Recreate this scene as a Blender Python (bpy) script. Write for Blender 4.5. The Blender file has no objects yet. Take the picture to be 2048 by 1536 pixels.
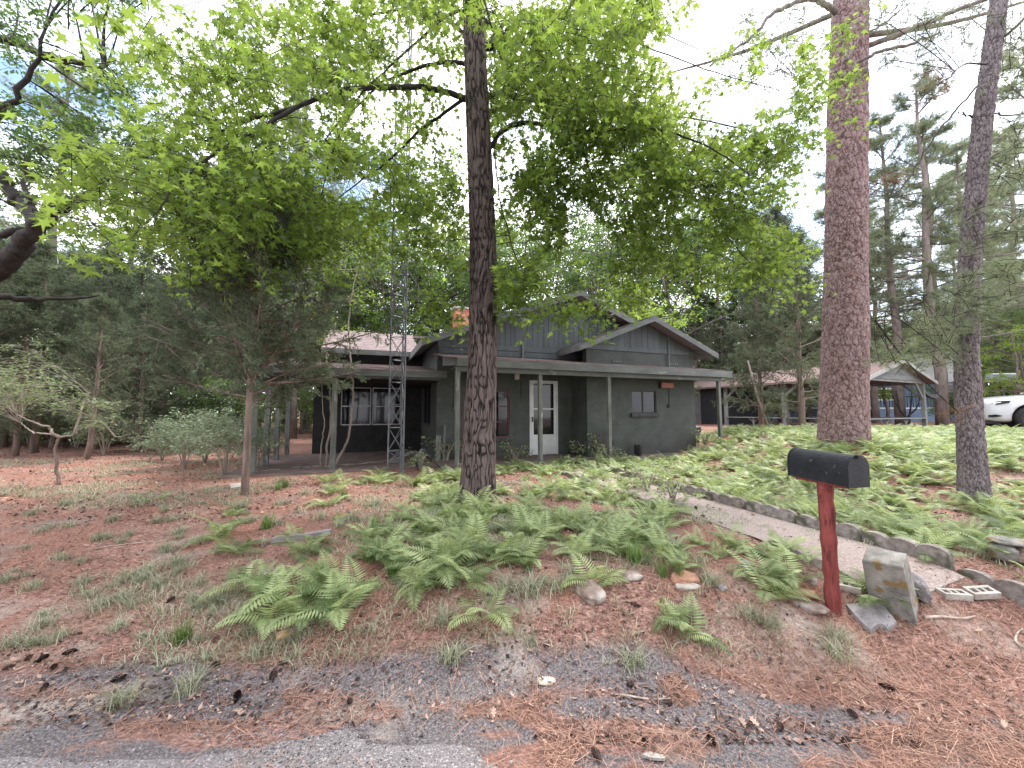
import bpy, math, random
import numpy as np
from mathutils import Vector, Matrix
C = bpy.context.scene
COL = C.collection
R_ = math.radians
# ------------------------------------------------------------------ camera, world, sun, exposure
FPX = 760.0            # focal length in pixels of the 2048 px wide photograph
EYE = 1.60
TANP = 54.0 / FPX
PITCH = math.atan(TANP)
cam_d = bpy.data.cameras.new('camera'); cam = bpy.data.objects.new('camera', cam_d); COL.objects.link(cam)
cam_d.sensor_width = 36.0; cam_d.lens = FPX / 2048 * 36.0
cam.location = (0, 0, EYE); cam.rotation_euler = (math.pi / 2 + PITCH, 0, 0)
cam_d.clip_start = 0.05; cam_d.clip_end = 800
C.camera = cam
SUN_EL, SUN_AZ = R_(58), R_(50)          # azimuth measured from +Y (view direction) towards +X (right)
w = bpy.data.worlds.new("World"); C.world = w; w.use_nodes = True
nt = w.node_tree; nt.nodes.clear()
wo = nt.nodes.new('ShaderNodeOutputWorld'); bg = nt.nodes.new('ShaderNodeBackground')
sky = nt.nodes.new('ShaderNodeTexSky'); sky.sky_type = 'NISHITA'; sky.sun_disc = False
sky.sun_elevation = SUN_EL; sky.sun_rotation = SUN_AZ; sky.dust_density = 1.5
tc = nt.nodes.new('ShaderNodeTexCoord'); mp = nt.nodes.new('ShaderNodeMapping'); mp.inputs['Scale'].default_value = (1, 1, 1.7)
ns = nt.nodes.new('ShaderNodeTexNoise'); ns.inputs['Scale'].default_value = 2.3; ns.inputs['Detail'].default_value = 7; ns.inputs['Roughness'].default_value = .55
cr = nt.nodes.new('ShaderNodeValToRGB'); cr.color_ramp.elements[0].position = .36; cr.color_ramp.elements[1].position = .50
n2 = nt.nodes.new('ShaderNodeTexNoise'); n2.inputs['Scale'].default_value = 5; n2.inputs['Detail'].default_value = 6
cr2 = nt.nodes.new('ShaderNodeValToRGB')
SKYW = 9.0
cr2.color_ramp.elements[0].color = (SKYW*.80, SKYW*.84, SKYW*.92, 1); cr2.color_ramp.elements[0].position = .3
cr2.color_ramp.elements[1].color = (SKYW*1.1, SKYW*1.1, SKYW*1.12, 1); cr2.color_ramp.elements[1].position = .65
mx = nt.nodes.new('ShaderNodeMix'); mx.data_type = 'RGBA'
L = nt.links.new
L(tc.outputs['Generated'], mp.inputs['Vector']); L(mp.outputs[0], ns.inputs['Vector']); L(mp.outputs[0], n2.inputs['Vector'])
L(ns.outputs[0], cr.inputs[0]); L(n2.outputs[0], cr2.inputs[0])
L(cr.outputs[0], mx.inputs[0]); L(sky.outputs[0], mx.inputs[6]); L(cr2.outputs[0], mx.inputs[7])
L(mx.outputs[2], bg.inputs['Color']); bg.inputs['Strength'].default_value = 0.13; L(bg.outputs[0], wo.inputs[0])
sd = bpy.data.lights.new('sun', 'SUN'); sd.energy = 1.5; sd.angle = R_(12); sd.color = (1, .95, .86)
so = bpy.data.objects.new('sun', sd); COL.objects.link(so)
sdir = Vector((math.cos(SUN_EL) * math.sin(SUN_AZ), math.cos(SUN_EL) * math.cos(SUN_AZ), math.sin(SUN_EL)))
so.rotation_euler = sdir.to_track_quat('Z', 'Y').to_euler(); so.location = (20, 20, 40)
C.view_settings.view_transform = 'Standard'; C.view_settings.look = 'None'
C.view_settings.exposure = 1.86; C.view_settings.gamma = 1.0
try: C.view_settings.use_curve_mapping = False
except Exception: pass
C.render.engine = 'CYCLES'
C.cycles.max_bounces = 7; C.cycles.diffuse_bounces = 4; C.cycles.transmission_bounces = 5; C.cycles.glossy_bounces = 3
C.cycles.use_denoising = True; C.cycles.denoising_prefilter = 'NONE'; C.cycles.sample_clamp_indirect = 6
# ------------------------------------------------------------------ pixel geometry (2048 x 1536 photograph)
cp, sp_ = math.cos(PITCH), math.sin(PITCH)
def ray(px, py):
    x, y = (px - 1024) / FPX, (768 - py) / FPX
    return Vector((x, cp - y * sp_, sp_ + y * cp))
def at(px, py, Y):
    d = ray(px, py); t = Y / d.y
    return Vector((d.x * t, Y, EYE + d.z * t))
def proj(P):
    P = np.asarray(P, float).reshape(-1, 3); dz = P[:, 2] - EYE
    dep = P[:, 1] * cp + dz * sp_; up = -P[:, 1] * sp_ + dz * cp
    dep = np.where(dep > .05, dep, .05)
    return 1024 + FPX * P[:, 0] / dep, 768 - FPX * up / dep
# ------------------------------------------------------------------ numpy noise
def _h(ix, iy, iz, s=0):
    n = (ix.astype(np.int64) * 374761393 + iy.astype(np.int64) * 668265263 + iz.astype(np.int64) * 2147483647 + s * 974634777) & 0xffffffff
    n = ((n ^ (n >> 13)) * 1274126177) & 0xffffffff
    n = ((n ^ (n >> 16)) * 2246822519) & 0xffffffff
    return ((n ^ (n >> 15)) & 0xffffff) / float(0xffffff)
def vnoise(x, y, z=0.0, s=0):
    x, y, z = np.broadcast_arrays(np.asarray(x, float), np.asarray(y, float), np.asarray(z, float))
    ix, iy, iz = np.floor(x), np.floor(y), np.floor(z)
    fx, fy, fz = x - ix, y - iy, z - iz
    fx, fy, fz = [f * f * (3 - 2 * f) for f in (fx, fy, fz)]
    ix, iy, iz = ix.astype(np.int64), iy.astype(np.int64), iz.astype(np.int64)
    r = 0
    for a in (0, 1):
        for b in (0, 1):
            for c in (0, 1):
                r = r + _h(ix + a, iy + b, iz + c, s) * (fx if a else 1 - fx) * (fy if b else 1 - fy) * (fz if c else 1 - fz)
    return r
def fbm(x, y, z=0.0, o=4, s=0):
    r, a, t = 0, 1, 0
    for i in range(o):
        k = 2 ** i
        r = r + a * vnoise(np.asarray(x) * k, np.asarray(y) * k, np.asarray(z) * k, s + i); t += a; a *= .5
    return r / t
def worley(x, y, z, s=0):
    ix, iy, iz = [np.floor(v).astype(np.int64) for v in (x, y, z)]
    d1 = np.full(x.shape, 9.); d2 = d1.copy(); idc = np.zeros(x.shape)
    for a in (-1, 0, 1):
        for b in (-1, 0, 1):
            for c in (-1, 0, 1):
                jx, jy, jz = ix + a, iy + b, iz + c
                qx, qy, qz = jx + _h(jx, jy, jz, s), jy + _h(jx, jy, jz, s + 1), jz + _h(jx, jy, jz, s + 2)
                d = np.sqrt((x - qx) ** 2 + (y - qy) ** 2 + (z - qz) ** 2)
                m = d < d1
                d2 = np.where(m, d1, np.minimum(d2, d)); idc = np.where(m, _h(jx, jy, jz, s + 5), idc); d1 = np.where(m, d, d1)
    return d1, d2, idc
def sm(a, b, x):
    t = np.clip((np.asarray(x, float) - a) / (b - a), 0, 1); return t * t * (3 - 2 * t)
# ------------------------------------------------------------------ terrain
FLOOR = 0.38
def terrain(X, Y, fine=True):
    X = np.asarray(X, float); Y = np.asarray(Y, float)
    wob = .18 * (vnoise(X * .9, Y * .3, 3, 11) - .5)
    b1 = 3.35 + 1.9 * sm(-.6, -3.6, X)
    z = .335 * sm(2.15 + wob, b1, Y)
    sh = .25 * np.maximum(0, Y - 7.5)
    z = z + .60 * sm(3.4, 6.6, X - sh) * sm(3.8, 7.5, Y) * (1 - .3 * sm(14, 22, Y))
    z = z + .05 * sm(-6, -12, X) * sm(4, 10, Y)
    if fine:
        u = (X + 1.183) * .934 + (Y - 8.25) * .358; v = -(X + 1.183) * .358 + (Y - 8.25) * .934
        keep = 1 - sm(.9, .2, np.maximum(np.maximum(-4.6 - u, u - 8.5), np.maximum(.4 - v, v - 9.5)))
        m = sm(1.9, 2.6, Y) * keep
        z = z + m * (.05 * (fbm(X * 1.1, Y * 1.1, 0, 3, 2) - .5) + .030 * (fbm(X * 7, Y * 7, 0, 3, 5) - .5)) 
        z = z + .010 * (fbm(X * 22, Y * 22, 0, 2, 8) - .5) * sm(1.7, 2.2, Y) * keep
    return z
def gz(x, y): return float(terrain(x, y))
def gnd(px, py):
    """Point of the ground under a pixel."""
    d = ray(px, py)
    z = .3
    for _ in range(25):
        t = (z - EYE) / d.z; X, Y = d.x * t, d.y * t; z = .6 * z + .4 * float(terrain(X, Y, False))
    return Vector((X, Y, float(terrain(X, Y))))
# ------------------------------------------------------------------ materials
def nodes(name):
    m = bpy.data.materials.new(name); m.use_nodes = True; n = m.node_tree; n.nodes.clear()
    o = n.nodes.new('ShaderNodeOutputMaterial'); return m, n, o
def col4(c): return (c[0], c[1], c[2], 1)
def mat(name, c1, c2=None, scale=4, rough=.85, bump=0.0, bscale=40, spec=.3, metal=0, stretch=(1, 1, 1), lo=.35, hi=.65, rand=0.0, c3=None, s3=12, coat=0, b3=(.52,.66)):
    m, n, o = nodes(name); N = n.nodes.new; K = n.links.new
    p = N('ShaderNodeBsdfPrincipled'); K(p.outputs[0], o.inputs[0])
    p.inputs['Roughness'].default_value = rough; p.inputs['Metallic'].default_value = metal
    p.inputs['Specular IOR Level'].default_value = spec; p.inputs['Coat Weight'].default_value = coat
    t = N('ShaderNodeTexCoord'); q = N('ShaderNodeMapping'); q.inputs['Scale'].default_value = stretch; K(t.outputs['Object'], q.inputs[0])
    c2 = c2 or tuple(v * .8 for v in c1)
    a = N('ShaderNodeTexNoise'); a.inputs['Scale'].default_value = scale; a.inputs['Detail'].default_value = 6; a.inputs['Roughness'].default_value = .62
    K(q.outputs[0], a.inputs['Vector'])
    r = N('ShaderNodeValToRGB'); r.color_ramp.elements[0].position = lo; r.color_ramp.elements[1].position = hi
    r.color_ramp.elements[0].color = col4(c1); r.color_ramp.elements[1].color = col4(c2); K(a.outputs[0], r.inputs[0])
    last = r.outputs[0]
    if c3:
        b = N('ShaderNodeTexNoise'); b.inputs['Scale'].default_value = s3; b.inputs['Detail'].default_value = 5; K(q.outputs[0], b.inputs['Vector'])
        rr = N('ShaderNodeMapRange'); rr.inputs[1].default_value = b3[0]; rr.inputs[2].default_value = b3[1]; K(b.outputs[0], rr.inputs[0])
        x = N('ShaderNodeMix'); x.data_type = 'RGBA'; K(rr.outputs[0], x.inputs[0]); K(last, x.inputs[6]); x.inputs[7].default_value = col4(c3); last = x.outputs[2]
    if rand:
        i = N('ShaderNodeObjectInfo'); mr = N('ShaderNodeMapRange'); mr.inputs[3].default_value = 1 - rand; mr.inputs[4].default_value = 1 + rand
        K(i.outputs['Random'], mr.inputs[0]); h = N('ShaderNodeHueSaturation'); K(mr.outputs[0], h.inputs['Value']); K(last, h.inputs['Color']); last = h.outputs[0]
    K(last, p.inputs['Base Color'])
    if bump:
        b = N('ShaderNodeTexNoise'); b.inputs['Scale'].default_value = bscale; b.inputs['Detail'].default_value = 4; K(q.outputs[0], b.inputs['Vector'])
        u = N('ShaderNodeBump'); u.inputs['Strength'].default_value = bump; u.inputs['Distance'].default_value = .01
        K(b.outputs[0], u.inputs['Height']); K(u.outputs[0], p.inputs['Normal'])
    return m
def leafmat(name, dark, light, trans, tw=.45, rough=.5, rand=.12, spec=.35):
    m, n, o = nodes(name); N = n.nodes.new; K = n.links.new
    at_ = N('ShaderNodeAttribute'); at_.attribute_name = 'tint'
    def ramp(a, b):
        x = N('ShaderNodeMix'); x.data_type = 'RGBA'; K(at_.outputs['Fac'], x.inputs[0]); x.inputs[6].default_value = col4(a); x.inputs[7].default_value = col4(b)
        i = N('ShaderNodeObjectInfo'); mr = N('ShaderNodeMapRange'); mr.inputs[3].default_value = 1 - rand; mr.inputs[4].default_value = 1 + rand
        K(i.outputs['Random'], mr.inputs[0]); h = N('ShaderNodeHueSaturation'); K(mr.outputs[0], h.inputs['Value']); K(x.outputs[2], h.inputs['Color'])
        return h.outputs[0]
    p = N('ShaderNodeBsdfPrincipled'); p.inputs['Roughness'].default_value = rough; p.inputs['Specular IOR Level'].default_value = spec
    K(ramp(dark, light), p.inputs['Base Color'])
    t = N('ShaderNodeBsdfTranslucent'); K(ramp(tuple(.6 * v for v in trans), trans), t.inputs['Color'])
    x = N('ShaderNodeMixShader'); x.inputs[0].default_value = tw; K(p.outputs[0], x.inputs[1]); K(t.outputs[0], x.inputs[2]); K(x.outputs[0], o.inputs[0])
    return m
def glassmat(name, tint=(.02, .02, .025), rough=.04):
    m, n, o = nodes(name); p = n.nodes.new('ShaderNodeBsdfPrincipled'); n.links.new(p.outputs[0], o.inputs[0])
    p.inputs['Base Color'].default_value = col4(tint); p.inputs['Roughness'].default_value = rough; p.inputs['Specular IOR Level'].default_value = .32
    return m
def barkmat(name, furrow, ridge, third, rough=.9, bs=60):
    m, n, o = nodes(name); N = n.nodes.new; K = n.links.new
    p = N('ShaderNodeBsdfPrincipled'); K(p.outputs[0], o.inputs[0]); p.inputs['Roughness'].default_value = rough; p.inputs['Specular IOR Level'].default_value = .2
    a = N('ShaderNodeAttribute'); a.attribute_name = 'relief'; b = N('ShaderNodeAttribute'); b.attribute_name = 'cell'
    x = N('ShaderNodeMix'); x.data_type = 'RGBA'; K(a.outputs['Fac'], x.inputs[0]); x.inputs[6].default_value = col4(furrow)
    y = N('ShaderNodeMix'); y.data_type = 'RGBA'; K(b.outputs['Fac'], y.inputs[0]); y.inputs[6].default_value = col4(ridge); y.inputs[7].default_value = col4(third)
    t = N('ShaderNodeTexCoord'); q = N('ShaderNodeTexNoise'); q.inputs['Scale'].default_value = bs; q.inputs['Detail'].default_value = 6; K(t.outputs['Object'], q.inputs['Vector'])
    mr = N('ShaderNodeMapRange'); mr.inputs[1].default_value = .3; mr.inputs[2].default_value = .7; mr.inputs[3].default_value = .65; mr.inputs[4].default_value = 1.3; K(q.outputs[0], mr.inputs[0])
    h = N('ShaderNodeHueSaturation'); K(mr.outputs[0], h.inputs['Value']); K(y.outputs[2], h.inputs['Color']); K(h.outputs[0], x.inputs[7]); K(x.outputs[2], p.inputs['Base Color'])
    u = N('ShaderNodeBump'); u.inputs['Strength'].default_value = .6; u.inputs['Distance'].default_value = .006; K(q.outputs[0], u.inputs['Height']); K(u.outputs[0], p.inputs['Normal'])
    return m
# ------------------------------------------------------------------ object helpers
def tag(o, label=None, cat=None, group=None, kind=None):
    if label: o['label'] = label
    if cat: o['category'] = cat
    if group: o['group'] = group
    if kind: o['kind'] = kind
    return o
def empty(name, loc=(0, 0, 0), rz=0, label=None, cat=None, group=None):
    o = bpy.data.objects.new(name, None); COL.objects.link(o); o.location = loc; o.rotation_euler = (0, 0, rz); o.empty_display_size = .1
    return tag(o, label, cat, group)
def link(name, me, m=None, parent=None, loc=None):
    if m is not None and not me.materials: me.materials.append(m)
    o = bpy.data.objects.new(name, me); COL.objects.link(o)
    if parent is not None: o.parent = parent
    if loc is not None: o.location = loc
    return o
def copy_tree(o, parent=None):
    c = o.copy(); COL.objects.link(c)
    if parent is not None: c.parent = parent
    for ch in [x for x in KIDS.get(o.name, [])]: copy_tree(ch, c)
    return c
KIDS = {}
def kids(root, *ch):
    KIDS[root.name] = list(ch)
class MB:
    """collects simple solids, then builds ONE mesh object"""
    def __init__(s): s.v = []; s.f = []
    def add(s, vs, fs):
        b = len(s.v); s.v += [tuple(p) for p in vs]; s.f += [tuple(i + b for i in f) for f in fs]; return s
    def box(s, x0, x1, y0, y1, z0, z1, M=None):
        vs = [(x, y, z) for z in (z0, z1) for y in (y0, y1) for x in (x0, x1)]
        if M is not None: vs = [M @ Vector(p) for p in vs]
        return s.add(vs, [(0, 2, 3, 1), (4, 5, 7, 6), (0, 1, 5, 4), (2, 6, 7, 3), (0, 4, 6, 2), (1, 3, 7, 5)])
    def cbox(s, x0, x1, y0, y1, z0, z1, c=.01, M=None):
        """box with chamfered edges"""
        vs = []; ax = ((x0, x1), (y0, y1), (z0, z1)); idx = {}
        for i in (0, 1):
            for j in (0, 1):
                for k in (0, 1):
                    for a in range(3):
                        p = [ax[0][i], ax[1][j], ax[2][k]]
                        for b in range(3):
                            if b != a: p[b] += c * (1 if (i, j, k)[b] == 0 else -1)
                        idx[i, j, k, a] = len(vs); vs.append(tuple(p))
        I = idx; fs = []
        for i in (0, 1):
            q = [(i, 0, 0), (i, 1, 0), (i, 1, 1), (i, 0, 1)]; fs.append([I[t + (0,)] for t in q][:: 1 if i else -1])
            q = [(0, i, 0), (0, i, 1), (1, i, 1), (1, i, 0)]; fs.append([I[t + (1,)] for t in q][:: 1 if i else -1])
            q = [(0, 0, i), (1, 0, i), (1, 1, i), (0, 1, i)]; fs.append([I[t + (2,)] for t in q][:: 1 if i else -1])
        for a in range(3):
            b, d = [t for t in range(3) if t != a]
            for i in (0, 1):
                for j in (0, 1):
                    e0 = [0, 0, 0]; e1 = [0, 0, 0]; e0[b] = e1[b] = i; e0[d] = e1[d] = j; e1[a] = 1
                    fs.append([I[tuple(e0) + (b,)], I[tuple(e0) + (d,)], I[tuple(e1) + (d,)], I[tuple(e1) + (b,)]])
        for i in (0, 1):
            for j in (0, 1):
                for k in (0, 1): fs.append([I[i, j, k, 0], I[i, j, k, 1], I[i, j, k, 2]])
        if M is not None: vs = [M @ Vector(p) for p in vs]
        return s.add(vs, fs)
    def prism(s, pts, y0, y1, M=None, axis='y'):
        """polygon pts (a, b) extruded; axis y: (a, y, b); x: (x, a, b); z: (a, b, z)"""
        f = {'y': lambda a, b, t: (a, t, b), 'x': lambda a, b, t: (t, a, b), 'z': lambda a, b, t: (a, b, t)}[axis]
        n = len(pts); vs = [f(a, b, y0) for a, b in pts] + [f(a, b, y1) for a, b in pts]
        if M is not None: vs = [M @ Vector(p) for p in vs]
        return s.add(vs, [tuple(range(n)), tuple(range(2 * n - 1, n - 1, -1))] + [((i + 1) % n, i, i + n, (i + 1) % n + n) for i in range(n)])
    def tube(s, pts, rad, n=6, cap=True):
        pts = [Vector(p) for p in pts]; rad = list(rad) if hasattr(rad, '__len__') else [rad] * len(pts)
        t = (pts[1] - pts[0]).normalized(); a = t.orthogonal().normalized(); vs = []
        for i, p in enumerate(pts):
            t = (pts[min(i + 1, len(pts) - 1)] - pts[max(i - 1, 0)])
            t = t.normalized() if t.length > 1e-9 else Vector((0, 0, 1))
            a = a - t * a.dot(t); a = a.normalized() if a.length > 1e-6 else t.orthogonal().normalized(); b = t.cross(a)
            for k in range(n):
                g = 2 * math.pi * k / n; vs.append(p + (a * math.cos(g) + b * math.sin(g)) * rad[i])
        fs = [(i * n + k, i * n + (k + 1) % n, (i + 1) * n + (k + 1) % n, (i + 1) * n + k) for i in range(len(pts) - 1) for k in range(n)]
        if cap: fs += [tuple(range(n - 1, -1, -1)), tuple((len(pts) - 1) * n + k for k in range(n))]
        return s.add(vs, fs)
    def bar(s, a, b, w, d=None): 
        """square-section bar from a to b"""
        a, b = Vector(a), Vector(b); t = (b - a).normalized(); d = d or w
        x = t.cross(Vector((0, 0, 1))); x = x.normalized() if x.length > 1e-4 else Vector((1, 0, 0)); y = t.cross(x)
        vs = [p + x * i * w / 2 + y * j * d / 2 for p in (a, b) for i, j in ((-1, -1), (1, -1), (1, 1), (-1, 1))]
        return s.add(vs, [(0, 3, 2, 1), (4, 5, 6, 7), (0, 1, 5, 4), (1, 2, 6, 5), (2, 3, 7, 6), (3, 0, 4, 7)])
    def lathe(s, prof, n=24, M=None):
        vs = []; k = len(prof)
        for i in range(n):
            g = 2 * math.pi * i / n
            for r, z in prof: vs.append((r * math.cos(g), r * math.sin(g), z))
        if M is not None: vs = [M @ Vector(p) for p in vs]
        return s.add(vs, [(i * k + j, ((i + 1) % n) * k + j, ((i + 1) % n) * k + j + 1, i * k + j + 1) for i in range(n) for j in range(k - 1)])
    def mesh(s, name, smooth=False):
        me = bpy.data.meshes.new(name); me.from_pydata(s.v, [], s.f); me.update()
        if smooth: me.polygons.foreach_set('use_smooth', [True] * len(me.polygons))
        return me
    def build(s, name, m, parent=None, smooth=False, label=None, fixn=False):
        me = s.mesh(name, smooth); me.materials.append(m)
        if fixn:
            import bmesh
            b = bmesh.new(); b.from_mesh(me); bmesh.ops.recalc_face_normals(b, faces=b.faces); b.to_mesh(me); b.free()
        o = bpy.data.objects.new(name, me); COL.objects.link(o)
        if parent is not None: o.parent = parent
        if label: o['label'] = label
        return o
def npmesh(name, V, F, m=None, tint=None, smooth=False, extra=None):
    """V (n,3), F (m,k) equal-sized faces"""
    me = bpy.data.meshes.new(name); n, k = F.shape
    me.vertices.add(len(V)); me.vertices.foreach_set('co', np.asarray(V, np.float32).ravel())
    me.loops.add(n * k); me.loops.foreach_set('vertex_index', F.astype(np.int32).ravel())
    me.polygons.add(n); me.polygons.foreach_set('loop_start', np.arange(0, n * k, k, dtype=np.int32))
    if smooth: me.polygons.foreach_set('use_smooth', np.ones(n, bool))
    me.update(calc_edges=True)
    for nm, arr in ([('tint', tint)] if tint is not None else []) + list((extra or {}).items()):
        a = me.attributes.new(nm, 'FLOAT', 'POINT'); a.data.foreach_set('value', np.asarray(arr, np.float32))
    if m is not None: me.materials.append(m)
    return me
def basis(nrm, fwd):
    """rotation matrices (N,3,3) whose columns are x, y(=fwd made perpendicular), z(=nrm)"""
    z = nrm / np.linalg.norm(nrm, axis=1, keepdims=True)
    y = fwd - z * (fwd * z).sum(1, keepdims=True); y /= np.maximum(np.linalg.norm(y, axis=1, keepdims=True), 1e-6)
    x = np.cross(y, z); return np.stack([x, y, z], 2)
def spread(T, TF, pos, R, sc, tint, rng=None):
    """N copies of a template: returns V, F, tint"""
    N = len(pos); V = np.einsum('nij,kj->nki', R, T) * np.asarray(sc).reshape(-1, 1, 1) + pos[:, None, :]
    F = (TF[None] + (np.arange(N) * len(T))[:, None, None]).reshape(-1, TF.shape[1])
    return V.reshape(-1, 3), F, np.repeat(tint, len(T))
def joinp(parts):
    Vs, Fs, Ts, b = [], [], [], 0
    for V, F, T in parts:
        Vs.append(V); Fs.append(F + b); Ts.append(T); b += len(V)
    return np.concatenate(Vs), np.concatenate(Fs), np.concatenate(Ts)
# ------------------------------------------------------------------ plant materials
M_SG = leafmat('sweetgum_leaf', (.016, .040, .014), (.12, .20, .05), (.40, .54, .09), .52, .42)
M_OAK = leafmat('oak_leaf', (.03, .065, .018), (.08, .14, .04), (.20, .34, .06), .42)
M_SAGE = leafmat('sage_leaf', (.07, .11, .05), (.22, .28, .14), (.28, .36, .15), .4)
M_LIME = leafmat('lime_leaf', (.07, .13, .02), (.16, .26, .04), (.40, .58, .06), .5)
M_CED = leafmat('cedar_scale', (.045, .062, .040), (.16, .19, .125), (.20, .25, .13), .34, .7)
M_PIN = leafmat('pine_needle', (.07, .095, .055), (.25, .28, .18), (.32, .38, .19), .4, .5)
M_DEAD = leafmat('dead_needle', (.16, .09, .06), (.30, .17, .11), (.3, .16, .08), .3, .7)
M_FERN = leafmat('fern_frond', (.085, .135, .05), (.47, .54, .27), (.46, .55, .20), .38, .42)
M_GRS = leafmat('grass_blade', (.16, .16, .10), (.50, .49, .37), (.3, .38, .18), .3, .6)
M_BUSH = leafmat('bush_leaf', (.06, .10, .05), (.24, .31, .20), (.28, .38, .18), .35, .4, spec=.6)
M_HOLLY = leafmat('dark_glossy_leaf', (.015, .03, .018), (.05, .075, .045), (.05, .09, .03), .15, .25, spec=.8)
M_BARKS = barkmat('sweetgum_bark', (.012, .009, .009), (.17, .130, .125), (.095, .070, .066), bs=90)
M_BARKP = barkmat('pine_bark', (.10, .062, .060), (.36, .265, .27), (.24, .145, .135), bs=70)
M_BARKQ = barkmat('young_pine_bark', (.07, .055, .06), (.28, .24, .25), (.15, .12, .13), bs=70)
M_LIMB = mat('dark_limb', (.016, .013, .013), (.048, .040, .038), 9, bump=.5, bscale=45, stretch=(1, 1, 1))
M_LIMBP = mat('pine_limb', (.13, .105, .10), (.25, .21, .19), 9, bump=.6, bscale=45)
M_FARBARK = mat('far_bark', (.10, .08, .075), (.22, .18, .165), 6, bump=.8, bscale=18, stretch=(1, 1, .35), rand=.2)
M_CEDBARK = mat('cedar_bark', (.12, .085, .07), (.27, .20, .175), 14, bump=.7, bscale=50, stretch=(1, 1, .12), rand=.12)
M_PALEBARK = mat('smooth_pale_bark', (.20, .165, .14), (.34, .29, .25), 8, bump=.3, bscale=30, stretch=(1, 1, .3))
# ------------------------------------------------------------------ templates
def fan(ring, centre, curl=.3):
    V = [centre] + ring; n = len(ring)
    V = np.array([(x, y, -curl * ((x) ** 2 * 1.2 + max(0, y - .45) ** 2)) for x, y in V]); V[0, 2] -= .03
    return V, np.array([(0, 1 + i, 1 + (i + 1) % n) for i in range(n)])
def star_leaf():
    c = (0, .40); ring = []
    for a, r in ((180, .36), (150, .20), (122, .42), (92, .19), (62, .60), (30, .20), (0, .64), (-30, .20), (-62, .60), (-92, .19), (-122, .42), (-150, .20)):
        g = math.radians(a); ring.append((c[0] + r * math.sin(g), c[1] + r * math.cos(g)))
    return fan(ring, c)
STAR = star_leaf()
OVAL = (np.array([(0, 0, 0), (.24, .35, .05), (0, 1, -.12), (-.24, .35, .05), (0, .4, -.02)]), np.array([(4, 0, 1), (4, 1, 2), (4, 2, 3), (4, 3, 0)]))
DIAM = (np.array([(0, 0, 0), (.3, .45, .04), (0, 1, -.1), (-.3, .45, .04)]), np.array([(0, 1, 2), (0, 2, 3)]))
def lobed():
    ring = [(0, 0), (.16, .16), (.12, .3), (.34, .42), (.16, .52), (.3, .74), (.1, .76), (0, 1), (-.1, .76), (-.3, .74), (-.16, .52), (-.34, .42), (-.12, .3), (-.16, .16)]
    return fan(ring, (0, .45))
LOBED = lobed()
def needle_tuft(n=12, w=.012, seed=1, ang=(15, 65), crossed=False):
    r = random.Random(seed); V = []; F = []
    for i in range(n):
        g = r.uniform(0, 6.283); a = math.radians(r.uniform(*ang)); L_ = r.uniform(.7, 1)
        d = Vector((math.sin(a) * math.cos(g), math.cos(a), math.sin(a) * math.sin(g))); p = d.cross(Vector((r.random(), r.random(), r.random()))).normalized() * w
        b = len(V); V += [p, -p, d * L_ + Vector((0, 0, -.12 * L_))]; F.append((b, b + 1, b + 2))
    return np.array([tuple(v) for v in V]), np.array(F)
def cedar_spray(n=14, w=.05, seed=1):
    r = random.Random(seed); V = []; F = []
    for i in range(n):
        t = (i + .5) / n; o = Vector((r.uniform(-.06, .06), t * .8, r.uniform(-.06, .06)))
        g = r.uniform(0, 6.283); a = math.radians(r.uniform(15, 60)); L_ = r.uniform(.22, .42) * (1.15 - t * .6)
        d = Vector((math.sin(a) * math.cos(g), math.cos(a), math.sin(a) * math.sin(g) * .7)).normalized()
        p = d.cross(Vector((r.uniform(-1, 1), r.uniform(-1, 1), r.uniform(-1, 1)))).normalized() * w * r.uniform(.6, 1)
        b = len(V); m = o + d * L_ * .45; V += [o, m + p, o + d * L_, m - p]; F += [(b, b + 1, b + 2), (b, b + 2, b + 3)]
    return np.array([tuple(v) for v in V]), np.array(F)
# ------------------------------------------------------------------ twigs
def quads_curve(P0, P1, P2, r0, r1, seg=3):
    """vectorised three-sided twigs along quadratic curves -> V, F(tri)"""
    N = len(P0); ts = np.linspace(0, 1, seg + 1)
    pts = np.stack([(1 - t) ** 2 * P0 + 2 * t * (1 - t) * P1 + t * t * P2 for t in ts], 1)
    d = P2 - P0; d /= np.maximum(np.linalg.norm(d, axis=1, keepdims=True), 1e-6)
    up = np.tile([.13, .21, .97], (N, 1)); a = np.cross(d, up); a /= np.maximum(np.linalg.norm(a, axis=1, keepdims=True), 1e-6); b = np.cross(d, a)
    rr = r0[:, None] * (1 - ts) + r1[:, None] * ts; V = []
    for k in range(3):
        g = 2 * math.pi * k / 3; V.append(pts + (a * math.cos(g) + b * math.sin(g))[:, None, :] * rr[:, :, None])
    V = np.stack(V, 2).reshape(N, -1, 3); F = []
    for i in range(seg):
        for k in range(3):
            q = (i * 3 + k, i * 3 + (k + 1) % 3, (i + 1) * 3 + (k + 1) % 3, (i + 1) * 3 + k); F += [(q[0], q[1], q[2]), (q[0], q[2], q[3])]
    F = np.array(F); F = (F[None] + (np.arange(N) * V.shape[1])[:, None, None]).reshape(-1, 3)
    return V.reshape(-1, 3), F
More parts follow.
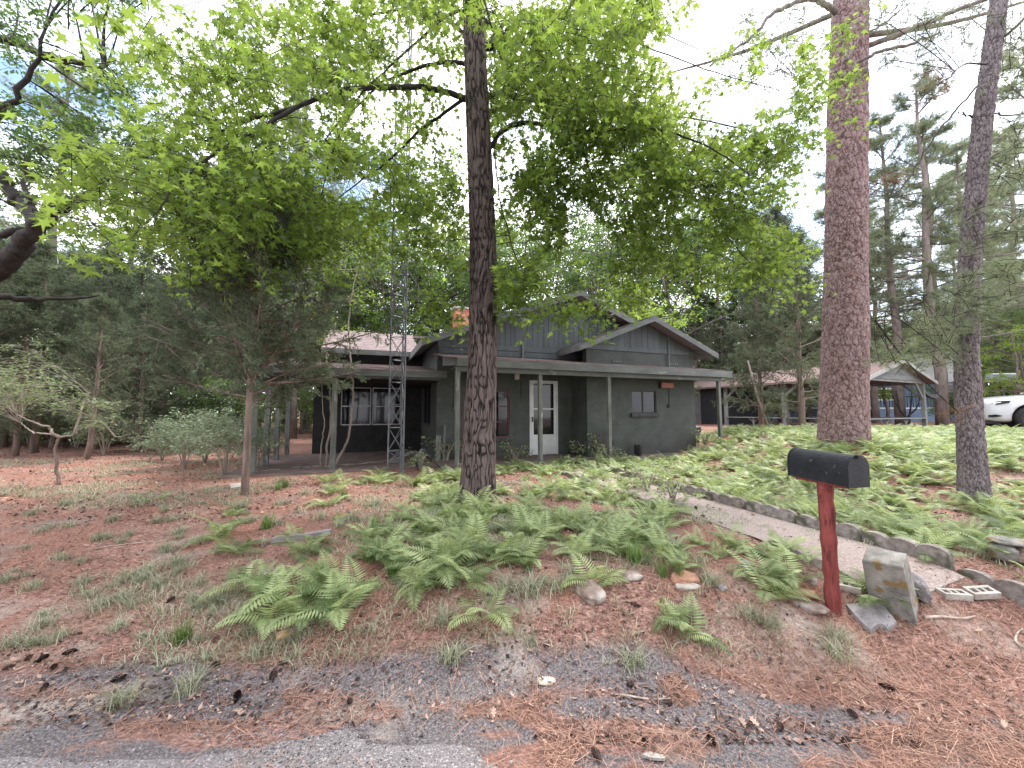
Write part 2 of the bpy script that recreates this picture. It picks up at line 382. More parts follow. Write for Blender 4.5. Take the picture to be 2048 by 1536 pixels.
def foliage(rng, cen, rad, ntw, nl, size, tmpl, flat=.6, droop=.35, tilt=.55, jit=.35, pet=.045, up=1.0):
    """leaves and twigs of foliage clumps round the centres cen (B,3)"""
    B = len(cen); K = B * ntw
    d = rng.normal(size=(B, ntw, 3)); d[..., 2] *= flat; d /= np.linalg.norm(d, axis=2, keepdims=True)
    P0 = cen[:, None] + rng.normal(size=(B, ntw, 3)) * .22 * rad[:, None, None]
    P2 = P0 + d * (rad[:, None, None] * rng.uniform(.6, 1.15, (B, ntw, 1))); P2[..., 2] -= droop * .35 * rad[:, None]
    P1 = (P0 + P2) / 2; P1[..., 2] += .12 * rad[:, None]
    P0, P1, P2 = [p.reshape(K, 3) for p in (P0, P1, P2)]
    t = (np.linspace(.12, 1, nl)[None, :, None] + rng.uniform(-.06, .06, (K, nl, 1)))
    pos = (1 - t) ** 2 * P0[:, None] + 2 * t * (1 - t) * P1[:, None] + t * t * P2[:, None]
    dr = (P2 - P0); dr /= np.maximum(np.linalg.norm(dr, axis=1, keepdims=True), 1e-6)
    side = rng.normal(size=(K, nl, 3)); fwd = dr[:, None] * .7 + side * .8; fwd[..., 2] -= droop
    fwd /= np.linalg.norm(fwd, axis=2, keepdims=True); pos = pos + fwd * pet
    nrm = rng.normal(size=(K, nl, 3)) * tilt; nrm[..., 2] += up
    pos, fwd, nrm = [p.reshape(-1, 3) for p in (pos, fwd, nrm)]
    R = basis(nrm, fwd); sc = size * rng.uniform(1 - jit, 1 + jit * .6, len(pos))
    tint = np.clip(rng.normal(.5, .27, len(pos)), 0, 1)
    return pos, R, sc, tint, (P0, P1, P2)
def near_skel(cen, skel, d):
    skel = np.asarray(skel); return np.array([c for c in cen if ((skel - c) ** 2).sum(1).min() < d * d])
def connect(rng, cen, skel, r0=.012, r1=.005, sag=.12):
    skel = np.asarray(skel); P0 = []
    for c in cen:
        d = ((skel - c) ** 2).sum(1); P0.append(skel[np.argmin(d + (skel[:, 2] > c[2] + .8) * 0)])
    P0 = np.array(P0); D = np.linalg.norm(cen - P0, axis=1, keepdims=True); P1 = (P0 + cen) / 2 + rng.normal(size=cen.shape) * .08 * D; P1[:, 2] += sag * D[:, 0]
    return quads_curve(P0, P1, cen, np.full(len(cen), r0) * np.clip(D[:, 0], .4, 2), np.full(len(cen), r1), 5)
def pathpts(pts, n=None):
    """smooth a polyline by Catmull-Rom; points may carry a radius as 4th value"""
    P = np.array(pts, float); Q = np.vstack([2 * P[0] - P[1], P, 2 * P[-1] - P[-2]]); out = []
    n = n or 4
    for i in range(1, len(Q) - 2):
        for k in range(n):
            t = k / n; a, b, c, d = Q[i - 1], Q[i], Q[i + 1], Q[i + 2]
            out.append(.5 * ((2 * b) + (c - a) * t + (2 * a - 5 * b + 4 * c - d) * t * t + (3 * b - a - 3 * c + d) * t ** 3))
    out.append(P[-1]); return np.array(out)
def limbpx(L_, r0, r1, jitter=.012, seed=0):
    """limb given as (px, py, depth) -> smooth points and radii"""
    P = np.array([tuple(at(*q)) for q in L_]); S = pathpts(P, 5); rng = np.random.default_rng(seed)
    S[1:-1] += rng.normal(size=S[1:-1].shape) * jitter * .6
    return S, np.linspace(r0, r1, len(S)) ** 1.0
def relief_trunk(pts, nth, kind, seed=0, z1=None, dz=.02, flare=.0, amp=1.0):
    """pts: (x, y, z, r) rows sorted by z. A displaced bark surface; returns mesh arrays."""
    P = pathpts(pts, 6); P = P[np.argsort(P[:, 2])]; z0 = P[0, 2]; z1 = z1 or P[-1, 2]
    zs = np.arange(z0, z1, dz); cx, cy, rr = [np.interp(zs, P[:, 2], P[:, i]) for i in (0, 1, 3)]
    th = np.linspace(0, 2 * math.pi, nth, endpoint=False); TH, Z = np.meshgrid(th, zs); Rr = rr[:, None] + 0 * TH
    ux, uy = np.cos(TH), np.sin(TH); x, y = ux * Rr, uy * Rr
    low = fbm(ux * 1.6, uy * 1.6, Z * .9, 3, seed + 7) - .5
    if flare:
        h = np.clip(1 - (Z - z0) / .75, 0, 1) ** 2.2
        Rr = Rr * (1 + flare * h * (.75 + .9 * np.maximum(0, vnoise(ux * 2.2, uy * 2.2, 1, seed + 3) - .3)))
        x, y = ux * Rr, uy * Rr
    if kind == 'furrow':
        wx = fbm(x * 9, y * 9, Z * 3.2, 2, seed) - .5
        k = 40; n1 = vnoise(x * k + wx * 3.4, y * k + wx * 3.4, Z * 6.5, seed + 1); n2 = vnoise(x * k * 1.9 + wx * 3, y * k * 1.9, Z * 16, seed + 2)
        rid = 1 - np.abs(2 * n1 - 1) * 1.9; rel = np.clip(.72 * (1 - rid) + .28 * n2, 0, 1)
        rel = np.clip((rel - .18) / .5, 0, 1); cell = n2; disp = (rel - .6) * .015 * amp
    else:
        k = 13.5 if kind == 'plate' else 27; zs_ = .60 if kind == 'plate' else .42
        w_ = (fbm(x * 8, y * 8, Z * 5, 2, seed) - .5) * 1.1 + (fbm(x * 34, y * 34, Z * 26, 2, seed + 40) - .5) * .75
        w2 = (fbm(x * 30 + 9, y * 30, Z * 24, 2, seed + 50) - .5) * .8; d1, d2, idc = worley(x * k + w_, y * k + w2, Z * k * zs_ + w2 - w_, seed)
        e = np.clip((d2 - d1) / .15, 0, 1); e = e * e * (3 - 2 * e)
        e1, e2, id2 = worley(x * k * 2.1 + 5 + w_, y * k * 2.1 + w_, Z * k * 2.1 * zs_ + w2, seed + 9); f = np.clip((e2 - e1) / .25, 0, 1)
        fl = fbm(x * 60, y * 60, Z * 40, 2, seed + 4)
        rel = e * (.60 + .40 * f); cell = np.clip(.5 * idc + .5 * id2 + .5 * (fl - .5), 0, 1); disp = (rel - .5) * .016 * amp + (idc - .5) * .012 * amp * e + (id2 - .5) * .007 * f * amp + (fl - .5) * .004
    Rr = Rr * (1 + .05 * low) + disp
    X = cx[:, None] + ux * Rr; Y = cy[:, None] + uy * Rr; n = len(zs)
    V = np.stack([X, Y, Z], 2).reshape(-1, 3); i = np.arange(n - 1)[:, None] * nth; j = np.arange(nth)[None, :]
    F = np.stack([i + j, i + (j + 1) % nth, i + nth + (j + 1) % nth, i + nth + j], 2).reshape(-1, 4)
    return V, F, np.clip(rel, 0, 1).ravel(), cell.ravel()
def skelpts(pts): return np.asarray(pts)[:, :3]
# ------------------------------------------------------------------ tree templates (meshes shared by copies)
def cedar_meshes(seed, H=7.0, zb=1.0, nb=70, Lmax=1.9, spray=.20, w=.05, nsub=7, nsp=6, n_tri=12, r=.09):
    rng = np.random.default_rng(seed); wood = MB()
    zt = np.linspace(0, H, 9); tr = np.stack([rng.normal(0, .05, 9).cumsum() * .6, rng.normal(0, .05, 9).cumsum() * .6, zt], 1); tr[0, :2] = 0
    wood.tube([(p[0], p[1], p[2] - (.2 if i == 0 else 0)) for i, p in enumerate(tr)], np.linspace(r, .012, 9), 8)
    P0s, P1s, P2s, R0 = [], [], [], []; pos, fw = [], []
    for b in range(nb):
        t = (b + rng.random()) / nb; z = zb + (H - zb) * t ** .92; az = rng.uniform(0, 6.283)
        Lb = Lmax * (1 - t) ** .7 * rng.uniform(.6, 1.1) * (.65 + .35 * min(1, t * 6)) + .12
        el = math.radians(rng.uniform(5, 30) + 25 * t)
        o = np.array([np.interp(z, zt, tr[:, 0]), np.interp(z, zt, tr[:, 1]), z]); d = np.array([math.cos(az) * math.cos(el), math.sin(az) * math.cos(el), math.sin(el)])
        e = o + d * Lb + np.array([0, 0, .05 * Lb]); m = (o + e) / 2 + np.array([0, 0, -.06 * Lb])
        P0s.append(o); P1s.append(m); P2s.append(e); R0.append(.006 + .010 * Lb)
        for k in range(nsub):
            s = rng.uniform(.28, 1); q = (1 - s) ** 2 * o + 2 * s * (1 - s) * m + s * s * e
            sd = d * .8 + rng.normal(size=3) * .55; sd /= np.linalg.norm(sd); Ls = (.16 + .24 * Lb) * rng.uniform(.5, 1.1)
            q2 = q + sd * Ls + np.array([0, 0, -.10 * Ls]); P0s.append(q); P1s.append((q + q2) / 2); P2s.append(q2); R0.append(.005)
            for j in range(nsp):
                u = rng.uniform(.15, 1); pos.append(q + (q2 - q) * u + rng.normal(size=3) * .02); f = sd + rng.normal(size=3) * .5; f[2] -= .15; fw.append(f / np.linalg.norm(f))
    A, B_, Cc = np.array(P0s), np.array(P1s), np.array(P2s); R0 = np.array(R0)
    tv, tf = quads_curve(A, B_, Cc, R0, R0 * .35 + .001)
    pos, fw = np.array(pos), np.array(fw); N = len(pos); nr = rng.normal(size=(N, 3)); nr[:, 2] += .8; R = basis(nr, fw)
    parts = []
    for v in range(3):
        T, TF = cedar_spray(n_tri, w, seed * 3 + v); s = slice(v, None, 3)
        parts.append(spread(T, TF, pos[s], R[s], spray * rng.uniform(.7, 1.25, len(pos[s])), np.clip(rng.normal(.45, .25, len(pos[s])), 0, 1)))
    return wood, (tv, tf), joinp(parts)
def pine_meshes(seed, H=17, zb=6, nb=34, Lmax=3.2, tuft=.24, w=.022, ntuft=26, r=.22, ntri=12, lean=0.0, thin=1.0):
    rng = np.random.default_rng(seed); wood = MB(); zt = np.linspace(0, H, 8); tr = np.stack([np.linspace(0, lean, 8) + rng.normal(0, .06, 8), rng.normal(0, .06, 8), zt], 1); tr[0, :2] = 0
    wood.tube([(p[0], p[1], p[2] - (.3 if i == 0 else 0)) for i, p in enumerate(tr)], np.linspace(r, .04, 8), 12)
    A, B_, Cc, R0, pos, fw = [], [], [], [], [], []
    for b in range(nb):
        t = (b + rng.random()) / nb; z = zb + (H - zb) * t; az = rng.uniform(0, 6.283); Lb = Lmax * (1 - t * .75) * rng.uniform(.5, 1.1); el = math.radians(rng.uniform(-8, 22) + 25 * t)
        o = np.array([np.interp(z, zt, tr[:, 0]), np.interp(z, zt, tr[:, 1]), z]); d = np.array([math.cos(az) * math.cos(el), math.sin(az) * math.cos(el), math.sin(el)])
        e = o + d * Lb; m = (o + e) / 2 + np.array([0, 0, -.1 * Lb]) + rng.normal(size=3) * .08; A.append(o); B_.append(m); Cc.append(e); R0.append(.02 + .014 * Lb)
        for k in range(int(ntuft * thin)):
            s = rng.uniform(.3, 1); q = (1 - s) ** 2 * o + 2 * s * (1 - s) * m + s * s * e; sd = d * .6 + rng.normal(size=3) * np.array([.7, .7, .35]); sd /= np.linalg.norm(sd); Ls = rng.uniform(.15, .8) * (.4 + .25 * Lb)
            q2 = q + sd * Ls; q2[2] += .1; A.append(q); B_.append((q + q2) / 2); Cc.append(q2); R0.append(.009)
            for j in range(4):
                pos.append(q2 + (q - q2) * j * .16 + rng.normal(size=3) * .05); f = sd + rng.normal(size=3) * .35; f[2] += .25; fw.append(f / np.linalg.norm(f))
    A, B_, Cc, R0 = map(np.array, (A, B_, Cc, R0)); tv, tf = quads_curve(A, B_, Cc, R0, R0 * .35)
    pos, fw = np.array(pos), np.array(fw); N = len(pos); R = basis(rng.normal(size=(N, 3)), fw); parts = []
    for v in range(3):
        T, TF = needle_tuft(ntri, w, seed + v); s = slice(v, None, 3); parts.append(spread(T, TF, pos[s], R[s], tuft * rng.uniform(.7, 1.2, len(pos[s])), np.clip(rng.normal(.5, .25, len(pos[s])), 0, 1)))
    return wood, (tv, tf), joinp(parts)
def broad_meshes(seed, H=12, zb=3.0, W=4.0, nblob=70, r=.22, leaf=.13, tmpl=DIAM, ntw=10, nl=9, rad=.75, trunks=1, bend=.5, hz=.5):
    rng = np.random.default_rng(seed); wood = MB(); sk = []
    cen = []
    while len(cen) < nblob:
        p = rng.uniform(-1, 1, 3)
        if p @ p < 1 and p @ p > .12: cen.append((p[0] * W, p[1] * W, zb + (H - zb) * (.5 + .5 * p[2])))
    cen = np.array(cen)
    for k in range(trunks):
        zt = np.linspace(0, H * .9, 9); dx = rng.normal(0, bend * .25, (9, 2)).cumsum(0); dx -= dx[0]
        base = rng.normal(0, .12, 2) if trunks > 1 else np.zeros(2)
        P = [(base[0] + a, base[1] + b, z - (.3 if i == 0 else 0)) for i, ((a, b), z) in enumerate(zip(dx, zt))]; rr = np.linspace(r, .03, 9)
        wood.tube(P, rr, 10); P = np.array(P)
        sk += list(pathpts(P[2:], 3))
        for j in range(7):
            i = rng.integers(2, 7); o = P[i]; az = rng.uniform(0, 6.283); Lb = W * rng.uniform(.5, .95); e = o + np.array([math.cos(az) * Lb, math.sin(az) * Lb, Lb * rng.uniform(.1, .7)]); m1 = o + (e - o) * .35 + rng.normal(size=3) * .3; m2 = o + (e - o) * .7 + rng.normal(size=3) * .3 + np.array([0, 0, .3])
            S = pathpts([o, m1, m2, e], 3); wood.tube(S, np.linspace(rr[i] * .6, .02, len(S)), 6); sk += list(S)
    cv, cf = connect(rng, cen, np.array(sk), .022, .008)
    pos, R, sc, ti, tw = foliage(rng, cen, np.full(nblob, rad) * rng.uniform(.7, 1.3, nblob), ntw, nl, leaf, tmpl, hz, .25, .6)
    tv, tf = quads_curve(*tw, np.full(len(tw[0]), .008), np.full(len(tw[0]), .002), 2)
    V, F, T = spread(tmpl[0], tmpl[1], pos, R, sc, ti)
    return wood, (np.concatenate([cv, tv]), np.concatenate([cf, tf + len(cv)])), (V, F, T)
def tree_from(name, parts, mbark, mleaf, loc=(0, 0, 0), rz=0, sc=1, label=None, cat='tree', group=None, crown='crown', dead=None):
    wood, (tv, tf), (V, F, T) = parts
    root = empty(name, loc, rz, label, cat, group); root.scale = (sc, sc, sc)
    t = wood.build('trunk', mbark, root, True); b = link('branches', npmesh('branches', tv, tf, mbark), None, root); c = link(crown, npmesh(crown, V, F, mleaf, T), None, root)
    kids(root, t, b, c); return root
def place(proto, x, y, sc, rz, label, group, used=set(), z=None, scz=1.0):
    if proto.name in used: o = copy_tree(proto)
    else: used.add(proto.name); o = proto
    o.location = (x, y, (gz(x, y) if z is None else z)); o.rotation_euler = (0, 0, rz); o.scale = (sc, sc, sc * scz); tag(o, label, None, group); return o
# ------------------------------------------------------------------ ferns and grass
def frond(V, F, T, rnd, base, az, L_, el, npin, nsub, tint, wmul=1.0, droopk=.9, widthk=.42):
    """one bracken-like frond: an arching rachis with triangular blade made of toothed pinnae"""
    h = Vector((math.cos(az), math.sin(az), 0)); s = Vector((-h.y, h.x, 0)); pts = []; p = Vector(base); a = el
    n = npin + 3
    for i in range(n + 1):
        pts.append(p.copy()); p = p + (h * math.cos(a) + Vector((0, 0, 1)) * math.sin(a)) * (L_ / n); a -= droopk * 1.5 / n * (.5 + i / n)
    def tri(a_, b_, c_): 
        k = len(V); V.extend([a_, b_, c_]); F.append((k, k + 1, k + 2)); T.extend([tint] * 3)
    for i in range(0, n):
        wv = .0035 * wmul * (1 - i / n) + .0012
        k = len(V); V.extend([pts[i] - s * wv, pts[i] + s * wv, pts[i + 1] + s * wv * .8, pts[i + 1] - s * wv * .8]); F.extend([(k, k + 1, k + 2), (k, k + 2, k + 3)]); T.extend([max(0, tint - .25)] * 4)
    for i in range(2, n):
        t = (i - 2) / (n - 2); d = (pts[i + 1] - pts[i]).normalized(); up = s.cross(d).normalized() * -1
        Lp = L_ * widthk * ((1 - t) ** .85) * (.62 + .38 * min(1, t * 5)) + .006
        for sg in (-1, 1):
            q = (s * sg * 1 + d * (.55 + .35 * t)).normalized(); q = (q + Vector((0, 0, -.18 + rnd.uniform(-.08, .08)))).normalized(); o = pts[i]
            e = q.cross(d * sg).normalized(); r_ = (d - q * d.dot(q)).normalized(); wp = Lp / nsub * .62 * wmul if nsub > 1 else Lp * .13 * wmul
            if nsub <= 1:
                ww = min(Lp * .16, L_ / n * .36); mid = o + q * Lp * .38 + Vector((0, 0, -.01)); tip = o + q * Lp - Vector((0, 0, .10 * Lp)); k = len(V)
                V.extend([o, mid - r_ * ww, tip, mid + r_ * ww]); F.extend([(k, k + 1, k + 2), (k, k + 2, k + 3)]); T.extend([min(1, max(0, tint + rnd.uniform(-.12, .12)))] * 4)
            else:
                for j in range(nsub):
                    u = (j + .3) / nsub; c0 = o + q * Lp * u - Vector((0, 0, .10 * Lp * u * u)); lp = min(Lp * .30, L_ / n * .50) * (1 - u) ** .75 + .002; ww = Lp / nsub * .30 * wmul
                    for s2 in (-1, 1):
                        tri(c0 - q * ww, c0 + q * ww, c0 + r_ * s2 * lp + q * lp * .45)
def fern_mesh(name, seed, nfr=7, npin=16, nsub=7, L_=(.34, .52)):
    rnd = random.Random(seed); V, F, T = [], [], []
    for k in range(nfr):
        az = 6.283 * k / nfr + rnd.uniform(-.5, .5); el = math.radians(rnd.uniform(35, 80))
        frond(V, F, T, rnd, (rnd.uniform(-.05, .05), rnd.uniform(-.05, .05), -.02), az, rnd.uniform(*L_), el, npin, nsub, min(1, max(0, rnd.gauss(.5, .25))), droopk=rnd.uniform(.7, 1.5))
    return npmesh(name, np.array([tuple(v) for v in V]), np.array(F), M_FERN, np.array(T))
def grass_arrays(rng, n, L_, spread_=.05, w=.004, lean=.9, seg=3):
    """n curved blades rooted near the origin"""
    az = rng.uniform(0, 6.283, n); Ls = L_ * rng.uniform(.5, 1.15, n); ln = lean * rng.uniform(.35, 1.2, n); b = rng.normal(size=(n, 2)) * spread_
    V = np.zeros((n, (seg + 1) * 2, 3)); h = np.stack([np.cos(az), np.sin(az)], 1); s = np.stack([-np.sin(az), np.cos(az)], 1)
    tw = rng.uniform(-.5, .5, n)
    for i in range(seg + 1):
        t = i / seg; out = Ls * (ln * t ** 1.6) * .75; up = Ls * (t - .42 * ln * t ** 2.4); ww = w * (1 - t * .92) * rng.uniform(.8, 1.2, n)
        c = b + h * out[:, None]; sh = s + h * (tw * t)[:, None]
        V[:, 2 * i, :2] = c - sh * ww[:, None]; V[:, 2 * i + 1, :2] = c + sh * ww[:, None]; V[:, 2 * i, 2] = V[:, 2 * i + 1, 2] = up - .01
    F = []
    for i in range(seg): q = 2 * i; F += [(q, q + 1, q + 3), (q, q + 3, q + 2)]
    F = np.array(F); F = (F[None] + (np.arange(n) * V.shape[1])[:, None, None]).reshape(-1, 3)
    ti = np.repeat(np.clip(rng.normal(.5, .28, n), 0, 1), V.shape[1]); return V.reshape(-1, 3), F, ti
# ------------------------------------------------------------------ ground sheet
def groundmat():
    m, n, o = nodes('needle_ground'); N = n.nodes.new; K = n.links.new
    p = N('ShaderNodeBsdfPrincipled'); K(p.outputs[0], o.inputs[0]); p.inputs['Roughness'].default_value = .95; p.inputs['Specular IOR Level'].default_value = .15
    t = N('ShaderNodeTexCoord')
    def noise(sc, det=6, st=(1, 1, 1), rough=.6, rot=0):
        q = N('ShaderNodeMapping'); q.inputs['Scale'].default_value = st; q.inputs['Rotation'].default_value = (0, 0, rot); K(t.outputs['Object'], q.inputs[0])
        a = N('ShaderNodeTexNoise'); a.inputs['Scale'].default_value = sc; a.inputs['Detail'].default_value = det; a.inputs['Roughness'].default_value = rough; K(q.outputs[0], a.inputs['Vector']); return a.outputs[0]
    def ramp(fac, stops):
        r = N('ShaderNodeValToRGB'); e = r.color_ramp.elements
        while len(e) < len(stops): e.new(.5)
        for k, (x, c) in enumerate(stops): e[k].position = x; e[k].color = col4(c)
        K(fac, r.inputs[0]); return r.outputs[0]
    def mixc(f, a, b):
        x = N('ShaderNodeMix'); x.data_type = 'RGBA'; K(f, x.inputs[0])
        for s, v in ((6, a), (7, b)):
            if isinstance(v, tuple): x.inputs[s].default_value = col4(v)
            else: K(v, x.inputs[s])
        return x.outputs[2]
    def rng_(f, a, b, c=0, d=1):
        x = N('ShaderNodeMapRange'); x.interpolation_type = 'SMOOTHSTEP'; K(f, x.inputs[0]); x.inputs[1].default_value = a; x.inputs[2].default_value = b; x.inputs[3].default_value = c; x.inputs[4].default_value = d; return x.outputs[0]
    litter = ramp(noise(26, 8, (1, 2.2, 1), .75, .5), [(.34, (.045, .024, .021)), (.46, (.19, .100, .082)), (.56, (.34, .195, .160)), (.68, (.60, .42, .35))])
    red = ramp(noise(34, 8, (1, 2.6, 1), .75, -.4), [(.34, (.055, .026, .022)), (.5, (.25, .120, .090)), (.66, (.48, .29, .225))])
    c = mixc(rng_(noise(.9, 4), .46, .60), litter, red)
    dirt = ramp(noise(30, 8, (1, 1, 1), .7), [(.35, (.12, .09, .08)), (.55, (.26, .20, .175)), (.7, (.40, .33, .29))])
    c = mixc(rng_(noise(1.7, 5), .54, .68), c, dirt)
    at_ = N('ShaderNodeAttribute'); at_.attribute_name = 'zone'       # crumbled asphalt along the road edge, by place
    asp = ramp(noise(70, 8, (1, 1, 1), .8), [(.36, (.034, .030, .032)), (.5, (.125, .112, .118)), (.66, (.33, .29, .30))])
    c = mixc(at_.outputs['Fac'], c, asp)
    a2 = N('ShaderNodeAttribute'); a2.attribute_name = 'pale'
    pale = ramp(noise(55, 8), [(.35, (.20, .16, .14)), (.6, (.46, .39, .35))]); c = mixc(a2.outputs['Fac'], c, pale)
    K(c, p.inputs['Base Color'])
    u = N('ShaderNodeBump'); u.inputs['Strength'].default_value = .9; u.inputs['Distance'].default_value = .012; K(noise(60, 6, (1, 1.6, 1)), u.inputs['Height']); K(u.outputs[0], p.inputs['Normal'])
    return m
def axis_pts(segs):
    out = []
    for a, b, d in segs: out += list(np.arange(a, b - d * .01, d))
    return np.array(out + [segs[-1][1]])
M_GROUND = groundmat()
gx = axis_pts([(-160, -30, 10), (-30, -12, 1.5), (-12, -5, .22), (-5, -2.6, .07), (-2.6, 4.6, .026), (4.6, 8, .08), (8, 14, .25), (14, 30, 1.5), (30, 160, 10)])
gy = axis_pts([(-40, -6, 6), (-6, 0, 1), (0, 1.7, .2), (1.7, 4.2, .020), (4.2, 7, .045), (7, 12, .12), (12, 30, .6), (30, 200, 10)])
GX, GY = np.meshgrid(gx, gy); GZ = terrain(GX, GY)
wobx = fbm(GX * 1.3, GY * 1.3, 5, 4, 31) - .5
def zonef(X, Y):
    wb = fbm(X * 1.3, Y * 1.3, 5, 4, 31) - .5
    z = sm(2.62, 2.44, Y + wb * .40 + .34 * sm(.7, 2.0, X) + .10 * sm(-1.6, -2.8, X)) * sm(.33, .42, fbm(X * 2.1, Y * 3.4, 2, 4, 33) + .18 * sm(1.7, .9, X) - .10 * sm(-1.8, -2.8, X))
    return z * (1 - .85 * sm(.52, .57, fbm(X * 2.6, Y * 6, 9, 3, 77)) * sm(2.36, 2.22, Y)) * .97
zone = zonef(GX, GY)
pale = sm(2.35, 2.1, GY + wobx * .5) * sm(.3, -1.5, GX) * sm(.42, .56, fbm(GX * 1.6, GY * 4, 7, 4, 41)) * .8 + .6 * sm(.60, .68, fbm(GX * 2.3, GY * 2.3, 7, 4, 47)) * sm(2.2, 2.5, GY) * sm(3.4, 2.9, GY)
pale += .8 * sm(2.9, 4.2, GX) * sm(2.9, 2.3, GY) * sm(.42, .55, fbm(GX * 1.2, GY * 2.2, 3, 3, 51))
ny, nx = GX.shape; ii = np.arange(ny - 1)[:, None] * nx; jj = np.arange(nx - 1)[None, :]
GF = np.stack([ii + jj, ii + jj + 1, ii + nx + jj + 1, ii + nx + jj], 2).reshape(-1, 4)
ground = link('ground', npmesh('ground', np.stack([GX, GY, GZ], 2).reshape(-1, 3), GF, M_GROUND, None, True, {'zone': np.clip(zone, 0, 1).ravel(), 'pale': np.clip(pale, 0, 1).ravel()})); ground['kind'] = 'structure'
# ------------------------------------------------------------------ asphalt road (its broken edge crosses the bottom of the picture)
M_ROAD = mat('road_asphalt', (.13, .115, .12), (.26, .235, .24), 110, .9, 1.0, 160, .2, lo=.38, hi=.62, c3=(.40, .36, .36), s3=85, b3=(.56, .66))
edge_px = [(-700, 1500), (-300, 1490), (0, 1522), (150, 1530), (370, 1524), (470, 1512), (560, 1492), (630, 1478), (690, 1466), (712, 1474), (735, 1496), (800, 1500), (870, 1498), (930, 1500), (955, 1506), (975, 1530), (1000, 1545), (1150, 1640), (1500, 1740), (2100, 1800), (2900, 1810)]
E = [gnd(a, b) for a, b in edge_px]; rd = random.Random(5); ed = []
for i in range(len(E) - 1):
    for k in range(7):
        t = k / 7; q = E[i].lerp(E[i + 1], t); ed.append((q.x + rd.uniform(-.008, .008), q.y + rd.uniform(-.010, .010)))
ed = [(-60, ed[0][1])] + ed + [(60, ed[-1][1])]
rb = MB(); zt = .016
for i in range(len(ed) - 1):
    (x0, y0), (x1, y1) = ed[i], ed[i + 1]
    rb.add([(x0, y0, zt), (x1, y1, zt), (x1, -5.5, zt), (x0, -5.5, zt), (x0, y0 + .006, -.03), (x1, y1 + .006, -.03)], [(0, 3, 2, 1), (0, 1, 5, 4)])
road = rb.build('road', M_ROAD); road['kind'] = 'structure'
# ------------------------------------------------------------------ concrete path to the porch, with scalloped edging stones
M_PATH = mat('aggregate_path', (.22, .175, .16), (.38, .31, .285), 60, .9, .9, 120, .2, c3=(.46, .39, .355), s3=75, b3=(.56, .68))
pa, pb = Vector((3.13, 2.93)), Vector((1.05, 9.35)); pd = (pb - pa).normalized(); pn = Vector((pd.y, -pd.x)); plen = (pb - pa).length; PW = .42
pm = MB(); npth = 60
for i in range(npth):
    a, b = i / npth, (i + 1) / npth
    row = []
    for t in (a, b):
        for s in (-1, -.5, 0, .5, 1):
            q = pa + pd * plen * t + pn * PW * s; jag = .02 * (vnoise(q.x * 9, q.y * 9, 1, 3) - .5) if abs(s) == 1 else 0
            row.append((q.x + pn.x * jag, q.y + pn.y * jag, max(gz(q.x, q.y) * 0 + float(terrain(q.x, q.y, False)) + .022, 0)))
    pm.add(row, [(k, k + 1, k + 6, k + 5) for k in range(4)])
q0 = [pa + pn * PW * s for s in (-1, -.5, 0, .5, 1)]
zt0 = float(terrain(pa.x, pa.y, False)) + .022
pm.add([(q.x, q.y, float(terrain(q.x, q.y, False)) + .022) for q in q0] + [(q.x - pd.x * .02, q.y - pd.y * .02, zt0 - .14) for q in q0], [(k, k + 5, k + 6, k + 1) for k in range(4)])
path = pm.build('path', M_PATH, None, True); path['kind'] = 'structure'
M_EDGE = mat('weathered_concrete', (.17, .145, .135), (.34, .30, .28), 14, .92, .8, 70, .2, c3=(.10, .10, .075), s3=8, rand=.15)
def scallop_mesh(L_=.60, H=.125, T=.055, n=3):
    m = MB(); top = []
    for k in range(n):
        for j in range(7):
            a = math.pi * (1 - j / 6.0); top.append((L_ * ((k + .5) / n) + L_ / n / 2 * math.cos(a) - L_ / 2, H - .045 + .045 * math.sin(a)))
    pts = [(-L_ / 2, -.06)] + [(L_ / 2, -.06)] + top[::-1]
    m.prism(pts, -T / 2, T / 2); return m.mesh('edging_stone')
sc_me = scallop_mesh(); sc_me.materials.append(M_EDGE)
r_ = random.Random(3); k = 0
SIDES = [('right', 1, -.85, 6.3), ('left', -1, .62, 5.2)]
where = ['at the picture end', 'second', 'third', 'fourth', 'fifth', 'sixth', 'seventh', 'eighth', 'ninth', 'tenth', 'eleventh', 'twelfth']
for side, sg, t0, t1 in SIDES:
    t = t0; i = 0
    while t < t1:
        q = pa + pd * t + pn * sg * (PW + .06 + (0 if sg > 0 else .02)); tz = float(terrain(q.x, q.y, False))
        if sg < 0 and i in (1, 2, 4, 5): t += .63; i += 1; continue
        nm = 'edging_stone'; o = link(nm, sc_me, None, None, (q.x, q.y, tz + (.02 if sg > 0 else -.055))); o.rotation_euler = (r_.uniform(-.10, .10), r_.uniform(-.05, .05) , math.atan2(pd.y, pd.x) + r_.uniform(-.05, .05))
        if side == 'right': lab = 'grey scalloped edging stone along the fern bed, ' + where[i] + ' from the road' if i else 'scalloped grey edging stone nearest the road, along the fern bed'
        else: lab = 'half-buried edging stone on the mailbox side of the path, ' + ('nearest the road' if i == 0 else where[i] + ' place from the road')
        tag(o, lab, 'edging stone', 'scalloped edging stones along the ' + side + ' of the path'); t += .62; i += 1
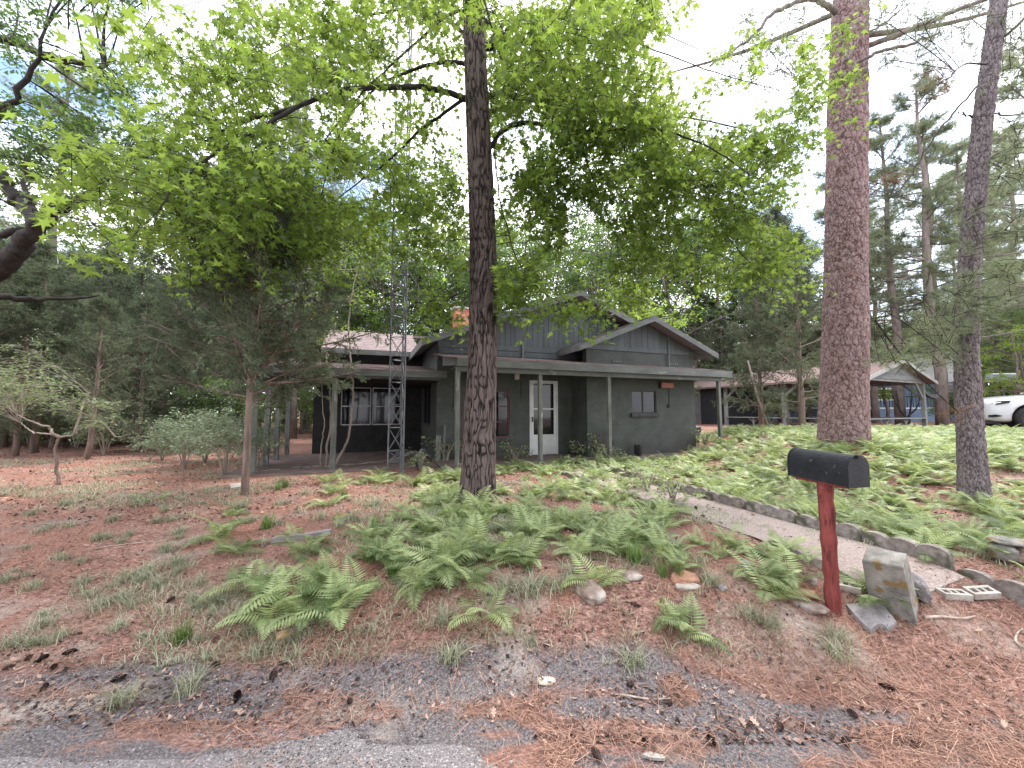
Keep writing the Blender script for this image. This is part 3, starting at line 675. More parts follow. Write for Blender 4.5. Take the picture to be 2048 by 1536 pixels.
# ------------------------------------------------------------------ the house, in its own frame: u along the porch, v into the lot, z above the porch floor
TH = R_(21.0); P0 = Vector((-1.183, 8.25, FLOOR))
HU, HV = Vector((math.cos(TH), math.sin(TH), 0)), Vector((-math.sin(TH), math.cos(TH), 0))
def on_v(px, py, v):
    """(u, z) on the vertical plane v = const seen at a pixel"""
    d = ray(px, py); o = Vector((0, 0, EYE)) - P0
    t = (v - o.dot(HV)) / d.dot(HV); q = o + d * t; return q.dot(HU), q.z
def on_u(px, py, u):
    d = ray(px, py); o = Vector((0, 0, EYE)) - P0
    t = (u - o.dot(HU)) / d.dot(HU); q = o + d * t; return q.dot(HV), q.z
house = empty('house', tuple(P0), TH, 'low dark green grey house with gabled roofs, long front porch and open carport', 'house')
M_WALL = mat('grey_green_block_wall', (.056, .062, .057), (.082, .089, .083), 2.5, .75, .35, 18, .35, c3=(.088, .088, .086), s3=5, b3=(.60, .80))
def blockwall():
    m = M_WALL; n = m.node_tree; N = n.nodes.new; K = n.links.new
    p = [x for x in n.nodes if x.type == 'BSDF_PRINCIPLED'][0]; old = p.inputs['Normal'].links[0].from_node
    b = N('ShaderNodeTexBrick'); b.inputs['Scale'].default_value = 1; b.inputs['Brick Width'].default_value = .4; b.inputs['Row Height'].default_value = .2; b.inputs['Mortar Size'].default_value = .010; b.inputs['Mortar Smooth'].default_value = .7
    t = N('ShaderNodeTexCoord'); s = N('ShaderNodeSeparateXYZ'); K(t.outputs['Object'], s.inputs[0]); a = N('ShaderNodeMath'); a.operation = 'ADD'; K(s.outputs[0], a.inputs[0]); K(s.outputs[1], a.inputs[1])
    c = N('ShaderNodeCombineXYZ'); K(a.outputs[0], c.inputs[0]); K(s.outputs[2], c.inputs[1]); K(c.outputs[0], b.inputs['Vector'])
    u = N('ShaderNodeBump'); u.invert = True; u.inputs['Strength'].default_value = .35; u.inputs['Distance'].default_value = .006; K(b.outputs['Fac'], u.inputs['Height']); K(old.outputs[0], u.inputs['Normal']); K(u.outputs[0], p.inputs['Normal'])
blockwall()
M_SIDE = mat('grey_siding', (.070, .079, .086), (.104, .116, .124), 3, .7, .5, 22, .35, stretch=(1, 1, .15), rand=.07)
M_TRIM = mat('grey_green_trim', (.092, .098, .097), (.15, .156, .152), 5, .7, .5, 30, .35, stretch=(.3, 1, 1), rand=.06, c3=(.27, .27, .25), s3=9, b3=(.62, .75))
M_POST = mat('weathered_green_post', (.10, .108, .10), (.20, .205, .19), 9, .8, .6, 40, .3, stretch=(1, 1, .2), c3=(.33, .32, .28), s3=14, rand=.1, b3=(.60, .7))
M_ROOF = mat('asphalt_shingle', (.16, .125, .13), (.30, .235, .235), 40, .95, .9, 120, .15, c3=(.36, .27, .22), s3=6, b3=(.60, .72))
M_WHITE = mat('white_door_paint', (.55, .545, .56), (.68, .675, .69), 3, .5, .15, 30, .4)
M_DARKFR = mat('dark_window_frame', (.045, .035, .035), (.07, .055, .055), 6, .6, .2)
M_SILL = mat('charcoal_sill', (.05, .05, .055), (.08, .08, .085), 8, .85, .5)
M_ALU = mat('pale_window_frame', (.48, .47, .49), (.60, .59, .61), 5, .45, 0, spec=.5)
M_GLASS = glassmat('window_glass', (.012, .010, .014), .05)
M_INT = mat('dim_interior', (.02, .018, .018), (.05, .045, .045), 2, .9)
M_CURT = mat('curtain_cloth', (.32, .28, .24), (.45, .40, .34), 14, .9, .3, stretch=(5, 5, .2))
M_SLAB = mat('stained_porch_slab', (.15, .105, .10), (.23, .165, .155), 3, .8, .3, 40, .3)
M_CONDUIT = mat('grey_conduit', (.16, .17, .175), (.22, .23, .235), 9, .5, 0)
M_BRICK = mat('orange_brick', (.36, .13, .075), (.50, .22, .13), 7, .85, .5, 60, .2, rand=.22)
M_MORT = mat('mortar', (.30, .26, .24), (.42, .38, .35), 20, .9, .4)
M_BLACK = mat('black_metal', (.012, .012, .014), (.03, .03, .032), 12, .5, .2)
def wallholes(name, a0, a1, z0, z1, c, th, holes, m, axis='u', parent=house, label=None):
    """upright wall with rectangular holes; front at c, back at c+th (axis 'u': runs along u; 'v': runs along v)"""
    xs = sorted({a0, a1} | {h[0] for h in holes} | {h[1] for h in holes}); zs = sorted({z0, z1} | {h[2] for h in holes} | {h[3] for h in holes})
    inh = lambda x, z: any(h[0] < x < h[1] and h[2] < z < h[3] for h in holes); mb = MB()
    P = (lambda a, y, z: (a, y, z)) if axis == 'u' else (lambda a, y, z: (y, a, z))
    def q(*p): mb.add(p, [(0, 1, 2, 3)])
    full = {}
    for i in range(len(xs) - 1):
        for j in range(len(zs) - 1):
            full[i, j] = not inh((xs[i] + xs[i + 1]) / 2, (zs[j] + zs[j + 1]) / 2)
    for (i, j), f in full.items():
        if not f: continue
        x0, x1, y0, y1 = xs[i], xs[i + 1], zs[j], zs[j + 1]
        q(P(x0, c, y0), P(x1, c, y0), P(x1, c, y1), P(x0, c, y1)); q(P(x1, c + th, y0), P(x0, c + th, y0), P(x0, c + th, y1), P(x1, c + th, y1))
        if not full.get((i - 1, j)): q(P(x0, c + th, y0), P(x0, c, y0), P(x0, c, y1), P(x0, c + th, y1))
        if not full.get((i + 1, j)): q(P(x1, c, y0), P(x1, c + th, y0), P(x1, c + th, y1), P(x1, c, y1))
        if not full.get((i, j - 1)): q(P(x0, c, y0), P(x0, c + th, y0), P(x1, c + th, y0), P(x1, c, y0))
        if not full.get((i, j + 1)): q(P(x0, c, y1), P(x1, c, y1), P(x1, c + th, y1), P(x0, c + th, y1))
    return mb.build(name, m, parent, label=label)
V_F, V_W, V_R = 1.55, .72, 4.3          # front wall, wing wall, wall at the back of the carport
UL, U1, U2, UR = -.18, 3.71, 3.71, 7.53
# openings from the photograph
wu0, wz1 = on_v(926, 779, V_F); wu1, wz0 = on_v(1019, 875, V_F)
du0, dz1 = on_v(1059, 760.5, V_F); du1, _ = on_v(1115, 762, V_F); dz0 = .02
gu0, gz1 = on_v(1262.5, 781, V_W); gu1, gz0 = on_v(1313, 826, V_W)
wallholes('wall', UL, U1 + .2, -.3, 2.60, V_F, .2, [(wu0, wu1, wz0, wz1), (du0, du1, -.0, dz1)], M_WALL)
wallholes('wall', U2, UR, -.3, 2.98, V_W, .2, [(gu0, gu1, gz0, gz1)], M_WALL)
wallholes('wall', V_W + .2, V_F, -.3, 2.60, U2, .15, [], M_WALL, 'v')
wallholes('wall', V_W + .2, 9.0, -.4, 2.95, UR - .2, .2, [], M_WALL, 'v')
# side wall toward the carport with its dark window, back wall of the carport with two white-framed windows
sv0, sv1, sz0, sz1 = 2.55, 4.05, .86, 1.98
wallholes('wall', V_F + .2, 9.0, -.3, 3.0, UL, .2, [(sv0, sv1, sz0, sz1)], M_WALL, 'v')
ru0, rz1 = on_v(683, 774, V_R); ru1, rz0 = on_v(741, 850, V_R); ru2, _ = on_v(745.5, 774, V_R); ru3 = ru2 + (ru1 - ru0)
UB = -2.62
M_DWALL = mat('shade_darkened_wall', (.020, .018, .020), (.034, .030, .032), 4, .8, .3)  # near-black base colour stands in for the deep shade inside the carport
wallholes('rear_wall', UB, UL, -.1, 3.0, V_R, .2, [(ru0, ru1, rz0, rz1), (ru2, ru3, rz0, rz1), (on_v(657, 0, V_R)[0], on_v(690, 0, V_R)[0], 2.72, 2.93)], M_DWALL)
wallholes('wall', V_R + .2, 8.6, -.3, 3.0, UB, .2, [], M_WALL, 'v')
wallholes('wall', UB + .2, UR - .2, -.3, 3.0, 8.8, .2, [], M_WALL)
MB().box(UL + .2, UR - .2, V_F + 3.2, V_F + 3.25, 0, 2.5).build('interior_wall', M_INT, house)
MB().box(UL + .25, UR - .25, V_F + .25, V_F + 3.1, -.02, .02).build('interior_floor', M_INT, house)
MB().box(UL + .25, UR - .25, V_F + .25, V_F + 3.1, 2.5, 2.55).build('interior_ceiling', M_INT, house)
MB().box(UB + .25, UL - .05, V_R + 2.0, V_R + 2.05, 0, 2.9).build('interior_wall', M_INT, house)
# floors
MB().box(-.28, UR + .4, -.22, V_W - .003, -.35, 0).box(-.28, U2 - .003, V_W - .003, V_F - .003, -.35, 0).build('porch_floor', M_SLAB, house)
MB().box(-4.35, -.30, .55, V_R - .003, -.35, -.015).build('carport_floor', M_SLAB, house)
# ---- windows
def window(u0, u1, z0, z1, v, mfr, fr=.045, mull=(), rail=(), sill=None, depth=.09, curtain=False, name='window'):
    f = MB(); y0, y1 = v + .02, v + .02 + .05
    f.box(u0, u0 + fr, y0, y1, z0, z1).box(u1 - fr, u1, y0, y1, z0, z1).box(u0 + fr, u1 - fr, y0, y1, z1 - fr, z1).box(u0 + fr, u1 - fr, y0, y1, z0, z0 + fr)
    for a in mull: f.box(a - .018, a + .018, y0 + .003, y1 - .003, z0 + fr, z1 - fr)
    for b in rail: f.box(u0 + fr, u1 - fr, y0 + .006, y1 - .006, b - .014, b + .014)
    fo = f.build(name, mfr, house)
    es = sorted([u0 + fr] + list(mull) + [u1 - fr])
    for a, b in zip(es[:-1], es[1:]): MB().box(a, b, y0 + .022, y0 + .028, z0 + fr, z1 - fr).build('pane', M_GLASS, fo)
    if sill: MB().cbox(u0 - .05, u1 + .05, v - .06, v + .10, z0 - sill, z0 - .002, .008).build('sill', M_SILL, fo)
    return fo
M_REDFR = mat('dark_red_window_frame', (.10, .035, .04), (.15, .06, .06), 6, .6, .2)
M_GLWARM = glassmat('old_window_glass', (.05, .032, .032), .07)
wz = (wz1 + wz0) / 2
window(wu0, wu1, wz0, wz1, V_F, M_REDFR, .04, ((wu0 + wu1) / 2,), (wz0 + (wz1 - wz0) * .33, wz0 + (wz1 - wz0) * .66), .10)
window(gu0, gu1, gz0, gz1, V_W, M_DARKFR, .03, ((gu0 + gu1) / 2 - .02,), (), .11)
M_GLDARK = glassmat('dark_glass', (.012, .012, .02), .05)
window(ru0, ru1, rz0, rz1, V_R, M_ALU, .028, (), ((rz0 + rz1) / 2,)); window(ru2, ru3, rz0, rz1, V_R, M_ALU, .028, (), ((rz0 + rz1) / 2,))
f = MB(); f.box(UL + .02, UL + .06, sv0, sv0 + .05, sz0, sz1).box(UL + .02, UL + .06, sv1 - .05, sv1, sz0, sz1).box(UL + .02, UL + .06, sv0, sv1, sz1, sz1 + .003).box(UL + .023, UL + .057, (sv0 + sv1) / 2 - .02, (sv0 + sv1) / 2 + .02, sz0, sz1)
fo = f.build('window', M_DARKFR, house); MB().box(UL + .035, UL + .042, sv0, sv1, sz0, sz1).build('pane', M_GLDARK, fo); MB().box(UL - .05, UL + .05, sv0 - .04, sv1 + .04, sz0 - .08, sz0 - .002).build('sill', M_SILL, fo)
# ---- storm door
D = MB(); y0 = V_F + .01; fr = .045
D.box(du0, du0 + fr, y0 - .02, y0 + .08, 0, dz1).box(du1 - fr, du1, y0 - .02, y0 + .08, 0, dz1).box(du0 + fr, du1 - fr, y0 - .02, y0 + .08, dz1 - fr, dz1)
D.build('door_frame', M_WHITE, house)
a, b = du0 + fr + .004, du1 - fr - .004; _, dg0 = on_v(1088, 869, V_F); _, dmid = on_v(1088, 818, V_F); _, dg1 = on_v(1088, 767.5, V_F)
D = MB(); st = .075; yy0, yy1 = y0 - .005, y0 + .030
D.box(a, a + st, yy0, yy1, .01, dz1 - fr - .004).box(b - st, b, yy0, yy1, .01, dz1 - fr - .004).box(a + st, b - st, yy0, yy1, .01, dg0).box(a + st, b - st, yy0, yy1, dg1, dz1 - fr - .004).box(a + st, b - st, yy0 + .002, yy1 - .002, dmid - .022, dmid + .022)
door = D.build('door', M_WHITE, house, label='white storm door with two tall glass panes')
MB().box(a + st, b - st, yy0 + .014, yy0 + .018, dg0, dmid - .022).build('pane', M_GLASS, door); MB().box(a + st, b - st, yy0 + .014, yy0 + .018, dmid + .022, dg1).build('pane', M_GLASS, door)
MB().box(a + .025, a + .05, yy0 - .035, yy0, .92, 1.06).build('handle', M_BLACK, door)
cu = MB()
for s, k in ((a + st, 9), (b - st - .30, 9)):
    cu.prism([(s + i * .034, yy1 + .10 + .018 * (i % 2)) for i in range(k)] + [(s + i * .034, yy1 + .115 + .018 * (i % 2)) for i in range(k)][::-1], .3, dg1, axis='z')
cu.build('curtain', M_CURT, house)
# ---- siding of the gables: single upright boards
def boards(u0, u1, v, zb, ztop, w, m=M_SIDE, name='siding_board', seed=1, th=.022):
    r = random.Random(seed); u = u0
    while u < u1 - .01:
        e = min(u + w, u1); g = .0045; y = v - th + r.uniform(-.0035, .0035); us = [u + g] + [k for k in (PEAKS) if u + g < k < e - g] + [e - g]
        z_b = zb(u) if callable(zb) else zb
        top = [(x, ztop(x)) for x in us]
        if max(t[1] for t in top) > z_b + .03:
            top = [(x, max(z, z_b + .002)) for x, z in top]
            MB().prism([(u + g, z_b), (e - g, z_b)] + top[::-1], y, v).build(name, m, house)
        u = e
EZ, RZ, RU, EU0, EU1 = 2.985, 4.68, 3.80, -.60, 8.20       # main roof: eave and ridge heights, ridge, eaves
sl = (RZ - EZ) / (RU - EU0)
main_z = lambda u: RZ - sl * abs(u - RU)
WEZ, WRZ, WRU, WE0, WE1 = 2.955, 3.905, 5.67, 3.29, 8.05
wsl = (WRZ - WEZ) / (WRU - WE0)
wing_z = lambda u: WRZ - wsl * abs(u - WRU)
PEAKS = (RU, WRU)
_, zb1 = on_v(993, 689.5, V_F - .02); 
MB().prism([(UL, 2.60), (UR, 2.60), (UR, main_z(UR) - .16), (RU, RZ - .16), (UL, main_z(UL) - .16)], V_F + .02, V_F + .2).build('gable_wall', M_WALL, house)
boards(UL + .02, UR - .02, V_F, zb1, lambda u: main_z(u) - .13, .165, seed=4)
MB().box(1.965, 1.985, V_F - .032, V_F - .022, zb1, main_z(1.97) - .13).build('trim_strip', M_TRIM, house)
zz = zb1; k = 0
while zz > 2.50 and k < 4:
    z2 = zz - .155; MB().cbox(UL + .03 * (k % 2), U2 + 1.2 + .05 * (k % 3), V_F - .034 + .006 * (k % 2), V_F, z2 + .006, zz - .004, .004).build('band_board', M_SIDE, house); zz = z2; k += 1
_, wb1 = on_v(1280, 695, V_W - .02)
MB().prism([(U2, 2.98), (UR, 2.98), (UR, wing_z(UR) - .15), (WRU, WRZ - .15), (U2, wing_z(U2) - .15)], V_W + .02, V_W + .2).build('gable_wall', M_WALL, house)
boards(U2 + .01, UR - .01, V_W, wb1, lambda u: wing_z(u) - .13, .205, seed=9)
MB().cbox(U2 - .01, UR + .01, V_W - .034, V_W, wb1 - .14, wb1 - .004, .004).build('band_board', M_SIDE, house)
# ---- roofs
def slab(name, pts, th, m, label=None):
    """roof slab: 4 top corners (u, v, z) + thickness"""
    V = [Vector(p) for p in pts]; D_ = Vector((0, 0, -th)); return MB().add(V + [p + D_ for p in V], [(0, 1, 2, 3), (7, 6, 5, 4), (0, 4, 5, 1), (1, 5, 6, 2), (2, 6, 7, 3), (3, 7, 4, 0)]).build(name, m, house, label=label)
def shingles(name, a, b, up, ncourse, parent, tab=.305, th=.007, seed=1):
    """courses of tabs on a slope: a->b the eave edge, up the vector to the ridge"""
    a, b, up = Vector(a), Vector(b), Vector(up); ln = (b - a).length; d = (b - a) / ln; n = d.cross(up).normalized(); n = n if n.z > 0 else -n
    st = up / ncourse; r = random.Random(seed); m = MB()
    for i in range(ncourse):
        x = -r.random() * tab
        while x < ln:
            x0, x1 = max(0, x + .003), min(ln, x + tab - .003); x += tab
            if x1 - x0 < .02: continue
            o = a + st * i; h = n * (th + r.uniform(-.002, .005)); e = st * 1.05; s = -st * r.uniform(0, .06)
            m.add([o + d * x0 + s, o + d * x1 + s, o + d * x1 + s + h, o + d * x0 + s + h, o + d * x1 + e + n * .0015, o + d * x0 + e + n * .0015], [(0, 1, 2, 3), (3, 2, 4, 5)])
    o = m.build(name, M_ROOF, parent); o['kind'] = 'stuff'; return o
VB = 9.3; VM = V_F - .42; VWg = V_W - .42
RF = .09
mr1 = slab('roof', [(EU0, VM, EZ), (RU, VM, RZ), (RU, VB, RZ), (EU0, VB, EZ)], RF, M_ROOF); mr2 = slab('roof', [(RU, VM, RZ), (EU1, VM, EZ), (EU1, VB, EZ), (RU, VB, RZ)], RF, M_ROOF)
def rake(u0, z0, u1, z1, v, h=.17, t=.035, drop=.004):
    MB().prism([(u0, z0 - drop - h), (u1, z1 - drop - h), (u1, z1 - drop), (u0, z0 - drop)], v - t, v).build('rake_board', M_TRIM, house)
rake(EU0, EZ, RU, RZ, VM - .002); rake(RU, RZ, EU1, EZ, VM - .002)
MB().box(EU0 - .035, EU0 - .002, VM - .035, VB, EZ - .19, EZ - .006).build('eave_board', M_TRIM, house)
for u in (EU0 + .02,):
    MB().prism([(EU0, EZ - RF - .004), (UL, main_z(UL) - RF - .004), (UL, main_z(UL) - RF - .016), (EU0, EZ - RF - .016)], VM, V_F + 4).build('soffit', M_TRIM, house)
VI = V_F - .025
slab('roof', [(WE0, VWg, WEZ), (WRU, VWg, WRZ), (WRU, VI, WRZ), (WE0, VI, WEZ)], .08, M_ROOF); slab('roof', [(WRU, VWg, WRZ), (WE1, VWg, WEZ), (WE1, VI + 3, WEZ), (WRU, VI + 3, WRZ)], .08, M_ROOF)
shingles('shingles', (WE0 - .02, VI, WEZ), (WE0 - .02, VWg - .05, WEZ), (WRU - WE0, 0, WRZ - WEZ), 18, house, seed=5)
rake(WE0, WEZ, WRU, WRZ, VWg - .002, .16); rake(WRU, WRZ, WE1, WEZ, VWg - .002, .16)
MB().box(WE0 - .032, WE0 - .002, VWg - .035, VI, WEZ - .17, WEZ - .005).build('eave_board', M_TRIM, house)
MB().prism([(WE0, WEZ - .085), (U2, wing_z(U2) - .085), (U2, wing_z(U2) - .10), (WE0, WEZ - .10)], VWg, VI).build('soffit', M_TRIM, house)
MB().prism([(UR, wing_z(UR) - .085), (WE1, WEZ - .085), (WE1, WEZ - .10), (UR, wing_z(UR) - .10)], VWg, VI + 2).build('soffit', M_TRIM, house)
# porch roof
pz = lambda v: 2.372 + .18 * (v + .12)
PU0, PU1 = -.02, 8.07
slab('porch_roof', [(PU0, -.12, pz(-.12)), (PU1, -.12, pz(-.12)), (PU1, V_F - .04, pz(V_F)), (PU0, V_F - .04, pz(V_F))], .05, M_ROOF)
shingles('shingles', (PU0 - .30, -.15, pz(-.15)), (PU1 + .06, -.15, pz(-.15)), (0, V_F - .0 + .12, .18 * (V_F + .12)), 12, house, seed=2)
MB().cbox(PU0 - .03, PU1, -.16, -.125, pz(-.12) - .185, pz(-.12) - .012, .004).build('fascia_board', M_TRIM, house)
MB().prism([(-.125, pz(-.12) - .175), (V_F - .05, pz(V_F) - .30), (V_F - .05, pz(V_F) - .01), (-.125, pz(-.12) - .01)], PU0 - .035, PU0 - .003, axis='x').build('fascia_board', M_TRIM, house)
MB().cbox(-.05, 7.76, -.05, .05, 2.08, 2.20, .005).build('beam', M_TRIM, house)
MB().box(PU0 + .02, PU1 - .02, -.10, V_W - .01, 2.205, 2.22).build('porch_ceiling', M_SIDE, house)
for i, pu in enumerate((0.0, 1.975, 3.90, 7.68)):
    m = MB(); rr = random.Random(i); m.cbox(pu - .045, pu + .045, -.045, .045, -.32, 2.079, .006)
    m.build('post', M_POST, house)
# carport roof, its posts, rear roof
cz = lambda v: 2.15 + .15 * (v - .9)
slab('carport_roof', [(-4.25, .9, cz(.9)), (-.10, .9, cz(.9)), (-.19, V_R - .004, cz(V_R)), (-4.25, V_R - .004, cz(V_R))], .05, M_ROOF)
shingles('shingles', (-4.30, .86, cz(.86)), (-.05, .86, cz(.86)), (0, V_R - .9, .15 * (V_R - .9)), 24, house, seed=7)
MB().cbox(-4.25, -.06, .86, .895, cz(.9) - .15, cz(.9) - .008, .004).build('fascia_board', M_TRIM, house)
MB().prism([(.895, cz(.9) - .15), (V_R, cz(V_R) - .15), (V_R, cz(V_R) - .01), (.895, cz(.9) - .01)], -4.285, -4.252, axis='x').build('fascia_board', M_TRIM, house)
MB().box(-3.89, -.2, 1.075, V_R - .01, cz(.9) - .20, cz(.9) - .185).build('carport_ceiling', M_DWALL, house)  # carport shade is put into this ceiling's colour too
MB().box(-4.0, -.2, .97, 1.07, cz(.9) - .20, cz(.9) - .058).box(-4.03, -3.90, 1.07, V_R, 1.94, 2.08).build('beam', M_SIDE, house)
for (u, v) in ((-3.96, 1.0), (-3.96, 2.11), (-3.96, 3.18), (-3.96, 4.6), (-2.49, 1.0)):
    MB().cbox(u - .055, u + .055, v - .055, v + .055, -.35, 1.94, .006).build('carport_post', M_POST, house)
rz0_, rz1_ = 3.03, 4.06
slab('roof', [(-3.05, 3.85, rz0_), (EU0 + .3, 3.85, rz0_), (EU0 + .3, 6.45, rz1_), (-3.05, 6.45, rz1_)], .08, M_ROOF)
slab('roof', [(-3.05, 6.45, rz1_), (EU0 + 2.6, 6.45, rz1_), (EU0 + 2.6, 9.2, rz0_), (-3.05, 9.2, rz0_)], .08, M_ROOF)
shingles('shingles', (-3.08, 3.82, rz0_), (EU0 + .3, 3.82, rz0_), (0, 2.63, rz1_ - rz0_), 20, house, seed=8)
MB().cbox(-3.05, EU0 - .05, 3.81, 3.845, rz0_ - .15, rz0_ - .006, .004).build('eave_board', M_TRIM, house)
MB().prism([(3.85, rz0_ - .15), (6.45, rz1_ - .15), (9.2, rz0_ - .15), (9.2, rz0_ - .01), (6.45, rz1_ - .01), (3.85, rz0_ - .01)], -3.085, -3.052, axis='x').build('rake_board', M_TRIM, house)
# chimney of single bricks
cu_, cv_ = on_v(927, 640, 5.2)[0], 5.2
ch = MB(); cw, cd, cb, ct = .62, .5, 3.2, on_v(927, 618, 5.2)[1]
ch.box(cu_ - cw / 2 + .012, cu_ + cw / 2 - .012, cv_ + .012, cv_ + cd - .012, cb, ct - .01).build('chimney', M_MORT, house); chim = [x for x in COL.objects if x.name == 'chimney'][0]
bme = MB().cbox(-.098, .098, -.045, .045, -.029, .029, .004).mesh('brick'); bme.materials.append(M_BRICK)
nr = int((ct - cb) / .068); rr = random.Random(6)
for i in range(nr):
    z = ct - .034 - i * .068
    if z < 3.75: continue
    for k in range(3):
        o = link('brick', bme, None, chim, (cu_ - cw / 2 + .103 + k * .207 + rr.uniform(-.002, .002), cv_ + .046, z)); 
    for k in range(2):
        o = link('brick', bme, None, chim, (cu_ - cw / 2 + .046, cv_ + .20 + k * .207, z)); o.rotation_euler = (0, 0, math.pi / 2)
MB().cbox(cu_ - cw / 2 - .04, cu_ + cw / 2 + .04, cv_ - .03, cv_ + cd + .03, ct, ct + .07, .01).build('chimney_cap', M_MORT, chim)
# small fittings
pu_, pz0 = on_v(1045, 716, V_F - .05); _, pz1 = on_v(1045, 682, V_F - .05)
MB().tube([(pu_, V_F - .075, pz0 - .05), (pu_, V_F - .075, pz1)], .022, 8).build('vent_pipe', M_CONDUIT, house)
pu_, pz0 = on_v(1338, 731, V_W - .05); _, pz1 = on_v(1338, 665, V_W - .05)
MB().tube([(pu_, V_W - .055, pz0 - .05), (pu_, V_W - .055, pz1)], .018, 8).build('conduit', M_CONDUIT, house)
for cx_ in (1233, 1347):
    a0, zt_ = on_v(cx_ - 9, 720 + (cx_ - 1233) * .045, V_W - .01); a1, zb_ = on_v(cx_ + 9, 726 + (cx_ - 1233) * .045, V_W - .01)
    v_ = MB().box(a0, a1, V_W - .012, V_W - .002, zb_, zt_).build('vent', M_BLACK, house); g = MB()
    for k in range(5): g.box(a0 + (a1 - a0) * (k + .4) / 5, a0 + (a1 - a0) * (k + .6) / 5, V_W - .02, V_W - .0125, zb_, zt_)
    g.box(a0, a1, V_W - .022, V_W - .0205, (zb_ + zt_) / 2 - .006, (zb_ + zt_) / 2 + .006); g.build('grille', M_CONDUIT, v_)
for x0, y0_, y1_, nm in ((1042, 762, 796, V_F), (1337, 777, 810, V_W)):
    a0, t0 = on_v(x0, y0_, nm); _, t1 = on_v(x0, y1_, nm); MB().tube([(a0, nm - .014, t0), (a0, nm - .014, t1)], .009, 6).build('conduit', M_BLACK, house)
a0, t0 = on_v(1337, 812, V_W); MB().cbox(a0 - .04, a0 + .04, V_W - .045, V_W - .001, t0 - .06, t0 + .04, .006).build('outlet_box', M_BLACK, house)
a0, t0 = on_v(912, 738, V_F); _, t1 = on_v(912, 820, V_F); MB().tube([(a0 - .03, V_F - .03, t0), (a0 - .03, V_F - .03, t1)], .016, 6).tube([(a0 + .05, V_F - .03, t0), (a0 + .05, V_F - .03, t1)], .012, 6).build('conduit', M_CONDUIT, house)
a0, t0 = on_v(1034, 745, V_F - .1); M_LAMP = mat('frosted_lamp_glass', (.55, .50, .48), (.62, .56, .54), 4, .4)
lt = MB().cbox(a0 - .07, a0 + .07, V_F - .16, V_F - .001, t0 - .02, t0 + .02, .005).build('porch_light', M_WHITE, house); MB().cbox(a0 - .055, a0 + .055, V_F - .15, V_F - .03, t0 - .19, t0 - .021, .012).build('lamp_shade', M_LAMP, lt)
# gas meter at the far corner
a0, t0 = on_v(1396, 848, V_W - .1); gm = empty('gas_meter', tuple(P0 + HU * (UR + .12) + HV * (V_W + .1) + Vector((0, 0, .1))), TH, 'small dark gas meter with pipes at the far right corner of the house', 'gas meter')
g1 = MB().cbox(-.11, .11, -.09, .09, .38, .66, .03).build('meter_case', M_CONDUIT, gm); g2 = MB().lathe([(0, .0), (.09, .005), (.09, .03), (0, .035)], 14, Matrix.Translation((0, -.09, .55)) @ Matrix.Rotation(R_(90), 4, 'X')).build('dial', M_BLACK, gm)
g3 = MB().tube([(-.07, 0, -.3), (-.07, 0, .45)], .018, 8).tube([(.07, 0, -.1), (.07, 0, .42)], .018, 8).tube([(-.07, 0, .72), (-.07, .05, .78), (.12, .05, .78)], .016, 8).build('pipe', M_BLACK, gm)
# small sign under the porch roof: red-brown board with two rows of worn raised lettering
s0, st_ = on_v(1325, 764.5, V_W - .1); s1, sb_ = on_v(1350, 776, V_W - .1)
M_SIGN = mat('red_brown_sign', (.34, .11, .08), (.46, .17, .12), 12, .8, .4, 60); M_SIGNL = mat('worn_pale_lettering', (.55, .36, .30), (.62, .42, .35), 20, .8)
sg_ = empty('hanging_sign', tuple(P0 + HU * ((s0 + s1) / 2) + HV * (V_W - .06) + Vector((0, 0, sb_))), TH, 'small red-brown lettered sign on the wall under the porch roof', 'sign'); W2 = (s1 - s0) / 2; Hh = st_ - sb_
b1_ = MB().cbox(-W2, W2, 0, .02, 0, Hh, .005).build('board', M_SIGN, sg_)
lt_ = MB(); rr = random.Random(8)
for row in (0, 1):
    x = -W2 * .86
    while x < W2 * .86:
        ww = rr.uniform(.018, .03); h0 = Hh * (.55 if row == 0 else .12); h1 = h0 + Hh * .28
        lt_.box(x, x + .006, -.006, -.0005, h0, h1).box(x + .006, x + ww, -.006, -.0005, h1 - .008, h1)
        if rr.random() < .6: lt_.box(x + .006, x + ww, -.006, -.0005, h0, h0 + .008)
        x += ww + .012
lt_.build('lettering', M_SIGNL, sg_); MB().cbox(-W2 - .055, -W2 - .004, -.02, .03, -.02, Hh + .03, .01).build('bracket', M_BLACK, sg_)
# ------------------------------------------------------------------ lattice antenna tower in front of the carport
M_GALV = mat('galvanised_steel', (.10, .105, .125), (.18, .19, .21), 8, .55, .2, 40, .4, metal=.3)
tw0 = at(795, 900, 7.75); tower = empty('antenna_tower', (tw0.x, 7.75, gz(tw0.x, 7.75)), 0, 'tall galvanised three-legged lattice antenna tower in front of the carport', 'tower')
S = .315; tri = [Vector((S / math.sqrt(3) * math.cos(R_(a)), S / math.sqrt(3) * math.sin(R_(a)), 0)) for a in (205, 325, 85)]
HT = 11.5
for k in range(3): MB().tube([tri[k] + Vector((0, 0, -.2)), tri[k] + Vector((0, 0, HT))], .017, 8).build('leg', M_GALV, tower)
z = .25; nlev = 0
while z < HT - .1:
    h = .46 if nlev else .22; rg, br = MB(), MB()
    for k in range(3):
        a_, b_ = tri[k], tri[(k + 1) % 3]; rg.tube([a_ + Vector((0, 0, z)), b_ + Vector((0, 0, z))], .0085, 5)
        if z + h < HT:
            br.tube([a_ + Vector((0, 0, z)), b_ + Vector((0, 0, z + h))], .006, 5); br.tube([b_ + Vector((0, 0, z)), a_ + Vector((0, 0, z + h))], .006, 5)
    rg.build('rung', M_GALV, tower)
    if br.v: br.build('cross_brace', M_GALV, tower)
    z += h; nlev += 1
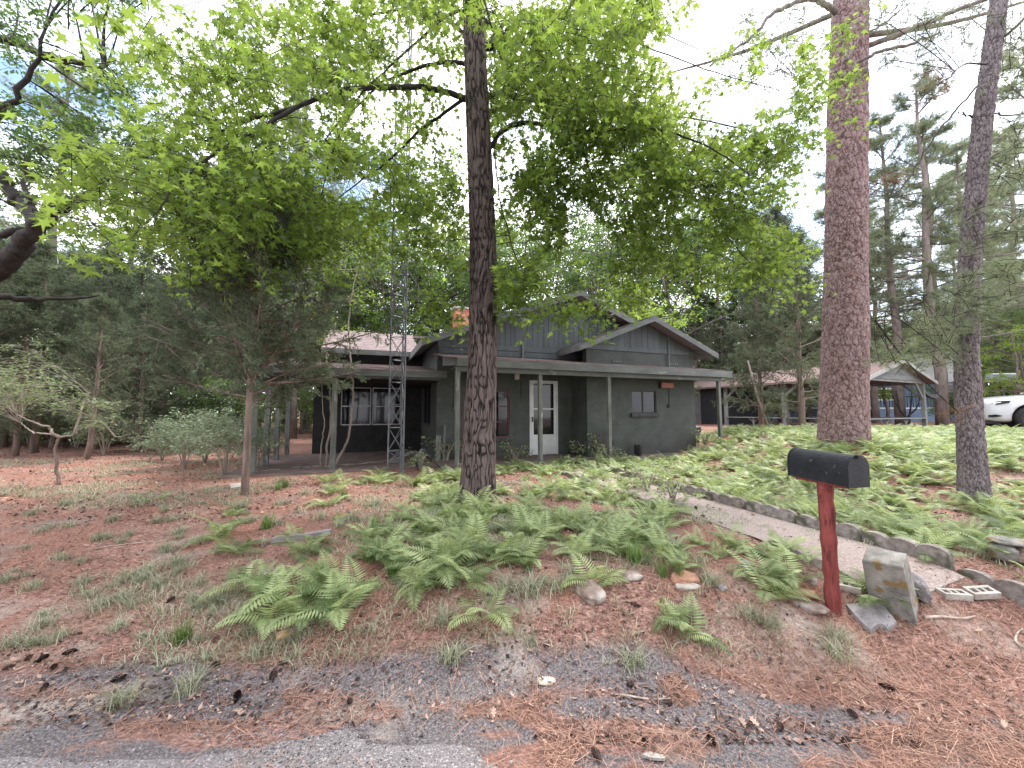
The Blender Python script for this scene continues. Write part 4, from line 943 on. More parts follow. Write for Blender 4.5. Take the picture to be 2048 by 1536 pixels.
# ------------------------------------------------------------------ wagon wheel, hose wheel, props against the wall
M_RUST = mat('rusty_iron', (.05, .035, .032), (.12, .075, .06), 14, .85, .5)
def wheel(root, R__, mat_, spokes=10, rim=.02, hub=.05, w=.035):
    """wheel standing in its local xz plane"""
    MX = Matrix.Rotation(R_(90), 4, 'X')
    a = MB().lathe([(R__ - rim, -w / 2), (R__, -w / 2), (R__, w / 2), (R__ - rim, w / 2), (R__ - rim, -w / 2)], 36, MX).build('rim', mat_, root, False, fixn=True)
    b = MB().lathe([(0, -w), (hub, -w), (hub, w), (0, w)], 12, MX).build('hub', mat_, root)
    for k in range(spokes):
        g = 2 * math.pi * k / spokes; MB().tube([(hub * .8 * math.cos(g), 0, hub * .8 * math.sin(g)), ((R__ - rim * .5) * math.cos(g), 0, (R__ - rim * .5) * math.sin(g))], .009, 5).build('spoke', mat_, root)
wc = at(1205, 892, 10.3); wr = empty('wagon_wheel', (0, 0, 0), 0, 'old dark iron wagon wheel leaning on the porch wall near the sliding window', 'wheel')
uu, zc = on_v(1206, 896, .50); wr.location = P0 + HU * uu + HV * .48 + Vector((0, 0, .33)); wr.rotation_euler = (R_(-9), 0, TH + R_(4)); wheel(wr, .34, M_RUST, 10)
uu, zc = on_v(838, 909, .9); hw = empty('cart_wheel', (0, 0, 0), 0, 'pale grey tipped cart wheel with bent handle beside the antenna tower', 'wheel'); hw.location = P0 + HU * (uu) + HV * .55 + Vector((0, 0, .17)); hw.rotation_euler = (R_(10), R_(12), TH + R_(62)); wheel(hw, .22, M_GALV, 6, .03, .04, .05)
MB().tube([(0, .0, .05), (-.18, .1, .12), (-.40, .25, -.05), (-.62, .35, -.15)], .014, 6).tube([(0, .12, .05), (-.2, .2, .10), (-.45, .32, -.08)], .012, 6).build('handle', M_GALV, hw)
for px_, h_, lab in ((876, .62, 'short weathered plank leaning on the wall beside the first porch post'), (888, .88, 'tall thin grey stake leaning on the wall beside the first porch post')):
    uu, _ = on_v(px_, 900, 1.25); q = P0 + HU * uu + HV * 1.30; pl = MB().cbox(-.06 if h_ < .7 else -.025, .06 if h_ < .7 else .025, -.02, .02, -.1, h_, .006).build('leaning_plank' if h_ < .7 else 'leaning_stake', M_POST); pl.location = q; pl.rotation_euler = (R_(-8), R_(3), TH); tag(pl, lab, 'plank' if h_ < .7 else 'stake')
# dark round-topped box at the wing wall
uu, _ = on_v(1278, 888, .45); bx = MB().prism([(-.13, -.1), (.13, -.1), (.13, .30)] + [(.13 * math.cos(R_(a)), .30 + .10 * math.sin(R_(a))) for a in range(15, 180, 15)] + [(-.13, .30)], -.16, .16).build('meter_box', M_BLACK); bx.location = P0 + HU * uu + HV * .50 + Vector((0, 0, .05)); bx.rotation_euler = (0, 0, TH + R_(30)); bx.scale = (.6, .5, .6); tag(bx, 'small black round-topped box standing among ferns below the sliding window', 'box')
# ------------------------------------------------------------------ mailbox on its leaning red post
M_MBX = mat('black_mailbox_paint', (.009, .010, .014), (.020, .021, .027), 7, .5, .25, 70, .3, c3=(.09, .09, .09), s3=30, b3=(.66, .74))
M_REDP = mat('red_stained_wood', (.17, .035, .032), (.30, .072, .065), 5, .75, .8, 30, .35, stretch=(6, 6, .5), c3=(.10, .022, .02), s3=7, b3=(.55, .68))
base = gnd(1667, 1213); ba, bb = Vector((2.094, 2.92)), Vector((2.174, 2.50)); bz = (at(1686, 974, 2.50).z + at(1571, 951, 2.92).z) / 2
ax = (bb - ba); blen = ax.length; axn = ax.normalized(); mc = (ba + bb) / 2 + Vector((-axn.y, axn.x)) * .085
mbx = empty('mailbox', tuple(base), 0, 'black arched metal mailbox on a leaning red wooden post', 'mailbox')
Mb = Matrix.Translation(Vector((mc.x, mc.y, bz)) - base) @ Matrix.Rotation(math.atan2(axn.y, axn.x), 4, 'Z') @ Matrix.Rotation(R_(1.2), 4, 'Y')
def arch(w, h, n=12): return [(-w, 0), (w, 0)] + [(w * math.cos(math.pi * i / n), h - w + w * math.sin(math.pi * i / n)) for i in range(n + 1)]
MB().prism(arch(.080, .205), -blen / 2, blen / 2 - .012, Mb, 'x').build('box', M_MBX, mbx, fixn=True)
dr = MB().prism(arch(.085, .213), blen / 2 - .011, blen / 2 + .006, Mb @ Matrix.Translation((0, 0, -.004)), 'x').build('door', M_MBX, mbx, fixn=True)
MB().prism(arch(.0835, .2105), -blen / 2 - .008, -blen / 2 + .004, Mb @ Matrix.Translation((0, 0, -.002)), 'x').build('rear_rim', M_MBX, mbx, fixn=True)
MB().box(blen / 2 + .006, blen / 2 + .022, -.02, .02, .185, .205, Mb).build('latch', M_MBX, dr)
MB().box(-blen / 2 + .03, blen / 2 - .05, -.055, .055, -.02, -.001, Mb).build('shelf_board', M_REDP, mbx)
topc = Mb @ Vector((-.01, 0, -.021)); pv = MB(); rr = random.Random(2); prev = None
fw_ = Vector((axn.x, axn.y, 0)); sw_ = Vector((-axn.y, axn.x, 0)); n = 26
fw_ = (Matrix.Rotation(R_(50), 3, 'Z') @ fw_); sw_ = (Matrix.Rotation(R_(50), 3, 'Z') @ sw_)
b0 = Vector((0, 0, -.15)); t0 = topc
for i in range(n + 1):
    c = b0.lerp(t0, i / n); w_ = .042 + .002 * math.sin(i * 1.3); ring = []
    for a_, b_ in ((-1, -.8), (-.8, -1), (0, -1.0), (.8, -1), (1, -.8), (1, 0), (1, .8), (.8, 1), (0, 1), (-.8, 1), (-1, .8), (-1, 0)):
        k = 1 + rr.uniform(-.06, .035) * (1 if i % 3 else 1.5); ring.append(c + (fw_ * a_ + sw_ * b_) * w_ * k)
    pv.v += [tuple(p) for p in ring]
    if i: pv.f += [((i - 1) * 12 + k, (i - 1) * 12 + (k + 1) % 12, i * 12 + (k + 1) % 12, i * 12 + k) for k in range(12)]
pv.f.append(tuple(n * 12 + k for k in range(12))); pv.build('post', M_REDP, mbx, True)
# ------------------------------------------------------------------ stones, slabs, bricks
M_ROCK = mat('brown_grey_rock', (.16, .115, .095), (.33, .26, .225), 9, .92, .9, 45, .2, c3=(.46, .42, .39), s3=6, rand=.15)
M_ROCKO = mat('orange_rock', (.26, .13, .085), (.42, .25, .17), 9, .92, .8, 45, .2)
M_SLABC = mat('broken_concrete', (.17, .155, .16), (.32, .295, .30), 16, .93, .9, 80, .2, c3=(.09, .085, .08), s3=30, b3=(.6, .68))
M_LICH = mat('lichened_concrete', (.13, .125, .115), (.33, .31, .285), 7, .93, .8, 60, .2, c3=(.20, .14, .07), s3=9, b3=(.56, .64))
M_PALEB = mat('pale_brick', (.30, .265, .24), (.47, .425, .39), 12, .9, .6, 60, .2)
def rock(name, px, py, sx, sy, sz, rz, m, label, cat='rock', seed=1, group=None, sink=.3, tilt=(0, 0), pos=None):
    P = pos or gnd(px, py); n = 14; th = np.linspace(0, math.pi, n); ph = np.linspace(0, 2 * math.pi, 20, endpoint=False); T_, Ph = np.meshgrid(th, ph, indexing='ij')
    x, y, z = np.sin(T_) * np.cos(Ph), np.sin(T_) * np.sin(Ph), np.cos(T_); 
    d1, d2, idc = worley(x * 1.15 + seed, y * 1.15, z * 1.15, seed); r = 1 + .5 * (d1 - .5) + .25 * (fbm(x * 2, y * 2, z * 2, 3, seed) - .5)
    q = lambda v: np.sign(v) * np.abs(v) ** .72
    V = np.stack([q(x) * r * sx, q(y) * r * sy, q(z) * r * sz], 2).reshape(-1, 3)
    i = np.arange(n - 1)[:, None] * 20; j = np.arange(20)[None]; F = np.stack([i + j, i + 20 + j, i + 20 + (j + 1) % 20, i + (j + 1) % 20], 2).reshape(-1, 4)
    o = link(name, npmesh(name, V, F, m, None, True)); o.location = (P.x, P.y, P.z + sz * (1 - sink * 2)); o.rotation_euler = (R_(tilt[0]), R_(tilt[1]), rz); return tag(o, label, cat, group)
rock('rock', 1182, 1190, .085, .10, .05, .4, M_ROCK, 'angular brown rock jutting from the bank below a fern, left of the two-toned rock', seed=3, tilt=(20, 0))
rock('rock', 1372, 1158, .10, .07, .035, .1, M_ROCKO, 'flat two-toned rock lying on the bank between grass tufts, pale along its lower edge', seed=5, tilt=(18, 0)); rock('rock', 1375, 1172, .10, .03, .02, .1, M_PALEB, 'pale lower stone layer beneath the flat two-toned rock', seed=6, tilt=(15, 0))
rock('rock', 1608, 1215, .13, .045, .035, -.9, M_ROCK, 'long grey stone in the bank just left of the red mailbox post', seed=8, tilt=(10, 0))
rock('rock', 1592, 1188, .14, .04, .03, -.6, M_ROCKO, 'long orange-brown stone in the bank above the grey one by the mailbox post', seed=9, tilt=(8, 0))
rock('rock', 1622, 1165, .04, .035, .03, .3, M_ROCK, 'small round brown stone touching the mailbox post', seed=10); rock('rock', 1497, 1142, .045, .05, .06, .3, M_SLABC, 'dark upright stone half hidden by ferns left of the mailbox', seed=11)
rock('rock', 897, 1083, .05, .04, .025, .3, M_ROCKO, 'small pinkish stone among ferns in front of the big tree', seed=12); rock('rock', 1262, 1152, .09, .05, .03, .1, M_ROCK, 'half buried pale rock in the bank beneath a grass tuft', seed=13)
rock('rock', 1722, 1198, .016, .014, .011, .3, M_PALEB, 'tiny pale pebble between the mailbox post and the concrete pillar', cat='pebble', seed=14); rock('rock', 1445, 1178, .035, .03, .02, .3, M_SLABC, 'small dark stone below a fern right of the two-toned rock', seed=15)
rock('rock', 570, 1272, .05, .045, .016, .3, mat('orange_sand', (.50, .30, .17), (.62, .40, .24), 40, .95, .8, 150, .1), 'small mound of orange sand on the bank below the left fern clump', cat='sand mound', seed=16, sink=.5)
rock('rock', 1092, 1362, .05, .03, .012, .2, mat('pale_sand', (.52, .42, .33), (.64, .55, .45), 40, .95, .8, 150, .1), 'small heap of pale sand where the bank meets the road', cat='sand mound', seed=17, sink=.5)
rock('rock', 2034, 1098, .13, .09, .02, .2, M_LICH, 'flat pale stone on top of the pile by the edging stones', seed=21, pos=gnd(2034, 1128) + Vector((.02, .05, .16)))
rock('rock', 2022, 1118, .10, .09, .07, .5, M_LICH, 'mossy stone under the left end of the flat pale stone', seed=22, pos=gnd(2024, 1128) + Vector((.0, .05, .05))); rock('rock', 2052, 1125, .09, .08, .06, .5, M_ROCK, 'brown stone under the right end of the flat pale stone', seed=23, pos=gnd(2060, 1132) + Vector((0, .02, .05)))
def flatstone(name, poly, th, m, label, cat, lift=.02, tiltz=0):
    P = [gnd(*p) for p in poly]; c = sum(P, Vector()) / len(P); V = []
    for dz in (lift + tiltz, lift - th):
        for p in P: V.append((p.x - c.x, p.y - c.y, p.z - c.z + dz))
    n = len(P); o = MB().add(V, [tuple(range(n)), tuple(range(2 * n - 1, n - 1, -1))] + [((i + 1) % n, i, i + n, (i + 1) % n + n) for i in range(n)]).build(name, m, fixn=True); o.location = c; return tag(o, label, cat)
flatstone('concrete_slab', [(1692, 1216), (1764, 1213), (1794, 1253), (1776, 1268), (1768, 1259), (1757, 1257), (1750, 1263), (1742, 1270), (1722, 1252)], .05, M_SLABC, 'broken slab of speckled concrete lying on the bank right of the mailbox post', 'concrete slab', .035)
flatstone('wood_chip', [(1284, 1517), (1300, 1512), (1332, 1520), (1329, 1526), (1300, 1524)], .012, M_PALEB, 'pale chip of wood lying on the needles near the bottom of the picture', 'wood chip', .02)
flatstone('flat_stone', [(459, 971), (487, 968), (489, 975), (462, 978)], .05, M_PALEB, 'flat white stone beside the foot of the small cedar trunk', 'stone', .03)
# leaning concrete pillar
pb_ = gnd(1788, 1206); pil = MB(); R45 = R_(38)
lv = [(-.12, .118, .118), (.0, .114, .114), (.06, .112, .110), (.14, .109, .111), (.22, .111, .109), (.29, .107, .108), (.345, .108, .106), (.353, .101, .10)]
for k, (z, a_, b_) in enumerate(lv):
    for s, t in ((-1, -1), (1, -1), (1, 1), (-1, 1)):
        x, y = s * a_, t * b_; pil.v.append((x * math.cos(R45) - y * math.sin(R45) + .0 * z, x * math.sin(R45) + y * math.cos(R45), z))
    if k: pil.f += [((k - 1) * 4 + j, (k - 1) * 4 + (j + 1) % 4, k * 4 + (j + 1) % 4, k * 4 + j) for j in range(4)]
pil.f.append(tuple((len(lv) - 1) * 4 + j for j in range(4))); po = pil.build('concrete_pillar', M_LICH); po.location = pb_; po.rotation_euler = (R_(4), R_(-12), 0); tag(po, 'short lichened concrete pillar leaning at the road end of the path', 'concrete pillar')
rock('rock', 1838, 1196, .045, .085, .085, -.5, M_SLABC, 'dark rounded slab leaning behind the concrete pillar', seed=31, sink=.1, tilt=(0, -16))
def holebrick(px, py, rz, label, tilt=(0, 0), sink=0.0):
    m = MB(); w, d, h = .085, .044, .022
    
    m.box(-w, w, -d, -.022, -h, h).box(-w, w, .022, d, -h, h)
    for a_, b_ in ((-w, -.066), (-.030, -.014), (.014, .030), (.066, w)): m.box(a_, b_, -.0219, .0219, -h + .002, h - .0015)
    o = m.build('cored_brick', M_PALEB); q = gnd(px, py); o.location = q + Vector((0, 0, .022 - sink)); o.rotation_euler = (R_(tilt[0]), R_(tilt[1]), rz); return tag(o, label, 'brick', 'cored bricks lying near the path end')
holebrick(1908, 1196, -.15, 'pale brick with core holes lying flat right of the pillar, left one of the pair', (4, 0), .008)
holebrick(1964, 1199, -.1, 'pale brick with core holes tilted on another stone, right one of the pair', (12, -6), -.02); holebrick(1692, 1176, -.7, 'pale brick with core holes between the mailbox post and the pillar', (10, 0), .0)
# timber lying on the slope
M_LOG = mat('silver_weathered_timber', (.17, .15, .155), (.36, .33, .335), 6, .85, .7, 40, .2, stretch=(.6, 6, 6))
a_, b_ = gnd(545, 1084), gnd(662, 1072); lg = MB(); d_ = (b_ - a_).normalized(); s_ = Vector((-d_.y, d_.x, 0))
for i in range(9):
    c = (a_ - a_).lerp(b_ - a_, i / 8) + Vector((0, 0, .035 + .006 * math.sin(i))); k = .030 if 0 < i < 8 else .024
    for u_, v_ in ((-1, -1), (1, -1), (1.1, .6), (.3, 1), (-1, .8)): lg.v.append(tuple(c + s_ * u_ * k + Vector((0, 0, v_ * k))))
    if i: lg.f += [((i - 1) * 5 + j, (i - 1) * 5 + (j + 1) % 5, i * 5 + (j + 1) % 5, i * 5 + j) for j in range(5)]
lg.f += [(4, 3, 2, 1, 0), tuple(40 + j for j in range(5))]; lo_ = lg.build('weathered_timber', M_LOG); lo_.location = a_; tag(lo_, 'silvery weathered length of timber lying on the slope beside a small fern', 'timber')
# pale edging bricks in front of the carport floor
rr = random.Random(12); xs = [(505, 946), (528, 944), (548, 942), (592, 937), (612, 937), (633, 935), (655, 936), (684, 932), (703, 931), (725, 929), (741, 927), (757, 926), (776, 923)]
lab_ = ['first', 'second', 'third', 'fourth', 'fifth', 'sixth', 'seventh', 'eighth', 'ninth', 'tenth', 'eleventh', 'twelfth', 'thirteenth']
for i, (x, y) in enumerate(xs):
    q = gnd(x, y); L_ = rr.uniform(.07, .14); o = MB().cbox(-L_, L_, -.045, .045, -.04, .035, .008).build('edging_brick', M_PALEB); o.location = q; o.rotation_euler = (rr.uniform(-.1, .1), rr.uniform(-.08, .08), TH - .1 + rr.uniform(-.2, .2)); tag(o, 'whitish edging block at the front of the carport floor, %s from the left' % lab_[i], 'edging block', 'whitish blocks edging the carport floor')
# pine cones
cone = MB(); rr = random.Random(4)
for lay in range(9):
    z = -.04 + lay * .01; R__ = .026 * math.sin(math.pi * (lay + 1.2) / 10.5)
    for k in range(9):
        g = 6.283 * (k + .5 * (lay % 2)) / 9; c, s = math.cos(g), math.sin(g); cone.add([(z, .35 * R__ * c, .35 * R__ * s), (z + .010, R__ * c - .006 * s, R__ * s + .006 * c), (z + .014, R__ * 1.15 * c, R__ * 1.15 * s), (z + .010, R__ * c + .006 * s, R__ * s - .006 * c)], [(0, 1, 2), (0, 2, 3), (0, 3, 2, 1)])
cone_me = cone.mesh('pine_cone'); cone_me.materials.append(mat('dark_cone', (.035, .022, .02), (.11, .07, .06), 30, .9, .3, rand=.3))
cones = [(14, 1346), (58, 1322), (82, 1328), (108, 1341), (135, 1318), (90, 1382), (240, 1362), (428, 1333), (545, 1358), (475, 1396), (1272, 1208), (1335, 1412), (1262, 1372), (1655, 1198), (1708, 1436), (795, 1230), (340, 1206), (1195, 1520), (1290, 1490), (1770, 1378), (1690, 1492), (1420, 1486), (1560, 1462), (1830, 1500), (700, 1408)]
for i, (x, y) in enumerate(cones):
    o = link('pine_cone', cone_me); q = gnd(x, y); o.location = q + Vector((0, 0, .018)); o.scale = [rr.uniform(.5, .8)] * 3; o.rotation_euler = (rr.uniform(0, 6), rr.uniform(-.3, .3), rr.uniform(0, 6)); tag(o, 'dark fallen pine cone lying on the needle-covered bank', 'pine cone', 'fallen pine cones on the bank')
# fallen sticks
M_STK = mat('bare_stick', (.26, .20, .17), (.45, .37, .32), 20, .85, .3)
for i, (pts, r0, lb) in enumerate(([[(1850, 1240), (1885, 1237), (1925, 1241), (1952, 1238)], .012, 'pale exposed root crossing the needles in front of the cored bricks'], [[(190, 1098), (260, 1088), (330, 1082)], .006, 'thin fallen stick among the grass on the left bank'], [[(1240, 1392), (1300, 1402), (1342, 1398)], .006, 'thin dark stick lying at the road edge'], [[(2046, 1300), (2032, 1288), (2036, 1270), (2046, 1262)], .008, 'bent pale stick at the right end of the driveway'], [[(430, 960), (445, 948), (452, 940)], .008, 'short bare stick standing by the shrub near the small cedar'])):
    P = [gnd(*p) + Vector((0, 0, .012)) for p in pts]; S_ = pathpts([tuple(p) for p in P], 4); c = Vector(S_[0]); o = MB().tube([Vector(p) - c for p in S_], np.linspace(r0, r0 * .5, len(S_)), 6).build('fallen_stick', M_STK, None, True); o.location = c; tag(o, lb, 'stick')
# ------------------------------------------------------------------ open pavilion
PC = Vector((15.3, 16.6, .80)); TP = R_(25); pav = empty('pavilion', tuple(PC), TP, 'open timber pavilion with reddish shingle roof and perimeter benches behind the large pine', 'pavilion'); W = 5.9; LEN = 9.6; HB = 2.17
M_PPOST = mat('grey_timber_post', (.17, .18, .175), (.30, .31, .30), 6, .85, .5, 40, .2, stretch=(1, 1, .2)); M_PROOF = mat('reddish_shingle', (.15, .105, .10), (.28, .20, .19), 30, .95, .8, 100, .15)
M_PSIDE = mat('grey_gable_board', (.13, .135, .14), (.21, .215, .22), 3, .75, .3, stretch=(.3, 1, 1)); M_DARKS = mat('near_black_siding', (.022, .022, .028), (.035, .035, .042), 4, .8, .3)
MB().box(-.2, W + .2, -.2, LEN, -.9, -.01).build('floor', M_SLAB, pav)
bk = MB(); rr = random.Random(9)
for row in range(5):
    z = -.36 + row * .07; y = -.2
    while y < LEN - .2: bk.box(-.245, -.205, y + .004, y + .20, z + .003, z + .065); y += .205
    x = -.2
    while x < W: bk.box(x + .004, x + .20, -.245, -.205, z + .003, z + .065); x += .205
o = bk.build('brick_edge', M_BRICK, pav); o['kind'] = 'stuff'
for (u, v) in ((0, 3.2), (0, 6.4), (0, 0), (W, 0), (W, 3.2), (W, 6.4)): MB().cbox(u - .08, u + .08, v - .08, v + .08, -.05, HB, .01).build('post', M_PPOST, pav)
MB().box(-.06, .06, -.1, 6.5, HB, HB + .2).box(W - .06, W + .06, -.1, LEN, HB, HB + .2).box(.061, W - .061, -.06, .06, HB, HB + .2).build('beam', M_PPOST, pav)
for (a_, b_) in (((0, 0, 1.55), (.55, 0, HB)), ((W, 0, 1.35), (W - .75, 0, HB)), ((W, .05, 1.45), (W, .75, HB)), ((0, 3.2, 1.5), (0, 2.5, HB)), ((0, 3.25, 1.5), (0, 3.95, HB)), ((0, 6.4, 1.5), (0, 5.7, HB)), ((.0, .05, 1.5), (0, .75, HB))): MB().bar(a_, b_, .09).build('brace', M_PPOST, pav)
ev, rg_z = .42, 3.20; ez = 2.26
for s in (0, 1):
    a_ = [(-ev, -ev, ez), (W / 2, -ev, rg_z), (W / 2, LEN, rg_z), (-ev, LEN, ez)]
    if s: a_ = [(W - x, y, z) for x, y, z in a_][::-1]
    slab('roof', a_, .10, M_PROOF).parent = pav
for s in (0, 1):
    p_ = [(-ev, ez - .16), (W / 2, rg_z - .16), (W / 2, rg_z - .005), (-ev, ez - .005)]
    if s: p_ = [(W - x, z) for x, z in p_][::-1]
    MB().prism(p_, -ev - .035, -ev - .002).build('rake_board', mat('pale_rake', (.26, .26, .25), (.36, .36, .35), 5, .7), pav)
k = 0; z = HB + .10
while z < rg_z - .25:
    z2 = min(z + .26, rg_z - .14); hw0 = (rg_z - .12 - z) / (rg_z - ez) * (W / 2 + ev) ; hw1 = max(.02, (rg_z - .12 - z2) / (rg_z - ez) * (W / 2 + ev))
    hw0 = min(hw0, W / 2 + ev * .3); hw1 = min(hw1, W / 2 + ev * .3)
    MB().prism([(W / 2 - hw0, z), (W / 2 + hw0, z), (W / 2 + hw1, z2 - .006), (W / 2 - hw1, z2 - .006)], -.12 - .012 * (k % 2), -.08).build('gable_board', M_PSIDE, pav); z = z2; k += 1
MB().box(.0, 3.3, 6.55, 6.7, -.01, 2.3).box(.0, .12, 6.7, LEN, -.01, 2.3).box(3.2, 3.3, 6.7, LEN, -.01, 2.3).build('shed_wall', M_DARKS, pav)
bd = MB()
for i in range(17): bd.box(-.03, -.002, 8.1, LEN + .1, .0 + i * .135, .125 + i * .135)
bd.build('lap_board', M_PSIDE, pav); MB().box(-.035, -.003, 6.75, 8.05, 0, 2.2).build('shed_door', M_DARKS, pav)
for (p_, q_) in (((.0, 0, .45), (0, 3.1, .45)), ((0, 3.3, .45), (0, 6.3, .45)), ((.1, 0, .45), (W - .1, 0, .45)), ((W, .1, .45), (W, 6.3, .45))):
    a_, b_ = Vector(p_), Vector(q_); d_ = (b_ - a_).normalized(); bn = MB().bar(a_, b_, .32, .045).build('bench', M_PPOST, pav); ln = (b_ - a_).length
    for t in ((.5,) if ln < 3.5 else (.33, .66)):
        c = a_.lerp(b_, t); lgs = MB().bar((c.x, c.y, -.05), (c.x, c.y, .42), .07)
        for s in (-1, 1): lgs.bar((c.x, c.y, .18), tuple(c + d_ * .28 * s + Vector((0, 0, -.03))), .05)
        lgs.build('bench_leg', M_PPOST, bn)
# picnic table end seen under the pavilion roof
pt_ = empty('picnic_table', tuple(PC + Vector((math.cos(TP) * 1.6 - math.sin(TP) * 2.4, math.sin(TP) * 1.6 + math.cos(TP) * 2.4, 0))), TP + .3, 'black picnic table under the pavilion roof beside the large pine trunk', 'table')
MB().box(-.38, .38, -.9, .9, .70, .75).build('table_top', M_BLACK, pt_)
for s in (-1, 1): MB().box(s * .62 - .13, s * .62 + .13, -.9, .9, .42, .46).build('seat', M_BLACK, pt_)
for t in (-.65, .65):
    l_ = MB()
    for s in (-1, 1): l_.bar((s * .22, t, .70), (s * .60, t, 0), .08)
    l_.bar((-.7, t, .39), (.7, t, .39), .07); l_.build('leg', M_BLACK, pt_)
# ------------------------------------------------------------------ blue neighbour house far behind
BH = at(1815, 822, 31); bh = empty('blue_house', (BH.x, 31, .9), R_(-3), 'blue clapboard house with white trim, white upper wall and railed deck beyond the pavilion', 'house')
M_BLUE = mat('blue_clapboard', (.13, .19, .30), (.19, .26, .38), 2, .7, .2, rand=.05); M_WTRIM = mat('white_trim', (.74, .75, .78), (.82, .82, .84), 3, .6)
X0, X1 = -9.5, 5.6
cl = MB(); z = 0
while z < 3.1: cl.prism([(0, z), (-.03, z + .004), (-.008, z + .19), (0, z + .19)], X0, X1, axis='x') if False else cl.add([(X0, -.035, z), (X1, -.035, z), (X1, -.006, z + .195), (X0, -.006, z + .195), (X0, .0, z), (X1, 0, z)], [(0, 1, 2, 3), (1, 0, 4, 5)]); z += .195
MB().box(X0, X1, .0, 6, -.5, 3.1).build('body', M_BLUE, bh); o = cl.build('clapboards', M_BLUE, bh); o['kind'] = 'stuff'
def bwin(px0, py0, px1, py1):
    d0, d1 = at(px0, py0, 31), at(px1, py1, 31); x0, x1, z1, z0 = d0.x - BH.x, d1.x - BH.x, d0.z - .9, d1.z - .9
    f = MB().box(x0, x0 + .12, -.09, -.04, z0, z1).box(x1 - .12, x1, -.09, -.04, z0, z1).box(x0 + .12, x1 - .12, -.09, -.04, z1 - .12, z1).box(x0 + .12, x1 - .12, -.09, -.04, z0, z0 + .12).box(x0 + .12, x1 - .12, -.085, -.045, (z0 + z1) / 2 - .05, (z0 + z1) / 2 + .05).build('window', M_WTRIM, bh)
    MB().box(x0 + .12, x1 - .12, -.06, -.05, z0 + .12, z1 - .12).build('pane', M_GLASS, f)
bwin(1735, 776, 1792, 801); bwin(1882, 767, 1914, 799); bwin(1640, 778, 1680, 800)
zr = at(1815, 815, 30).z - .9; MB().box(X0, X1, -1.25, -.04, zr - .10, zr).build('deck', M_WTRIM, bh)
rl = MB(); rl.box(X0 + 2, X1, -1.24, -1.18, zr + .82, zr + .88); x = X0 + 2
while x < X1: rl.box(x, x + .03, -1.225, -1.195, zr + .001, zr + .819); x += .22
rl.build('railing', M_BLACK, bh)
MB().box(-3.5, 6.2, -1.24, -1.0, -.5, zr - .11).build('deck_skirt', M_BLUE, bh)
MB().prism([(X0 - .4, 3.0), (X1 + .4, 3.0), (X1 + .4, 3.12), (X0 - .4, 3.12)], -.5, 6.5).build('eave', M_WTRIM, bh)
uw = MB().box(.9, 6.2, .8, 6.0, 3.12, 6.1).build('upper_wall', M_WTRIM, bh); lv_ = MB()
for k in range(9): lv_.box(4.7 + k * .15, 4.75 + k * .15, .76, .797, 3.5, 5.3)
lv_.build('louvre', M_CONDUIT, uw)
MB().prism([(.6, 6.1), (6.5, 6.1), (3.5, 7.2)], .6, 6.2).build('upper_roof', M_PROOF, bh)
# pale metal box on a dark post, hammock
q = at(2008, 822, 19); wb = empty('box_on_post', (q.x, 19, gz(q.x, 19)), R_(-12), 'pale louvred metal box on a dark post above the white car', 'utility box'); zt_, zb_ = at(2008, 747, 19).z - gz(q.x, 19), at(2008, 764, 19).z - gz(q.x, 19)
MB().bar((0, 0, -.2), (0, 0, zb_), .12).build('post', M_BLACK, wb); MB().cbox(-.50, .50, -.2, .2, zb_, zt_, .03).build('box', mat('pale_box_metal', (.36, .42, .44), (.46, .52, .54), 5, .5), wb); l_ = MB()
for k in range(12): l_.box(-.42 + k * .072, -.395 + k * .072, -.222, -.201, zb_ + .06, zt_ - .07)
l_.build('louvre', M_CONDUIT, wb)
q = at(1866, 790, 20.2); hm = empty('hammock', (q.x, q.y, q.z), 0, 'dark grey bundled hammock hanging between the pavilion post and a trunk', 'hammock'); S_ = [(-.42, 0, .05), (-.2, .0, -.12), (.1, 0, -.22), (.35, 0, -.12), (.5, .1, .18)]; c = MB()
for i in range(4):
    p_, q_ = Vector(S_[i]), Vector(S_[i + 1]); c.add([p_ + Vector((0, -.05, .02)), q_ + Vector((0, -.05, .02)), q_ + Vector((0, .02, .24)), p_ + Vector((0, .02, .20)), p_ + Vector((0, .08, -.02)), q_ + Vector((0, .08, -.02))], [(0, 1, 2, 3), (3, 2, 5, 4), (0, 4, 5, 1)])
c.build('cloth', mat('dark_canvas', (.06, .06, .065), (.11, .11, .115), 9, .9), hm); MB().tube([(.5, .1, .28), (1.0, .2, .55)], .012, 5).tube([(-.42, 0, .18), (-.62, 0, .30)], .012, 5).build('rope', M_BLACK, hm)
